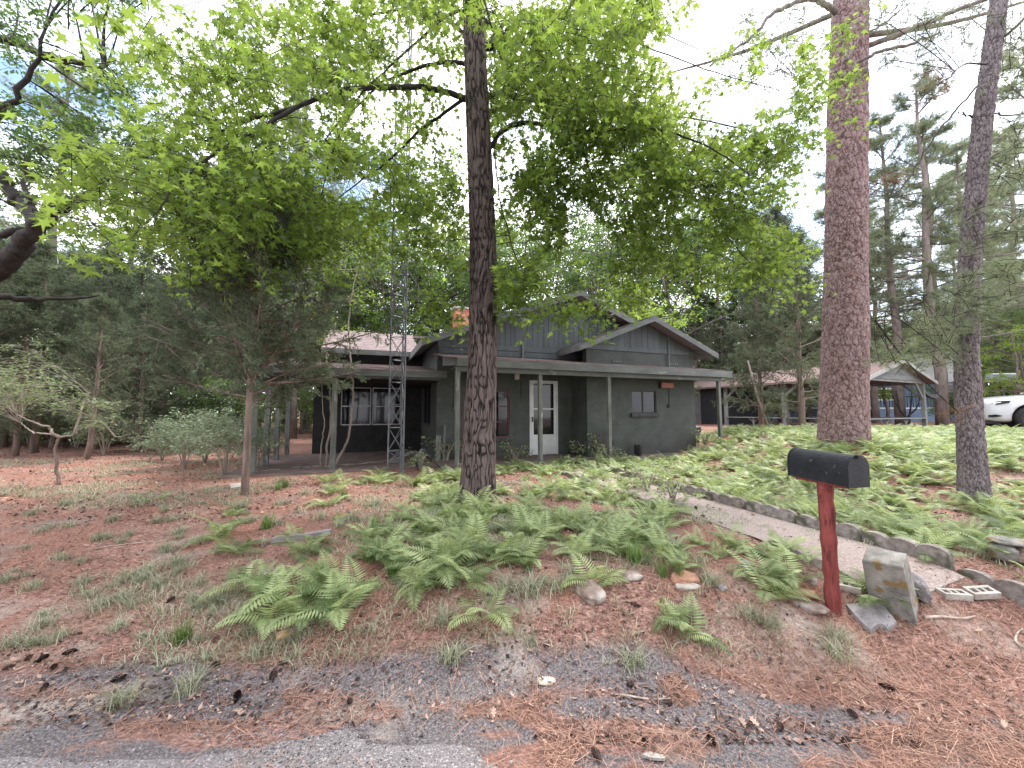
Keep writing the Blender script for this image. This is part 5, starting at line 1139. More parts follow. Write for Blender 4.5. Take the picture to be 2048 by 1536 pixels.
# ------------------------------------------------------------------ white car at the right edge, nose toward the left
def make_car():
    q = at(1972, 822, 12.6); gzc = .965
    car = empty('parked_car', (16.55, 13.74, gzc), R_(-28), 'white sport utility car parked at the right edge with its nose toward the house', 'car')
    Mp = mat('white_car_paint', (.50, .51, .55), (.54, .55, .59), 2, .25, 0, spec=.5, coat=.8); Mg = glassmat('car_glass', (.02, .022, .025), .03); Mt = mat('tyre_rubber', (.015, .015, .016), (.03, .03, .03), 20, .85); Mr = mat('black_rim', (.015, .015, .018), (.04, .04, .045), 9, .3, spec=.6); Mk = mat('black_plastic', (.012, .012, .014), (.02, .02, .022), 9, .6)
    # stations: x, half width, z bottom, z shoulder, z top (hood or roof line handled separately)
    st_ = [(.00, .62, .42, .80, .90), (.04, .78, .30, .90, 1.00), (.16, .90, .25, .97, 1.06), (.45, .96, .24, 1.00, 1.12), (.95, .985, .24, 1.03, 1.17), (1.45, 1.0, .26, 1.05, 1.20), (2.0, 1.0, .27, 1.06, 1.22), (3.2, 1.0, .28, 1.08, 1.22), (4.3, .99, .30, 1.10, 1.24), (4.85, .95, .36, 1.08, 1.22), (5.02, .86, .48, .98, 1.12)]
    def sect(x, w, zb, zs, zt):
        h = [(0, zb), (w * .86, zb), (w * .97, zb + .10), (w, (zb + zs) * .5), (w * .995, zs - .12), (w * .955, zs), (w * .80, zt - .03), (w * .45, zt), (0, zt + .012)]
        return [(x, -y, z) for y, z in h] + [(x, y, z) for y, z in h[-2:0:-1]]
    m = MB(); S = [sect(*s) for s in st_]; n = len(S[0])
    for s in S: m.v += s
    for i in range(len(S) - 1): m.f += [(i * n + k, i * n + (k + 1) % n, (i + 1) * n + (k + 1) % n, (i + 1) * n + k) for k in range(n)]
    m.f += [tuple(range(n)), tuple((len(S) - 1) * n + k for k in range(n - 1, -1, -1))]
    me = m.mesh('body'); tmp = bpy.data.objects.new('body', me); COL.objects.link(tmp); s2 = tmp.modifiers.new('s', 'SUBSURF'); s2.levels = s2.render_levels = 2
    cut = MB()
    for x in (1.0, 4.02): cut.lathe([(0, -1.3), (.455, -1.3), (.455, 1.3), (0, 1.3)], 40, Matrix.Translation((x, 0, .42)) @ Matrix.Rotation(R_(90), 4, 'X'))
    co = bpy.data.objects.new('cut', cut.mesh('cut')); COL.objects.link(co)
    import bmesh
    b_ = bmesh.new(); b_.from_mesh(co.data); bmesh.ops.remove_doubles(b_, verts=b_.verts, dist=1e-4); bmesh.ops.recalc_face_normals(b_, faces=b_.faces); b_.to_mesh(co.data); b_.free()
    b_ = bmesh.new(); b_.from_mesh(me); bmesh.ops.recalc_face_normals(b_, faces=b_.faces); b_.to_mesh(me); b_.free()
    bo = tmp.modifiers.new('b', 'BOOLEAN'); bo.object = co; bo.operation = 'DIFFERENCE'; bo.solver = 'EXACT'
    dg = bpy.context.evaluated_depsgraph_get(); nm = bpy.data.meshes.new_from_object(tmp.evaluated_get(dg)); tmp.modifiers.clear(); tmp.data = nm; bpy.data.objects.remove(co)
    nm.materials.clear(); nm.materials.append(Mp); nm.polygons.foreach_set('use_smooth', [True] * len(nm.polygons)); tmp.parent = car
    # cabin
    cs = [(1.55, .86, 1.19, 1.20), (1.95, .84, 1.19, 1.45), (2.45, .80, 1.19, 1.70), (3.1, .80, 1.19, 1.76), (4.2, .79, 1.19, 1.73), (4.75, .78, 1.19, 1.40), (4.93, .78, 1.17, 1.19)]
    m = MB(); 
    for x, w_, zb, zt in cs:
        t = (zt - zb); m.v += [(x, -w_ - .04, zb), (x, -w_ + .12 * min(1, t * 2), zt - .05 * min(1, t * 2)), (x, -w_ * .6, zt), (x, w_ * .6, zt), (x, w_ - .12 * min(1, t * 2), zt - .05 * min(1, t * 2)), (x, w_ + .04, zb)]
    m.f += [(i * 6 + k, i * 6 + k + 1, (i + 1) * 6 + k + 1, (i + 1) * 6 + k) for i in range(len(cs) - 1) for k in range(5)]
    m.build('cabin_glass', Mg, car, False, fixn=True)
    m = MB(); rf_ = [(x, w_, zb, zt) for x, w_, zb, zt in cs[2:5]]
    for x, w_, zb, zt in rf_: m.v += [(x, -w_ + .07, zt - .06), (x, -w_ * .6, zt + .025), (x, w_ * .6, zt + .025), (x, w_ - .07, zt - .06)]
    m.f += [(i * 4 + k, i * 4 + k + 1, (i + 1) * 4 + k + 1, (i + 1) * 4 + k) for i in range(2) for k in range(3)]; m.build('roof', Mp, car, True)
    for x in (1.0, 4.02):
        for s in (-1, 1):
            wh = empty('wheel', (x, s * .90, .39)); wh.parent = car; wh.name = 'wheel'; MX = Matrix.Rotation(R_(90), 4, 'X')
            MB().lathe([(.27, -.12), (.36, -.125), (.385, -.10), (.39, 0), (.385, .10), (.36, .125), (.27, .12)], 40, MX).build('tyre', Mt, wh, True)
            r_ = MB().lathe([(.245, -.115), (.27, -.118), (.272, .1), (.245, .1), (.245, -.115)], 36, MX); r_.lathe([(0, -.02), (.10, -.03), (.10, .05), (0, .05)], 16, MX)
            for k in range(10):
                g = 6.283 * k / 10; c, s_ = math.cos(g), math.sin(g); r_.bar((c * .06, s * .06, s_ * .06), (c * .255, s * .075, s_ * .255), .035)
            r_.build('rim', Mr, wh, False, fixn=True)
            MB().lathe([(.0, .02), (.44, .02), (.44, .03), (0, .03)], 30, Matrix.Translation((x, s * .62, .42)) @ MX).build('arch_liner', Mk, car)
    Ml = mat('headlight_lens', (.35, .37, .40), (.5, .52, .55), 6, .1, spec=.8)
    for s in (-1, 1):
        hl = MB().add([(.10, s * .62, .90), (.135, s * .80, .93), (.30, s * .905, .97), (.55, s * .955, .985), (.50, s * .968, .90), (.28, s * .93, .85), (.12, s * .84, .81), (.065, s * .66, .80)], [(0, 1, 6, 7), (1, 2, 5, 6), (2, 3, 4, 5)]).build('headlight', Mk, car, True, fixn=True)
        hl2 = MB().add([(.122, s * .83, .90), (.17, s * .875, .915), (.17, s * .89, .865), (.118, s * .85, .85)], [(0, 1, 2, 3)]); hl2.add([(.22, s * .905, .93), (.33, s * .94, .945), (.33, s * .95, .91), (.22, s * .92, .895)], [(0, 1, 2, 3)]); hl2.build('lamp', Ml, hl, False, fixn=True)
        MB().add([(.07, s * .80, .50), (.20, s * .925, .52), (.34, s * .975, .47), (.20, s * .945, .43), (.06, s * .82, .42)], [(0, 1, 2, 3, 4)]).build('fog_recess', Mk, car, fixn=True)
        MB().cbox(1.75, 1.93, s * 1.08 - .10, s * 1.08 + .10, 1.16, 1.30, .03).build('mirror', Mp, car)
        MB().box(1.5, 3.5, s * .985 - .03, s * .985 + .02, .30, .34).build('side_skirt', Mk, car)
    gr_ = MB()
    for k in range(7): gr_.box(-.02, .03, -.52, .52, .56 + k * .05, .585 + k * .05)
    gr_.build('grille', mat('chrome', (.5, .5, .52), (.6, .6, .62), 5, .2, metal=.9), car)
    MB().cbox(.02, .35, -.80, .80, .18, .27, .03).build('lower_bumper', Mk, car)
make_car()
# ------------------------------------------------------------------ hero trees
def adopt(root, o): o.parent = root; o.location = -root.location; return o
def px_path(L_): return [tuple(at(a, b, y)) + (r,) for a, b, y, r in L_]
RNG = np.random.default_rng(20)
# --- sweetgum in the middle of the picture
sgb = gnd(955, 992); Yt = 5.5; sgb = Vector((at(955, 990, Yt).x, Yt, gz(at(955, 990, Yt).x, Yt)))
sg = empty('sweetgum_tree', tuple(sgb), 0, 'tall sweetgum tree with dark furrowed trunk and star-shaped leaves in front of the porch', 'tree')
fx = lambda w_: w_ * .5 * Yt / FPX
tp = [(sgb.x + .0, Yt, sgb.z - .12, fx(70))] + [tuple(at(a, b, Yt)) + (fx(w_),) for a, b, w_ in ((957, 930, 66), (960, 850, 63), (964, 740, 58), (966, 620, 55), (966, 500, 54), (962, 380, 52), (957, 270, 50), (952, 150, 47), (946, 20, 43))]
tp += [(tp[-1][0] - .02, Yt, 8.2, .135), (tp[-1][0] + .05, Yt + .1, 10.5, .09), (tp[-1][0], Yt + .1, 13, .03)]
V, F, rel, cell = relief_trunk(tp, 300, 'furrow', 4, z1=7.6, dz=.013, flare=.22); adopt(sg, link('trunk', npmesh('trunk', V, F, M_BARKS, None, True, {'relief': rel, 'cell': cell})))
LB = MB(); skel = []; up_ = pathpts(tp[-4:], 5); LB.tube([tuple(p[:3]) for p in up_ if p[2] > 7.4], [p[3] for p in up_ if p[2] > 7.4], 12)
limbs = [
 ([(930, 196, 5.5), (880, 181, 5.35), (830, 174, 5.2), (760, 176, 5.0), (700, 178, 4.8), (650, 192, 4.6), (600, 212, 4.4), (540, 245, 4.2), (500, 265, 4.05), (440, 300, 3.9), (390, 335, 3.75), (350, 372, 3.6), (320, 420, 3.5)], .048, .008),
 ([(600, 211, 4.4), (555, 226, 4.5), (500, 240, 4.6), (445, 262, 4.7), (400, 288, 4.75), (330, 300, 4.8), (250, 330, 4.8)], .026, .006),
 ([(922, 126, 5.5), (890, 125, 5.5), (850, 132, 5.6), (800, 150, 5.8), (750, 168, 6.0), (690, 178, 6.3), (620, 200, 6.6), (560, 240, 6.9), (480, 280, 7.1)], .034, .008),
 ([(918, 22, 5.5), (890, 35, 5.4), (860, 60, 5.3), (800, 115, 5.1), (745, 165, 5.0), (700, 215, 4.9), (650, 280, 4.8)], .028, .006),
 ([(930, 199, 5.5), (880, 232, 5.7), (840, 260, 5.9), (800, 300, 6.1), (760, 335, 6.3), (730, 355, 6.5), (700, 378, 6.7), (640, 420, 6.9), (560, 450, 7.1)], .030, .006),
 ([(975, 194, 5.5), (1010, 188, 5.6), (1050, 195, 5.7), (1090, 207, 5.8), (1150, 215, 6.0), (1220, 215, 6.2), (1300, 225, 6.4), (1400, 240, 6.5), (1500, 262, 6.6), (1600, 300, 6.7)], .036, .008),
 ([(982, 292, 5.5), (1000, 266, 5.45), (1030, 250, 5.4), (1070, 247, 5.3), (1120, 255, 5.2), (1170, 263, 5.1), (1240, 258, 5.0), (1330, 262, 4.95), (1420, 295, 4.9), (1500, 350, 4.85)], .044, .007),
 ([(967, -10, 5.5), (985, 60, 5.0), (1000, 110, 4.8), (1015, 160, 4.7), (1025, 200, 4.6)], .018, .006),
 ([(985, 292, 5.5), (992, 340, 5.4), (1000, 400, 5.3), (1015, 460, 5.2), (1035, 520, 5.2), (1080, 580, 5.1), (1150, 620, 5.0)], .014, .004),
 ([(1300, 225, 6.4), (1370, 300, 6.3), (1420, 400, 6.2), (1460, 480, 6.1), (1530, 545, 6.0), (1620, 550, 5.9)], .016, .004),
 ([(950, 60, 5.5), (980, -60, 5.2), (1080, -160, 4.6), (1220, -200, 4.1), (1330, -150, 3.9)], .040, .01),
 ([(948, 30, 5.5), (900, -80, 5.0), (760, -200, 4.2), (600, -230, 3.6), (420, -160, 3.0), (300, -40, 2.7)], .040, .008),
 ([(955, 120, 5.5), (1020, 40, 6.2), (1120, 20, 7.0), (1260, 40, 7.6), (1400, 100, 8.0)], .035, .008),
 ([(950, 90, 5.5), (860, 20, 6.3), (740, 30, 7.2), (600, 80, 8.0), (460, 150, 8.6)], .035, .008),
 ([(1010, 60, 5.2), (1100, 45, 5.1), (1230, 70, 5.2), (1360, 120, 5.4), (1480, 160, 5.6), (1600, 190, 5.9)], .016, .004),
 ([(1240, 258, 5.0), (1260, 330, 5.2), (1300, 400, 5.4), (1350, 470, 5.6)], .010, .003),
 ([(750, 178, 5.0), (700, 230, 5.2), (660, 320, 5.4), (640, 400, 5.5), (620, 470, 5.6)], .014, .004),
 ([(1150, 262, 5.15), (1180, 340, 5.3), (1210, 420, 5.4), (1230, 470, 5.4)], .014, .004)]
for i, (L_, r0, r1) in enumerate(limbs):
    if i in (0, 2, 3, 4, 5, 6, 8):
        L_ = [(957 if L_[0][1] > 100 else 950, L_[0][1] + (8 if i not in (4, 6) else 6), 5.5)] + L_
    S_, rr_ = limbpx(L_, r0, r1, .008, i); LB.tube(S_, rr_, 8); skel += list(S_)
for k in range(9):   # limbs of the crown above the picture
    az = 6.283 * k / 9 + .3; z = 7.2 + .6 * k; o = np.array([tp[-3][0], Yt, z]); Lb = 3.6 - .25 * k; S_ = pathpts([o, o + np.array([math.cos(az) * Lb * .5, math.sin(az) * Lb * .5, .7]), o + np.array([math.cos(az) * Lb, math.sin(az) * Lb, .8])], 5); LB.tube(S_, np.linspace(.06, .012, len(S_)), 7); skel += list(S_)
adopt(sg, LB.build('limbs', M_LIMB, None, True)); skel = np.array(skel)
def blobs(rects, seed):
    r = np.random.default_rng(seed); out = []
    for x0, y0, x1, y1, Y0, Y1, n in rects:
        for _ in range(n): out.append(tuple(at(r.uniform(x0, x1), r.uniform(y0, y1), r.uniform(Y0, Y1))))
    return np.array(out)
rects = [(200, -60, 560, 120, 3.6, 7.5, 26), (560, -60, 910, 200, 4.2, 7.6, 58), (260, 120, 700, 330, 3.6, 7.0, 50), (230, 300, 560, 470, 3.5, 6.0, 34), (560, 320, 920, 510, 4.6, 7.4, 66),
 (620, 200, 900, 340, 5.2, 7.6, 18), (960, -60, 1290, 230, 3.8, 7.6, 84), (1000, 200, 1330, 340, 4.8, 7.0, 44), (1250, 230, 1500, 380, 4.8, 7.2, 44), (1480, 250, 1590, 340, 5.0, 7.0, 6), (1000, 330, 1150, 560, 5.0, 6.4, 32), (1140, 330, 1290, 470, 5.0, 6.6, 18), (990, 540, 1200, 630, 4.8, 5.6, 11), (870, 520, 935, 660, 5.0, 5.6, 5),
 (1290, 380, 1570, 570, 5.2, 7.2, 46), (1500, 470, 1620, 570, 5.6, 6.8, 7), (1220, 520, 1330, 610, 6.0, 7.0, 7), (1390, 60, 1640, 230, 4.6, 6.8, 13), (1660, 60, 1700, 240, 5.4, 6.2, 3), (1300, 20, 1400, 90, 4.2, 6.0, 0), (340, 440, 480, 510, 4.0, 5.4, 6),
 (130, 330, 250, 420, 2.9, 3.4, 4), (180, 480, 260, 560, 3.0, 3.6, 1), (380, 470, 420, 560, 4, 4.8, 3)]
rects = [r[:6] + (int(r[6] * (1.25 if r[6] > 10 else 1)),) for r in rects] + [(900, -60, 1330, 330, 4.2, 7.6, 40), (1290, 250, 1620, 400, 5.0, 7.0, 26), (1120, 430, 1270, 560, 5.6, 6.6, 8), (420, 430, 760, 540, 4.8, 7.0, 24)]
cen = near_skel(blobs(rects, 5), skel, 1.55); rad = RNG.uniform(.30, .52, len(cen))
pos, Rm, sc, ti, tw = foliage(RNG, cen, rad, 9, 9, .105, STAR, .70, .5, .75, .42, .05)
ov = near_skel(blobs([(-400, -900, 2300, -120, 3.0, 8.0, 160)], 9), skel, 1.3); ovr = np.full(len(ov), .6); p2, R2, s2, t2, tw2 = foliage(RNG, ov, ovr, 8, 8, .14, STAR, .5, .4, .6)
near = blobs([(150, -20, 330, 110, 2.1, 2.7, 3), (1330, -40, 1400, 40, 3.2, 3.8, 1)], 12); p3, R3, s3, t3, tw3 = foliage(RNG, near, np.full(len(near), .28), 5, 6, .12, STAR, .5, .6, .6)
pos = np.concatenate([pos, p2, p3]); Rm = np.concatenate([Rm, R2, R3]); sc = np.concatenate([sc, s2, s3]); ti = np.concatenate([ti, t2, t3])
# keep the trunk and the front of the house readable, as in the photograph
X_, Y_ = proj(pos); bad = (pos[:, 1] < 5.35) & (np.abs(X_ - 958) < 34) & (Y_ > 60) & (Y_ < 900)
bad |= (Y_ > 700); gap = (vnoise(X_ / 70.0, Y_ / 62.0, pos[:, 1] * .25, 61) < .22) & (Y_ > -100); bad |= gap
bad |= ((X_ > 1335) & (X_ < 1660) & (Y_ < 250) & (vnoise(X_ / 45.0, Y_ / 45.0, 3, 8) < .45)) | ((X_ > 1130) & (X_ < 1270) & (Y_ > 400) & (Y_ < 520) & (np.abs(X_ - 1100 - (Y_ - 380) * .7) < 60)) | ((pos[:, 1] < 2.2) & (X_ > 350) & (X_ < 1900))
k_ = ~bad; pos, Rm, sc, ti = pos[k_], Rm[k_], sc[k_], ti[k_]
X_, Y_ = proj(pos); vis = (X_ > 5) & (X_ < 2043) & (Y_ > 5) & (Y_ < 760); order = np.argsort(np.where(vis, pos[:, 1], 99))[:300]; sel = np.zeros(len(pos), bool); sel[order] = True
V, F, T = spread(STAR[0], STAR[1], pos[~sel], Rm[~sel], sc[~sel], ti[~sel]); cr_ = adopt(sg, link('crown', npmesh('crown', V, F, M_SG, T))); cr_['kind'] = 'stuff'
lm = npmesh('leaf', STAR[0], STAR[1], M_SG, np.full(len(STAR[0]), .55))
for i in order:
    o = link('leaf', lm, None, sg); Mx = Matrix([list(Rm[i][r] * sc[i]) + [pos[i][r] - sgb[r]] for r in range(3)] + [[0, 0, 0, 1]]); o.matrix_local = Mx
cv, cf = connect(RNG, np.concatenate([cen, near]), skel, .0055, .003); parts_ = [(cv, cf, np.zeros(len(cv)))]; cv2, cf2 = connect(RNG, ov, skel, .012, .005); parts_.append((cv2, cf2, np.zeros(len(cv2))))
for t_ in (tw, tw2, tw3):
    a_, b_ = quads_curve(*t_, np.full(len(t_[0]), .0042), np.full(len(t_[0]), .0015), 2); parts_.append((a_, b_, np.zeros(len(a_))))
V, F, _ = joinp(parts_); X_, Y_ = proj(V); adopt(sg, link('twigs', npmesh('twigs', V, F, M_LIMB)))
print('sweetgum leaves', len(pos))
# --- the big pine
Yp = 7.5; pbx = at(1684, 880, Yp); ct_ = 1.32
pr = lambda w_: w_ * .5 * Yp / FPX * .75
bp = empty('large_pine_tree', (pbx.x, Yp, gz(pbx.x, Yp)), 0, 'thick straight pine with pinkish plated bark between the house and the pavilion', 'tree')
tp = [(pbx.x, Yp, gz(pbx.x, Yp) - .25, pr(108))] + [tuple(at(a, b, Yp)) + (pr(w_),) for a, b, w_ in ((1686, 840, 104), (1689, 700, 98), (1691, 550, 92), (1692, 400, 90), (1694, 250, 88), (1697, 120, 84), (1700, 0, 80))]
tp += [(tp[-1][0] + .03, Yp, 11, .25), (tp[-1][0] + .1, Yp, 15, .15), (tp[-1][0], Yp, 19, .05)]
V, F, rel, cell = relief_trunk(tp, 300, 'plate', 3, z1=10.9, dz=.015, flare=.10, amp=1.15); adopt(bp, link('trunk', npmesh('trunk', V, F, M_BARKP, None, True, {'relief': rel, 'cell': cell})))
LB = MB(); skel = []; u_ = pathpts(tp[-4:], 5); LB.tube([tuple(p[:3]) for p in u_ if p[2] > 10.6], [p[3] for p in u_ if p[2] > 10.6], 12)
for i, (L_, r0, r1) in enumerate([([(1672, 25, 7.4), (1650, 8, 7.2), (1620, -2, 7.1), (1580, 10, 7.0), (1540, 32, 6.9), (1510, 70, 6.8), (1475, 95, 6.7), (1420, 132, 6.6)], .060, .014), ([(1735, 92, 7.45), (1790, 72, 7.3), (1850, 48, 7.1), (1920, 18, 6.9), (2020, -20, 6.7)], .055, .03),
   ([(1700, 165, 7.22), (1706, 140, 7.1), (1722, 122, 7.0), (1760, 104, 6.9), (1810, 92, 6.8), (1865, 71, 6.7)], .040, .024), ([(1688, 105, 7.25), (1694, 115, 7.1), (1703, 128, 7.05)], .03, .022), ([(1730, 70, 7.4), (1770, 45, 7.2), (1820, 5, 7.0)], .02, .012),
   ([(1665, 60, 7.4), (1630, 110, 7.2), (1600, 130, 7.1), (1580, 170, 7.0)], .016, .006)]):
    S_, rr_ = limbpx(L_, r0, r1, .02, i); LB.tube(S_, rr_, 9); skel += list(S_)
for k in range(12):
    az = 2.4 * k; z = 9.5 + .7 * k; o = np.array([tp[-3][0], Yp, z]); Lb = 4 - .22 * k; S_ = pathpts([o, o + np.array([math.cos(az) * Lb * .5, math.sin(az) * Lb * .5, .3]), o + np.array([math.cos(az) * Lb, math.sin(az) * Lb, .9])], 4); LB.tube(S_, np.linspace(.06, .02, len(S_)), 7); skel += list(S_)
adopt(bp, LB.build('limbs', M_LIMBP, None, True)); skel = np.array(skel)
TUFT = [needle_tuft(16, .007, s, (12, 70)) for s in (1, 2, 3)]
def needles(root, cen, rad, ntw, nl, size, mleaf, skel, seed, name='needles', r0=.008, wood=M_LIMBP, droop=.1, tilt=1.0, wname='twigs'):
    r = np.random.default_rng(seed); pos, R, sc, ti, tw = foliage(r, cen, rad, ntw, nl, size, TUFT[0], .6, droop, tilt, .25, .0, 0.3); P = []
    for v in range(3): s = slice(v, None, 3); P.append(spread(*TUFT[v], pos[s], R[s], sc[s], ti[s]))
    V, F, T = joinp(P); adopt(root, link(name, npmesh(name, V, F, mleaf, T)))
    a_, b_ = quads_curve(*tw, np.full(len(tw[0]), .006), np.full(len(tw[0]), .003), 2); W_ = [(a_, b_, np.zeros(len(a_)))]
    if skel is not None: c_, d_ = connect(r, cen, skel, r0, .005); W_.append((c_, d_, np.zeros(len(c_))))
    V, F, _ = joinp(W_); adopt(root, link(wname, npmesh(wname, V, F, wood)))['kind'] = 'stuff'
cen = blobs([(1470, -10, 1660, 150, 6.4, 7.2, 34), (1750, -20, 2040, 120, 6.4, 7.6, 52), (1400, 90, 1470, 150, 6.5, 6.8, 2), (1770, 100, 1830, 150, 6.8, 7.0, 2), (1300, -700, 2300, -60, 5.5, 9.5, 120)], 31); cen = near_skel(cen, skel, 1.2)
needles(bp, cen, np.full(len(cen), .42), 6, 4, .17, M_PIN, skel, 32)
# --- the slimmer pine near the right edge
Yq = 5.0; q = at(1945, 985, Yq); rp = empty('slim_pine_tree', (q.x, Yq, gz(q.x, Yq)), 0, 'slimmer dark pine with needle tufts sprouting from its trunk near the right edge', 'tree')
pr = lambda w_: w_ * .5 * Yq / FPX * .64
tp = [(q.x + .01, Yq, gz(q.x, Yq) - .15, pr(64))] + [tuple(at(a, b, Yq)) + (pr(w_),) for a, b, w_ in ((1940, 860, 56), (1933, 700, 52), (1937, 560, 50), (1950, 400, 48), (1964, 250, 46), (1983, 110, 43), (1998, 0, 40), (2012, -80, 38))]
tp += [(tp[-1][0] + .05, Yq, 8.5, .09), (tp[-1][0] + .2, Yq, 12, .04)]
V, F, rel, cell = relief_trunk(tp, 190, 'small', 13, z1=8.3, dz=.013, flare=.22, amp=.9); adopt(rp, link('trunk', npmesh('trunk', V, F, M_BARKQ, None, True, {'relief': rel, 'cell': cell})))
LB = MB(); skel = []; u_ = pathpts(tp[-4:], 5); LB.tube([tuple(p[:3]) for p in u_ if p[2] > 8.1], [p[3] for p in u_ if p[2] > 8.1], 10)
for i, (L_, r0, r1) in enumerate([([(1956, 170, 4.9), (1917, 215, 4.8), (1888, 248, 4.75), (1855, 295, 4.7), (1823, 350, 4.65), (1785, 395, 4.6), (1745, 420, 4.6)], .014, .004), ([(1975, 128, 4.9), (1930, 128, 4.8), (1905, 150, 4.75), (1870, 172, 4.7), (1835, 205, 4.7)], .012, .004),
   ([(1998, 85, 4.95), (2025, 60, 4.9), (2060, 30, 4.9), (2120, -10, 4.9)], .022, .012), ([(1985, 228, 5.0), (2020, 230, 5.0), (2080, 222, 5.0), (2150, 210, 5)], .012, .008), ([(1945, 235, 4.9), (1925, 228, 4.85), (1912, 225, 4.8)], .012, .004), ([(1950, 420, 4.85), (1962, 405, 4.8), (1970, 395, 4.8)], .014, .006),
   ([(1925, 590, 4.9), (1890, 580, 4.8), (1850, 590, 4.7), (1800, 600, 4.7), (1750, 640, 4.7)], .012, .004), ([(1950, 480, 5), (2000, 470, 5.1), (2080, 440, 5.2)], .012, .005), ([(1960, 330, 5), (2010, 300, 5.1), (2080, 270, 5.2)], .012, .005), ([(1945, 560, 5), (2000, 555, 5.1), (2070, 540, 5.2)], .010, .005)]):
    S_, rr_ = limbpx(L_, r0, r1, .015, i); LB.tube(S_, rr_, 7); skel += list(S_)
adopt(rp, LB.build('limbs', M_LIMB, None, True)); skel = np.array(skel)
cen = blobs([(1925, 380, 1960, 660, 4.75, 4.9, 9), (1850, 560, 1930, 690, 4.4, 5.0, 9), (1745, 640, 1930, 735, 4.4, 5.2, 15), (1990, 210, 2060, 360, 4.6, 5.4, 12), (1985, 420, 2060, 600, 4.6, 5.4, 16), (1760, 20, 1900, 130, 4.6, 5.6, 5), (2000, 20, 2060, 200, 4.6, 5.4, 6), (1990, 850, 2000, 870, 4.8, 4.9, 0)], 41)
needles(rp, cen, np.full(len(cen), .20), 6, 4, .15, M_PIN, skel, 42, wood=M_LIMB, r0=.006)
cen = blobs([(1800, 130, 1920, 210, 4.65, 4.8, 4), (1770, 340, 1850, 410, 4.6, 4.7, 2), (1880, 820, 1925, 830, 4.6, 4.8, 1)], 43); needles(rp, cen, np.full(len(cen), .16), 5, 4, .13, M_DEAD, skel, 44, 'dead_needles', wood=M_LIMB, wname='dead_twigs')
# --- oak at the left edge with thick dark limbs
ob = Vector((at(-170, 800, 7.6).x, 7.6, 0)); ob.z = gz(ob.x, ob.y); oak = empty('old_oak_tree', tuple(ob), 0, 'old oak with thick dark crooked limbs reaching in at the left edge', 'tree')
LB = MB(); skel = []
for i, (L_, r0, r1) in enumerate([([(-170, 900, 7.6), (-160, 760, 7.6), (-130, 650, 7.5), (-90, 590, 7.4)], .36, .26), ([(-90, 590, 7.4), (-40, 560, 7.2), (10, 530, 7.0), (45, 490, 6.9), (75, 450, 6.8), (105, 420, 6.8), (150, 402, 6.9), (190, 385, 7.0), (240, 340, 7.2)], .20, .05), ([(-150, 700, 7.5), (-120, 480, 7.4), (-60, 380, 7.3), (0, 352, 7.2), (25, 395, 7.2), (55, 420, 7.1), (70, 445, 6.9)], .16, .07), ([(60, 420, 7.1), (50, 390, 7.1), (45, 350, 7.2), (70, 300, 7.4)], .06, .02),
   ([(-120, 480, 7.4), (-100, 250, 7.5), (-20, 90, 7.6), (80, 110, 7.8), (170, 130, 8.0), (220, 140, 8.1)], .14, .03), ([(-60, 380, 7.3), (-20, 250, 7.0), (40, 180, 6.8), (90, 60, 6.6)], .10, .02), ([(0, 530, 7.0), (-30, 480, 6.9), (10, 465, 6.8), (50, 460, 6.8)], .07, .05), ([(-90, 590, 7.4), (0, 590, 7.8), (80, 600, 8.2), (200, 590, 8.6)], .10, .02)]):
    S_, rr_ = limbpx(L_, r0, r1, .05, i + 60); LB.tube(S_, rr_, 10); skel += list(S_)
adopt(oak, LB.build('trunk', M_LIMB, None, True)); skel = np.array(skel)
cen = blobs([(-300, -100, 260, 60, 6.0, 9.0, 30), (-300, 60, 90, 260, 6.0, 9.0, 20), (140, 150, 300, 300, 7.0, 9.0, 18), (0, 220, 200, 380, 6.6, 9.0, 24), (-250, 300, 0, 560, 6.6, 9.0, 16), (60, 330, 260, 480, 7.4, 9.4, 14), (-900, -600, 300, -100, 5, 11, 60)], 51); cen = near_skel(cen, skel, 2.3)
r = np.random.default_rng(52); pos, R, sc, ti, tw = foliage(r, cen, np.full(len(cen), .55), 13, 11, .085, LOBED, .45, .2, .6)
V, F, T = spread(*LOBED, pos, R, sc, ti); c_ = adopt(oak, link('crown', npmesh('crown', V, F, M_OAK, T))); a_, b_ = quads_curve(*tw, np.full(len(tw[0]), .006), np.full(len(tw[0]), .002), 2); cv, cf = connect(r, cen, skel, .016, .006)
V, F, _ = joinp([(a_, b_, np.zeros(len(a_))), (cv, cf, np.zeros(len(cv)))]); adopt(oak, link('branches', npmesh('branches', V, F, M_LIMB)))
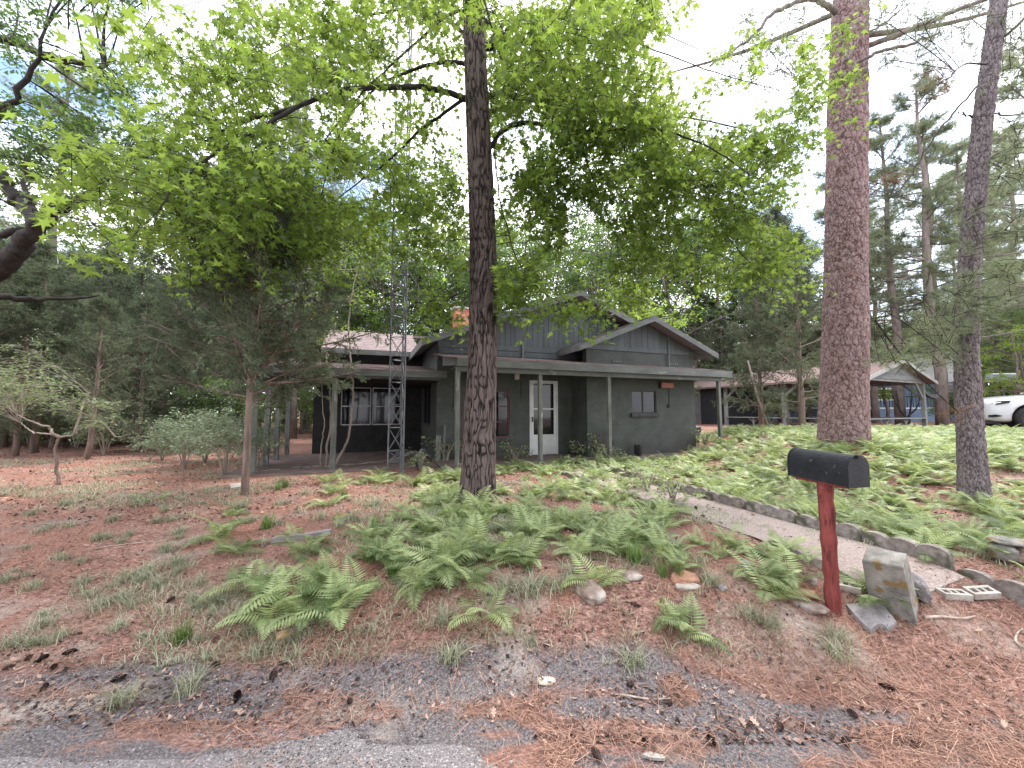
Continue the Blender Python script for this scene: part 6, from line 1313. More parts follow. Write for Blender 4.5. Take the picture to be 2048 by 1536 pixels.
# --- small cedar in front of the carport
q = at(489, 978, 5.9); cb_ = Vector((q.x, 5.9, gz(q.x, 5.9))); w1, b1, c1 = cedar_meshes(71, 4.9, 1.35, 100, 2.15, .19, .055, 11, 8, 14, .055)
cd = tree_from('small_cedar_tree', (w1, b1, c1), M_CEDBARK, M_CED, tuple(cb_), 1.2, 1, 'small feathery grey-green cedar with a thin bare lower trunk left of the carport')
ex = MB()
for L_, r0 in (([(490, 745, 5.85), (540, 744, 5.8), (600, 740, 5.7), (650, 728, 5.6), (700, 700, 5.5)], .011), ([(486, 765, 5.85), (440, 750, 5.7), (395, 735, 5.6), (350, 708, 5.5), (330, 690, 5.5)], .012), ([(487, 705, 5.85), (440, 697, 5.8), (390, 685, 5.75), (335, 665, 5.7), (300, 650, 5.7)], .011), ([(489, 720, 5.9), (450, 712, 6.1), (430, 705, 6.3)], .007), ([(490, 800, 5.85), (520, 812, 5.7), (560, 800, 5.6)], .006), ([(492, 640, 5.9), (540, 636, 6), (590, 630, 6.1)], .008), ([(489, 660, 5.9), (440, 640, 6.0), (380, 590, 6.1), (340, 540, 6.2)], .010)):
    S_, rr_ = limbpx(L_, r0, .003, .01, 3); ex.tube([Vector(p) - cb_ for p in S_], rr_, 6)
o = ex.build('bare_branches', M_CEDBARK, cd, True); o.rotation_euler = (0, 0, -1.2)
# --- crepe myrtle stems in front of the carport
q = gnd(668, 934); cm = empty('multi_stem_sapling', tuple(q), 0, 'slender multi-stemmed pale sapling rising in front of the carport', 'tree'); skel = []; Yc = q.y
for i, (L_, r0, r1) in enumerate([([(652, 936, 0), (655, 890, 0), (662, 845, 0), (660, 800, .1), (655, 740, .1), (650, 660, .2), (648, 560, .2), (645, 490, .3)], .028, .012), ([(640, 934, 0), (643, 890, -.05), (648, 860, -.1), (645, 800, -.1), (640, 720, -.1)], .018, .008), ([(668, 940, 0), (678, 915, -.1), (692, 890, -.15), (701, 850, -.2), (706, 800, -.2), (706, 760, -.2), (700, 700, -.2), (697, 640, -.1), (705, 580, 0), (720, 520, .1)], .032, .010), ([(655, 940, 0), (668, 890, .05), (672, 850, .1), (668, 790, .2)], .022, .010), ([(650, 640, .2), (690, 600, .2), (730, 560, .2), (760, 500, .2)], .010, .004)]):
    S_, rr_ = limbpx([(a, b, Yc + d) for a, b, d in L_], r0, r1, .012, i); o = MB().tube([Vector(p) - q for p in S_], rr_, 8).build('stem', M_PALEBARK, cm, True); skel += list(S_)
cen = blobs([(600, 470, 760, 640, Yc - .4, Yc + .8, 22), (620, 640, 720, 700, Yc - .3, Yc + .4, 4)], 81); r = np.random.default_rng(82); pos, R, sc, ti, tw = foliage(r, cen, np.full(len(cen), .38), 8, 8, .055, OVAL, .6, .2, .6); V, F, T = spread(*OVAL, pos, R, sc, ti)
adopt(cm, link('crown', npmesh('crown', V, F, M_LIME, T))); a_, b_ = quads_curve(*tw, np.full(len(tw[0]), .004), np.full(len(tw[0]), .0015), 2); cv, cf = connect(r, cen, np.array(skel), .006, .003); V, F, _ = joinp([(a_, b_, np.zeros(len(a_))), (cv, cf, np.zeros(len(cv)))]); adopt(cm, link('twigs', npmesh('twigs', V, F, M_PALEBARK)))
# --- crooked bare-stemmed sapling on the left
q = gnd(118, 970); sp = empty('crooked_sapling', tuple(q), 0, 'small crooked sapling with forked bare stem on the needle-covered ground at left', 'tree'); skel = []; Yc = q.y
for i, (L_, r0, r1) in enumerate([([(118, 970, 0), (114, 940, 0), (112, 910, 0), (110, 895, 0), (119, 875, 0)], .026, .019), ([(119, 875, 0), (105, 867, -.1), (100, 855, -.1), (82, 850, -.2), (62, 842, -.3), (45, 835, -.4), (30, 826, -.5)], .022, .008), ([(119, 875, 0), (100, 868, .1), (70, 866, .2), (52, 855, .3), (40, 845, .3)], .016, .006), ([(119, 875, 0), (130, 872, .1), (148, 870, .1), (160, 858, .2), (200, 843, .2), (215, 855, .2), (232, 873, .2), (262, 868, .2)], .018, .006), ([(148, 870, .1), (160, 830, .2), (170, 800, .3), (180, 785, .3)], .020, .010)]):
    S_, rr_ = limbpx([(a, b, Yc + d) for a, b, d in L_], r0, r1, .01, i); MB().tube([Vector(p) - q for p in S_], rr_, 7).build('trunk' if i == 0 else 'branch', M_CEDBARK if i == 0 else M_PALEBARK, sp, True); skel += list(S_)
cen = blobs([(-120, 742, 150, 815, Yc - 1.0, Yc + .6, 38), (150, 790, 230, 860, Yc - .2, Yc + .4, 5), (50, 690, 100, 740, Yc - .2, Yc + .4, 4)], 83); r = np.random.default_rng(84); pos, R, sc, ti, tw = foliage(r, cen, np.full(len(cen), .34), 8, 9, .065, OVAL, .25, .12, .35); V, F, T = spread(*OVAL, pos, R, sc, ti)
adopt(sp, link('crown', npmesh('crown', V, F, M_SAGE, T))); a_, b_ = quads_curve(*tw, np.full(len(tw[0]), .004), np.full(len(tw[0]), .0015), 2); cv, cf = connect(r, cen, np.array(skel), .005, .003); V, F, _ = joinp([(a_, b_, np.zeros(len(a_))), (cv, cf, np.zeros(len(cv)))]); adopt(sp, link('twigs', npmesh('twigs', V, F, M_PALEBARK)))
# ------------------------------------------------------------------ forest: copies of a few prototypes
used = set()
P_CED = [tree_from('cedar_tree', cedar_meshes(90 + i, 7.5, .35 + .5 * i, 72, 2.2, .24, .055, 10, 8, 9, .12), M_CEDBARK, M_CED) for i in range(3)]
P_PIN = [tree_from('pine_tree', pine_meshes(95 + i, 17, 4.2 + i, 46, 3.8, .27, .024, 36, .24, 9), M_FARBARK, M_PIN) for i in range(2)]
P_OAK = [tree_from('broadleaf_tree', broad_meshes(98 + i, 12.5, 2.2, 4.2, 120, .20, .16, DIAM, 11, 10, .85, 1, .8), M_FARBARK, M_OAK) for i in range(2)]
P_LIM = [tree_from('pale_leaved_tree', broad_meshes(101, 8, 1.6, 2.6, 60, .11, .13, DIAM, 10, 10, .65, 2, .6, .3), M_FARBARK, M_LIME)]
P_DKO = [tree_from('dark_limbed_oak', broad_meshes(105, 12, 3.6, 5.0, 95, .30, .13, DIAM, 9, 9, .75, 1, 2.4), M_LIMB, M_OAK)]
rr = random.Random(77)
def put(P, px, Y, h, label, group=None, X=None):
    x = at(px, 822, Y).x if X is None else X; p = P[rr.randrange(len(P))]; place(p, x, Y, h, rr.uniform(0, 6.28), label, group, used)
GL = 'dark feathery cedars of the left thicket'
for i, (px, Y, h) in enumerate([(75, 11.0, .80), (-60, 9.6, .78), (200, 12.2, .85), (330, 13.5, .8), (10, 12.8, .95), (420, 15.5, .80), (130, 15, 1.0), (260, 16.5, 1.0), (-180, 11, .9), (-320, 12, 1.0), (-40, 16, 1.1), (350, 19, .95), (60, 19, 1.1), (470, 19, .8), (-520, 13, 1.), (-250, 16, 1.1), (180, 9.7, .55), (40, 10.4, .6), (290, 11.6, .62), (110, 12.6, .8), (380, 12.4, .6), (-100, 13.5, .9), (225, 14.2, .8), (450, 16.5, .7), (520, 20, .8), (610, 26, .9), (320, 16, .9), (0, 14.4, .7), (160, 18, 1.1), (400, 21, 1.1)]):
    put(P_CED, px, Y, h, 'dark feathery cedar in the thicket behind the crooked sapling' if i else 'nearest dark cedar of the left thicket, its trunk just behind the crooked sapling', GL if i else None)
for i, (px, Y, h) in enumerate([(1522, 14.5, .80), (1603, 13.2, .92), (1450, 27.5, 1.1), (1560, 28.5, 1.2), (1400, 27, 1.1), (1660, 29, 1.05), (1340, 22, .8), (1575, 27.5, 2.1), (1490, 29, 1.5), (1420, 30, 1.3), (1620, 30, 1.4), (1690, 31, 1.3), (1530, 31, 1.5)]):
    lab = ('slim dark cedar beside the leaning dead pole in front of the pavilion', 'stouter cedar with straight reddish trunk left of the large pine')[i] if i < 2 else 'grey-green cedar standing behind the house and pavilion'
    put(P_CED, px, Y, h, lab, None if i < 2 else 'cedars behind the house and pavilion')
o = MB().tube([(0, 0, -.1), (-.35, .1, 1.2), (-.62, .1, 2.5)], (.045, .04, .03), 7).build('dead_pole', M_PALEBARK, None, True); q = at(1541, 868, 13.6); o.location = (q.x, 13.6, gz(q.x, 13.6)); tag(o, 'thin dead pole leaning against the slim cedar in front of the pavilion', 'pole')
for i, (px, Y, h, lab) in enumerate([(1882, 21.5, 1.2, 'tall far pine with layered crown between the two near pines at right'), (585, 17, 1.05, 'tall pale-trunked pine behind the carport posts'), (80, 19, 1.15, 'tall pale pine showing high at the upper left'), (1752, 27, .95, 'pale-trunked pine seen through the pavilion'), (2120, 16, 1.0, 'pine outside the right thicket beyond the white car'), (1760, 34, 1.1, None), (2030, 36, 1.1, None), (1930, 30, 1.0, None), (1800, 23, 1.15, None), (1960, 22, 1.0, None), (2060, 24, 1.15, None), (1700, 27, 1.1, None), (2000, 28, 1.2, None), (1890, 26, 1.2, None), (240, 24, 1.1, None), (700, 34, 1.0, None), (400, 28, 1.1, None), (1560, 32, 1.05, None), (-150, 22, 1.1, None), (2300, 25, 1.1, None)]):
    put(P_PIN, px, Y, h, lab or 'tall distant pine rising out of the woods', None if lab else 'tall distant pines in the woods')
put(P_DKO, 828, 21, 1.0, 'oak with dark spreading limbs behind the carport roof and tower')
for i, (px, Y, h) in enumerate([(700, 27, 1.0), (940, 25, .95), (560, 22, .95), (1060, 27, 1.0), (1200, 26, .9), (640, 32, 1.2), (860, 30, 1.1), (1000, 34, 1.2), (1330, 27, 1.0), (1440, 27, 1.0), (1180, 33, 1.2), (760, 23, .85), (500, 28, 1.2), (1270, 34, 1.25), (610, 24, 1.0), (1390, 33, 1.2), (980, 21, .72), (480, 25, .85), (330, 24, .9), (200, 21, .9), (20, 23, 1.0), (-160, 19, 1.0), (-400, 17, 1.1), (1980, 33, .9), (2080, 26, .8), (2060, 20, .62), (2200, 30, 1.0), (1900, 40, 1.0), (1800, 42, 1.0), (1650, 36, 1.0), (1540, 38, 1.0), (110, 30, 1.1), (420, 36, 1.1), (760, 42, 1.1), (-600, 22, 1.2), (2500, 30, 1.2), (2380, 22, 1.0)]):
    if 1380 < px < 1900 and Y < 28: Y = 29
    if 450 < px < 1550: h *= 1.28
    put(P_OAK, px, Y, h, 'leafy green broadleaf tree in the woods behind the houses', 'broadleaf trees of the woods behind')
for i, (px, Y, h, lab) in enumerate([(1285, 17.5, .92, 'bright lime-green young tree rising behind the right porch gable'), (1770, 27.5, 1.0, 'bright green understory tree glimpsed behind the far pine trunk'), (2035, 17.5, .60, 'bright yellow-green small tree right of the box on a post'), (600, 20, .66, 'light green young tree behind the sapling stems by the carport'), (720, 22, .7, 'light green young tree just behind the rear roof'), (250, 18, .6, 'light green young tree glowing inside the left thicket')]): put(P_LIM, px, Y, h, lab)
for i, (x, y, h) in enumerate([(-9, -9, 1.0), (-4.5, -11, .9), (1, -10, 1.0), (6, -12, 1.05), (11, -9.5, 1.0), (-14, -8, 1.0), (16, -13, 1.1), (3.5, -15, 1.1), (-8, -16, 1.1), (-2, -6.5, .8), (3, -7, .8), (8, -6, .8), (-6, -6, .8)]):
    p_ = [P_OAK[0], P_PIN[0], P_OAK[1]][i % 3]; place(p_, x, y, h, rr.uniform(0, 6), 'tree on the other side of the road, facing the house', 'trees across the road', used, 0)
# small bare tree seen through the pavilion, trunks behind
q = at(1818, 856, 22.5); bt = empty('vase_shaped_tree', (q.x, 22.5, gz(q.x, 22.5)), 0, 'small dark vase-shaped tree seen through the pavilion against the blue house', 'tree')
for d_ in ((-.9, 0, 2.0), (.35, 0, 2.3), (1.0, .2, 1.6), (-.3, .3, 2.1)): S_ = pathpts([(0, 0, -.1), (d_[0] * .2, d_[1], .5), (d_[0] * .7, d_[1], d_[2] * .6), (d_[0], d_[1], d_[2])], 4); MB().tube(S_, np.linspace(.08, .02, len(S_)), 6).build('stem', M_LIMB, bt, True)
cen = np.array([q + Vector((rr.uniform(-1.2, 1.2), rr.uniform(-.6, .6), 1.6 + rr.uniform(0, 1.4))) for _ in range(12)]); r = np.random.default_rng(5); pos, R, sc, ti, tw = foliage(r, cen, np.full(12, .45), 8, 8, .08, DIAM); V, F, T = spread(*DIAM, pos, R, sc, ti); adopt(bt, link('crown', npmesh('crown', V, F, M_OAK, T)))
# --- the far mass of woods
r = np.random.default_rng(300); n = 46000; az = r.uniform(-1.25, 1.25, n); dist = r.uniform(44, 62, n); x = np.sin(az) * dist * 1.25; y = np.cos(az) * dist; hh = 6.5 + 4.5 * vnoise(az * 9, 0 * az, 0, 4) + 2 * vnoise(az * 30, 0 * az, 0, 6); z = r.uniform(0, 1, n) ** .8 * hh + .4
pos = np.stack([x, y, z], 1); R = basis(r.normal(size=(n, 3)) + np.array([0, -.3, .8]), r.normal(size=(n, 3))); V, F, T = spread(*DIAM, pos, R, r.uniform(.45, .95, n), np.clip(r.normal(.5, .3, n), 0, 1))
o = link('far_woods', npmesh('far_woods', V, F, M_OAK, T)); o['kind'] = 'stuff'; o['label'] = 'mass of distant leafy woods closing the view'
# --- shrubs
def shrub_parts(seed, H, W, nb, leaf, tmpl, n1, n2, rad, flat=.4):
    r = np.random.default_rng(seed); wood = MB(); sk = []
    for k in range(6):
        a_ = r.uniform(0, 6.28); e = (math.cos(a_) * W * .5, math.sin(a_) * W * .5, H * r.uniform(.5, .9)); S_ = pathpts([(0, 0, -.05), (e[0] * .35, e[1] * .35, e[2] * .5), e], 4); wood.tube(S_, np.linspace(.018, .006, len(S_)), 6); sk += list(S_)
    cen = np.stack([r.uniform(-W, W, nb) * .8, r.uniform(-W, W, nb) * .8, H * (.25 + .75 * r.random(nb) ** .7)], 1); cv, cf = connect(r, cen, np.array(sk), .007, .003); pos, R, sc, ti, tw = foliage(r, cen, np.full(nb, rad), n1, n2, leaf, tmpl, flat, .1, .4); tv, tf = quads_curve(*tw, np.full(len(tw[0]), .003), np.full(len(tw[0]), .0012), 2); V, F, T = spread(tmpl[0], tmpl[1], pos, R, sc, ti)
    return wood, (np.concatenate([cv, tv]), np.concatenate([cf, tf + len(cv)])), (V, F, T)
S_PALE = [tree_from('shrub', shrub_parts(201, 1.25, .8, 40, .075, OVAL, 7, 7, .26), M_PALEBARK, M_BUSH, cat='shrub')]
S_GRN = [tree_from('undergrowth_shrub', shrub_parts(202, 1.7, 1.1, 34, .085, DIAM, 8, 8, .38, .6), M_FARBARK, M_OAK, cat='shrub')]
S_HOL = [tree_from('dark_leaved_shrub', shrub_parts(203, 2.0, .9, 36, .09, OVAL, 8, 7, .30, .6), M_LIMB, M_HOLLY, cat='shrub')]
for i, (px, Y, h, lab) in enumerate([(375, 8.4, .85, 'pale-leaved shrub in front of the thicket, left one beside the small cedar'), (455, 7.6, .95, 'pale-leaved shrub directly left of the carport posts'), (415, 9.4, 1.0, 'pale-leaved shrub behind the one left of the carport posts'), (520, 8.6, .7, 'pale-leaved shrub growing between the first two carport posts'), (215, 10.5, .9, 'pale-leaved shrub right of the crooked sapling'), (160, 12.5, 1.2, 'tall pale-leaved shrub behind the crooked sapling'), (275, 11.5, 1.1, 'pale-leaved shrub with tangled bare stems at the edge of the thicket'), (330, 9.6, .8, 'low pale-leaved shrub between the thicket and the small cedar'), (540, 10.5, .55, 'low pale-leaved shrub between the carport posts')]): put(S_PALE, px, Y, h, lab)
for i, (px, Y, h, lab) in enumerate([(405, 11.6, 1.0, 'dark glossy-leaved shrub under the cedars left of the carport'), (455, 13.5, 1.1, 'dark glossy-leaved shrub farther back beside the carport')]): put(S_HOL, px, Y, h, lab)
for i in range(80):
    px = [rr.uniform(-400, 520), rr.uniform(540, 780), rr.uniform(1380, 1700), rr.uniform(1900, 2500)][0 if i < 54 else (1 if i < 62 else (2 if i < 68 else 3))]; Y = rr.uniform(12.0, 19) if i < 54 else (rr.uniform(17, 27) if i < 62 else rr.uniform(27, 34) if i < 68 else rr.uniform(20, 30))
    put(S_GRN, px, Y, rr.uniform(.8, 1.35), 'green shrub of the undergrowth at the edge of the woods', 'green shrubs at the edge of the woods')
# ------------------------------------------------------------------ ferns
fern_near = [fern_mesh('fern', 400 + i, 7 + i % 3, 15, 1, (.30, .50)) for i in range(5)]; fern_far = [fern_mesh('fern', 420 + i, 7, 10, 1, (.38, .55)) for i in range(3)]
rr = random.Random(500); cand = []
def in_path(x, y, m=.50): 
    d = Vector((x, y)) - pa; t = d.dot(pd); s = d.dot(pn); return t > -.2 and -m < s < m and t < 3.4
def house_in(x, y):
    d = Vector((x - P0.x, y - P0.y, 0)); u, v = d.dot(HU), d.dot(HV); return (-4.4 < u < 8.1 and -.1 < v < 9.5)
def fern_density(x, y, px, py):
    """plants per square metre"""
    if in_path(x, y) or house_in(x, y): return 0
    d = Vector((x, y)) - pa; s = d.dot(pn); t = d.dot(pd); n = float(vnoise(x * 1.1, y * 1.1, 0, 91))
    if s > 0:      # the bed right of the path
        if y < 2.9: return 0
        e = float(sm(.50, .9, s)) if t < 3.4 else .8; return (15 if n > .26 else (10 if y > 8 else 5)) * e if y > 3.2 else 5 * e
    if x > -2.3 and y > 3.05:     # the crest left of the path
        a = float(sm(-2.6, -.6, x)) * float(sm(3.0, 3.6, y)) * (.75 if y > 6 else 1); return (17 if n > .38 else 6) * a
    if -3.6 < x <= -1.0 and 3.7 < y < 7.6: return 3.2 if n > .45 else .8
    return 0
x = -3.8
while x < 16:
    y = 2.7
    while y < 13.5:
        X_, Y_ = x + rr.uniform(0, .2), y + rr.uniform(0, .2); px, py = proj((X_, Y_, .4)); px, py = float(px[0]), float(py[0])
        if -150 < px < 2250 and rr.random() < fern_density(X_, Y_, px, py) * .04: cand.append((X_, Y_, rr.uniform(.45, .95)))
        y += .2
    x += .2
hand = [(545, 1235, .9), (500, 1170, .8), (590, 1190, 1.1), (640, 1180, 1.1), (680, 1215, 1.0), (620, 1230, .85), (540, 1190, .9), (700, 1180, .9), (660, 1150, .8), (840, 1165, .95), (880, 1130, 1.0), (870, 1175, .8), (940, 1160, .9), (900, 1100, .8), (970, 1232, .75), (1375, 1262, .75), (1340, 1232, .55), (1190, 1165, .8), (1545, 1190, .95), (1575, 1160, .8), (1520, 1150, .8), (1600, 1120, .7), (1745, 1195, .85), (1760, 1180, .7), (590, 1078, .55), (760, 1105, .8), (740, 1080, .7), (1850, 1085, 1.1), (1790, 1075, .9), (1820, 1060, 1.0), (1640, 1010, .8)]
cand = [(gnd(a, b).x, gnd(a, b).y, s) for a, b, s in hand] + sorted(cand, key=lambda c: c[1])
used_f = 0; rest = []; 
for i, (x, y, s) in enumerate(cand):
    if i < 300:
        far = y > 6.5; me = (fern_far if far else fern_near)[rr.randrange(3 if far else 5)]; o = link('fern', me); o.location = (x, y, gz(x, y)); o.rotation_euler = (rr.uniform(-.12, .12), rr.uniform(-.12, .12), rr.uniform(0, 6.28)); o.scale = (s, s, s * rr.uniform(.7, 1.0))
        right = (Vector((x, y)) - pa).dot(pn) > 0
        tag(o, 'feathery green fern in the dense bed right of the path' if right else ('feathery fern on the bank or crest left of the path'), 'fern', 'ferns in the bed right of the path' if right else 'ferns left of the path')
        hl = {0: 'outermost left fern of the big front clump', 20: 'lone small fern low on the bank between the clumps', 21: 'fern hanging low on the bare bank left of the mailbox', 22: 'smaller fern just above the low one left of the mailbox', 23: 'fern drooping over the angular brown rock', 28: 'fern at the foot of the concrete pillar', 30: 'small fern draped over the weathered timber'}
        if i in hl: tag(o, hl[i])
    else: rest.append((x, y, s))
print('ferns', len(cand))
if rest:
    parts = []; 
    for me in fern_far:
        n = len(me.vertices); co = np.empty(n * 3, np.float32); me.vertices.foreach_get('co', co); co = co.reshape(-1, 3); f = np.array([tuple(p.vertices) for p in me.polygons]); tn = np.empty(n, np.float32); me.attributes['tint'].data.foreach_get('value', tn); parts.append((co, f, tn))
    out = []
    for k in range(3):
        sub = rest[k::3]
        if not sub: continue
        P = np.array([(x, y, gz(x, y)) for x, y, s in sub]); a = np.array([rr.uniform(0, 6.28) for _ in sub]); R = np.zeros((len(sub), 3, 3)); R[:, 0, 0] = np.cos(a); R[:, 0, 1] = -np.sin(a); R[:, 1, 0] = np.sin(a); R[:, 1, 1] = np.cos(a); R[:, 2, 2] = .85
        V, F, _ = spread(parts[k][0], parts[k][1], P, R, np.array([s for *_, s in sub]), np.zeros(len(sub))); out.append((V, F, np.clip(np.tile(parts[k][2], len(sub)) + np.repeat(np.random.default_rng(k).normal(0, .15, len(sub)), len(parts[k][2])), 0, 1)))
    V, F, T = joinp(out); o = link('fern_bed', npmesh('fern_bed', V, F, M_FERN, T)); o['kind'] = 'stuff'; o['label'] = 'dense far part of the fern bed right of the path'
# ------------------------------------------------------------------ grass tufts
rng = np.random.default_rng(600); tufts = []
for i in range(6):
    V, F, T = grass_arrays(rng, 70 + 14 * i, .22 + .02 * (i % 3), .05, .0036, 1.15); tufts.append(npmesh('grass_tuft', V, F, M_GRS, T))
M_GRSG = leafmat('green_grass_blade', (.05, .10, .02), (.16, .24, .07), (.3, .42, .1), .35, .5)
V, F, T = grass_arrays(rng, 110, .26, .03, .0042, .55); tg = npmesh('grass_tuft', V, F, M_GRSG, T)
spots = [(365, 1285, 1.0, 1), (400, 1085, .7, 0), (225, 1040, .7, 0), (165, 1165, .9, 0), (440, 1105, .8, 0), (240, 1410, .8, 0), (375, 1390, 1.0, 0), (385, 1370, .8, 0), (85, 1255, .9, 0), (30, 1290, .8, 0), (200, 1078, .7, 0), (470, 1160, .7, 0), (130, 1120, .7, 0), (300, 1140, .9, 0), (340, 1100, .9, 0), (355, 1130, .9, 0), (320, 1170, .8, 0), (430, 1210, .8, 0), (120, 1275, .9, 0), (60, 1180, .8, 0), (20, 1160, .8, 0), (520, 1310, .9, 0), (890, 1245, .9, 0), (905, 1320, .9, 0), (1060, 1290, .7, 0), (1265, 1325, 1.0, 0), (1680, 1315, 1.0, 0), (1675, 1275, .9, 0), (1010, 1180, 1.0, 0), (1060, 1190, 1.1, 0), (1110, 1180, 1.0, 0), (1140, 1150, .9, 0), (1270, 1125, 1.2, 1), (1325, 1150, .8, 1), (1420, 1165, .9, 0), (1010, 1060, .9, 0), (1000, 1105, 1.0, 0), (640, 1040, .9, 0), (700, 1045, .9, 0), (535, 1055, .9, 1), (480, 1020, .9, 0), (750, 1010, .9, 0), (560, 1010, .8, 0), (610, 990, .8, 0), (660, 980, .8, 0), (700, 960, .8, 0), (830, 1060, .9, 1), (855, 1045, .8, 0), (750, 1060, .9, 1), (740, 1120, .8, 1), (1100, 1050, .9, 0), (1180, 1085, 1.0, 0), (1160, 1040, .9, 0), (1350, 1100, .9, 0), (1400, 1120, .8, 0), (590, 1280, .8, 0), (500, 1260, .8, 0), (1500, 1235, .9, 0), (1540, 1255, .9, 0), (1940, 1182, .4, 0), (1390, 1235, .8, 0), (250, 980, .5, 0), (130, 1010, .6, 0), (60, 1030, .7, 0), (330, 1020, .6, 0), (1240, 965, .8, 1), (1255, 945, 1.1, 1)]
for i in range(60):
    a, b = rr.uniform(0, 560), rr.uniform(1000, 1300); spots.append((a, b, rr.uniform(.4, .75), 0))
for i in range(40):
    a, b = rr.uniform(450, 1500), rr.uniform(960, 1180); spots.append((a, b, rr.uniform(.5, .9), 1 if rr.random() < .3 else 0))
for i, (a, b, s, g) in enumerate(spots):
    q = gnd(a, b)
    if in_path(q.x, q.y, .5) and i > 66: continue
    o = link('grass_tuft', tg if g else tufts[i % 6]); o.location = q; s *= (.80 if q.y < 4 else 1.0); o.rotation_euler = (rr.uniform(-.1, .2), 0, rr.uniform(0, 6.28)); o.scale = (s, s, s * .85)
    lab = 'deep green upright grass tuft on the slope before the house' if g else ('pale grey-green grass tuft on the bank left of the ferns' if a < 560 else 'pale drooping grass tuft on the bank among ferns and needles')
    if i == 0: lab = 'dense dark green grass tuft alone on the left bank above the road'
    gl = {5: 'grass tuft growing out of the crumbled road edge at left', 6: 'sprawling grass tuft at the road edge below the dark green tuft', 7: 'grass tuft just above the sprawling one at the road edge', 22: 'dark tangled grass tuft between the front fern clumps', 23: 'yellowish drooping grass tuft low on the bank near the road', 25: 'grass tuft beside the heap of pale sand, right of centre', 26: 'tall grass tuft on the bank directly below the mailbox post', 32: 'large deep green upright grass tuft at the crest above the rocks'}
    if i in gl: tag(o, gl[i], 'grass tuft'); continue
    tag(o, lab, 'grass tuft', None if i == 0 else ('deep green grass tufts' if g else ('grass tufts on the left bank' if a < 560 else 'pale grass tufts among the ferns')))
# leafy weeds by the porch
wd = shrub_parts(210, .42, .30, 9, .085, OVAL, 4, 4, .12, .25); WD = [tree_from('leafy_weed', wd, M_PALEBARK, M_FERN, cat='weed')]
for px, py, s, lab in ((893, 925, 1.5, 'tall leafy weed standing before the first porch post'), (1170, 915, 1.4, 'leafy weed left of the wagon wheel'), (1215, 925, 1.1, 'leafy weed in front of the wagon wheel'), (1030, 925, 1.2, 'leafy weed under the front window'), (840, 940, 1.0, 'leafy weed beside the tipped cart wheel'), (1410, 890, 1.1, 'leafy weed at the far corner of the wing wall'), (300, 1012, .5, 'small broad-leaved weed alone on the needles at left'), (1345, 1010, .9, 'leafy weed beside the middle of the path'), (1295, 985, 1.0, 'leafy weed at the far end of the path')):
    q = gnd(px, py); place(WD[0], q.x, q.y, s, rr.uniform(0, 6), lab, None, used)
sw = MB(); 
for k in range(16):
    a_ = 6.283 * k / 16 + rr.uniform(-.2, .2); L_ = rr.uniform(.45, .75); h_ = Vector((math.cos(a_), math.sin(a_), 0)); s_ = Vector((-h_.y, h_.x, 0)); prev = None; b0_ = len(sw.v)
    for j in range(6):
        t = j / 5; c_ = h_ * L_ * .5 * t ** 1.3 + Vector((0, 0, L_ * (t * .95 - .25 * t * t))); ww = .014 * (1 - t * .95); sw.v += [tuple(c_ - s_ * ww), tuple(c_ + s_ * ww)]
        if j: q_ = b0_ + 2 * (j - 1); sw.f.append((q_, q_ + 1, q_ + 3, q_ + 2))
me = sw.mesh('strap_leaf_plant'); me.materials.append(M_LIME); a_ = me.attributes.new('tint', 'FLOAT', 'POINT'); a_.data.foreach_set('value', [.6] * len(me.vertices)); o = link('strap_leaf_plant', me); q = gnd(1252, 912); o.location = q; tag(o, 'plant with long arching strap leaves between the wagon wheel and the ferns', 'plant')
# ------------------------------------------------------------------ thin grass, needles and leaf litter: nobody could count these
def scatter_ground(n, y0, y1, power=1.0, seed=1, pxr=(-200, 2250)):
    r = np.random.default_rng(seed); Y = y0 + (y1 - y0) * r.random(n) ** power; px = r.uniform(*pxr, n); X = (px - 1024) / FPX * Y * 1.02; return X, Y, r
def offhouse(X, Y, m=.0):
    u = (X - P0.x) * HU.x + (Y - P0.y) * HU.y; v = (X - P0.x) * HV.x + (Y - P0.y) * HV.y; return ~((u > -4.3) & (u < 8.0) & (v > .3) & (v < 9.3))
X, Y, r = scatter_ground(30000, 2.45, 9.5, 1.0, 11); dens = fbm(X * .9, Y * 1.5, 0, 3, 92); lft = sm(.5, -1.5, X); keep = (r.random(len(X)) < sm(.47, .62, dens) * (.25 + .75 * np.maximum(lft, sm(2.9, 3.4, Y) * .7))) & offhouse(X, Y); X, Y = X[keep], Y[keep]
n = len(X); bl = []
V0, F0, T0 = grass_arrays(np.random.default_rng(3), 6, .13, .016, .0034, 1.1, 2); a = r.uniform(0, 6.28, n); R = np.zeros((n, 3, 3)); R[:, 0, 0] = np.cos(a); R[:, 0, 1] = -np.sin(a); R[:, 1, 0] = np.sin(a); R[:, 1, 1] = np.cos(a); R[:, 2, 2] = 1
V, F, T = spread(V0, F0, np.stack([X, Y, terrain(X, Y)], 1), R, r.uniform(.5, 1.2, n), np.clip(r.normal(.6, .25, n), 0, 1)); o = link('grass', npmesh('grass', V, F, M_GRS, T)); o['kind'] = 'stuff'; o['label'] = 'thin pale grass growing through the needles'; print('grass clumps', n)
M_NEED = leafmat('fallen_needle', (.09, .038, .028), (.50, .29, .215), (.2, .08, .05), .08, .8, 0); M_LITT = leafmat('fallen_leaf', (.06, .035, .03), (.46, .32, .26), (.25, .15, .1), .12, .7, 0)
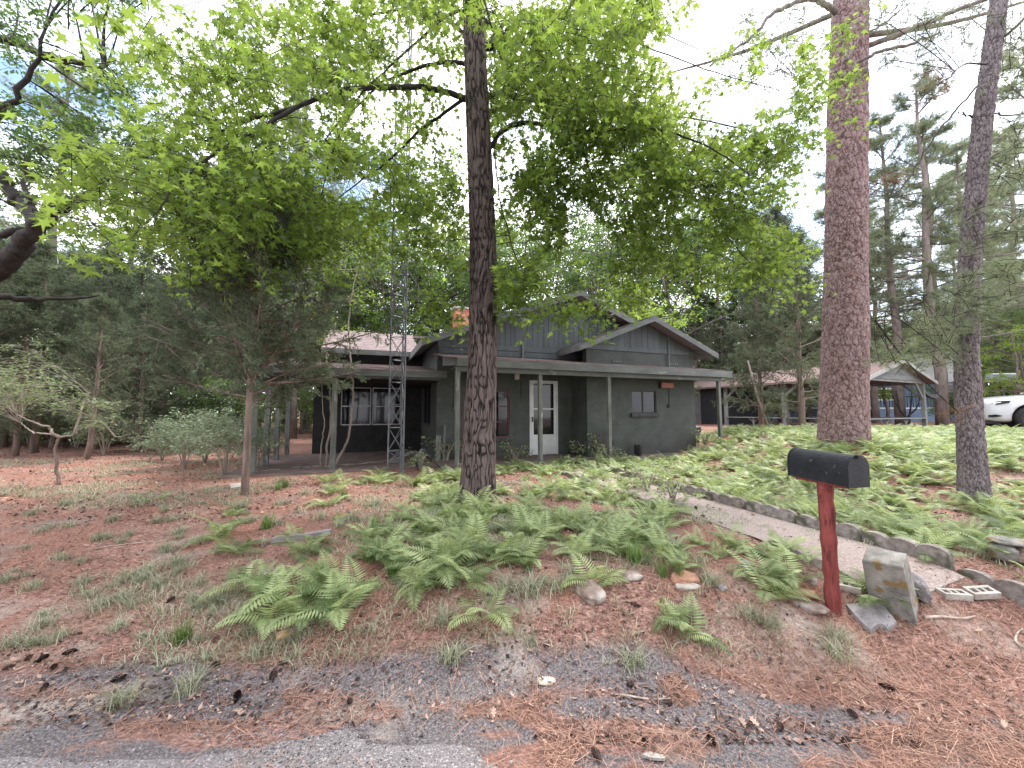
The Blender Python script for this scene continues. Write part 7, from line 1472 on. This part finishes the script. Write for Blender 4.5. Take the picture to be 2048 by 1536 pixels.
X, Y, r = scatter_ground(135000, 1.75, 10.5, 1.6, 21); keep = (r.random(len(X)) < (.35 + .65 * sm(.38, .58, fbm(X * 1.5, Y * 2.2, 0, 3, 95)))) & offhouse(X, Y) & ~((X < .15) & (Y < 2.02) & (r.random(len(X)) < .93)) & ~((np.abs((X - pa.x) * pn.x + (Y - pa.y) * pn.y) < .48) & (Y > 2.9) & (r.random(len(X)) < .72)); X, Y = X[keep], Y[keep]; zz_ = zonef(X, Y); keep = r.random(len(X)) > zz_ * .93; X, Y = X[keep], Y[keep]; n = len(X)
a = r.uniform(0, math.pi, n); L_ = r.uniform(.025, .070, n); w_ = r.uniform(.0007, .0014, n); dx, dy = np.cos(a) * L_, np.sin(a) * L_; Z = terrain(X, Y); Zr = np.maximum(Z, np.where(Y < 1.99, .017, -9))
e1 = np.stack([X - dx, Y - dy, np.maximum(terrain(X - dx, Y - dy), np.where(Y < 1.99, .017, -9)) + r.uniform(.002, .022, n)], 1); e2 = np.stack([X + dx, Y + dy, np.maximum(terrain(X + dx, Y + dy), np.where(Y < 1.99, .017, -9)) + r.uniform(.002, .022, n)], 1); sd_ = np.stack([-np.sin(a) * w_, np.cos(a) * w_, 0 * a], 1)
V = np.stack([e1 - sd_, e1 + sd_, e2 + sd_, e2 - sd_], 1).reshape(-1, 3); F = (np.array([[0, 1, 2, 3]])[None] + (np.arange(n) * 4)[:, None, None]).reshape(-1, 4); o = link('pine_needle_litter', npmesh('pine_needle_litter', V, F, M_NEED, np.repeat(np.clip(r.normal(.45, .3, n), 0, 1), 4))); o['kind'] = 'stuff'; o['label'] = 'rust-brown pine needles covering the ground'; print('needles', n)
X, Y, r = scatter_ground(30000, 1.95, 11, 1.35, 31); keep = offhouse(X, Y) & (r.random(len(X)) < (.3 + .7 * sm(.42, .6, fbm(X * 1.9, Y * 1.9, 0, 3, 97)))) & ~((X < .1) & (Y < 2.05)); X, Y = X[keep], Y[keep]; n = len(X)
for nm, tm, s0, sel in (('leaf_litter', LOBED, .050, slice(0, None, 9)), ('leaf_litter', DIAM, .034, slice(1, None, 4)), ('leaf_litter', DIAM, .024, slice(2, None, 2))):
    P = np.stack([X[sel], Y[sel], terrain(X[sel], Y[sel]) + .010], 1); k = len(P); R = basis(r.normal(size=(k, 3)) * .38 + np.array([0, 0, 1]), r.normal(size=(k, 3))); V, F, T = spread(tm[0] * np.array([1, 1, -2.2]), tm[1], P, R, s0 * r.uniform(.5, 1.15, k), np.clip(r.normal(.5, .42, k), 0, 1)); o = link(nm, npmesh(nm, V, F, M_LITT, T)); o['kind'] = 'stuff'; o['label'] = 'curled brown fallen leaves among the needles'
X, Y, r = scatter_ground(16000, 1.95, 8, 1.6, 51); keep = offhouse(X, Y) & ~((X < .1) & (Y < 2.05)) & (r.random(len(X)) < .15 + .85 * sm(.46, .60, fbm(X * 2.6, Y * 2.6, 4, 3, 99))); X, Y = X[keep], Y[keep]; n = len(X); P = np.stack([X, Y, terrain(X, Y) + .008], 1)
V, F, T = spread(DIAM[0] * np.array([1.5, 1, 2.5]), DIAM[1], P, basis(r.normal(size=(n, 3)) * .45 + np.array([0, 0, 1]), r.normal(size=(n, 3))), r.uniform(.010, .034, n), np.clip(r.normal(.4, .4, n), 0, 1)); o = link('bark_chips', npmesh('bark_chips', V, F, leafmat('dark_chip', (.022, .015, .014), (.22, .13, .11), (.02, .01, .01), .02, .85, 0), T)); o['kind'] = 'stuff'; o['label'] = 'dark bark chips and decayed leaves among the needles'
X, Y, r = scatter_ground(16000, 4.5, 13, 1.0, 61); keep = offhouse(X, Y); X, Y = X[keep], Y[keep]; n = len(X); P = np.stack([X, Y, terrain(X, Y) + .008], 1)
V, F, T = spread(DIAM[0] * np.array([1.5, 1, 2.5]), DIAM[1], P, basis(r.normal(size=(n, 3)) * .45 + np.array([0, 0, 1]), r.normal(size=(n, 3))), r.uniform(.02, .06, n), np.clip(r.normal(.45, .4, n), 0, 1)); o = link('leaf_litter', npmesh('leaf_litter', V, F, leafmat('far_litter', (.035, .02, .018), (.46, .28, .22), (.02, .01, .01), .02, .85, 0), T)); o['kind'] = 'stuff'; o['label'] = 'brown leaf litter on the flatter ground farther back'
# crumbled asphalt and grit along the road edge
X, Y, r = scatter_ground(22000, 1.8, 2.8, 1.0, 41, (-100, 1500)); keep = r.random(len(X)) < .15 + .85 * sm(.45, .6, fbm(X * 2.1, Y * 3.4, 2, 3, 33)); X, Y = X[keep], Y[keep]; n = len(X)
g = np.array([(0, 0, .6), (.9, 0, 0), (-.3, .8, 0), (-.5, -.7, 0), (0, 0, -.5)]); gf = np.array([(0, 1, 2), (0, 2, 3), (0, 3, 1), (4, 2, 1), (4, 3, 2), (4, 1, 3)]); P = np.stack([X, Y, np.maximum(terrain(X, Y), np.where(Y < 1.99, .017, -9)) + .001], 1); V, F, T = spread(g, gf, P, basis(r.normal(size=(n, 3)) * .5 + np.array([0, 0, 1]), r.normal(size=(n, 3))), r.uniform(.002, .0075, n) * np.where(r.random(n) < .04, 2.2, 1), r.random(n))
M_GRIT = leafmat('asphalt_grit', (.02, .02, .022), (.34, .31, .32), (.01, .01, .01), .0, .9, 0); o = link('gravel', npmesh('gravel', V, F, M_GRIT, T)); o['kind'] = 'stuff'; o['label'] = 'crumbled asphalt grit along the road edge'
# deselect helpers that were never placed
for o in [x for x in C.objects if x.parent is None and x.type == 'EMPTY' and x.name not in used and x.name in KIDS and not x.get('label')]:
    for ch in KIDS[o.name]: bpy.data.objects.remove(ch)
    bpy.data.objects.remove(o)
print('objects', len(C.objects), 'tris', sum(len(m.polygons) for m in bpy.data.meshes))
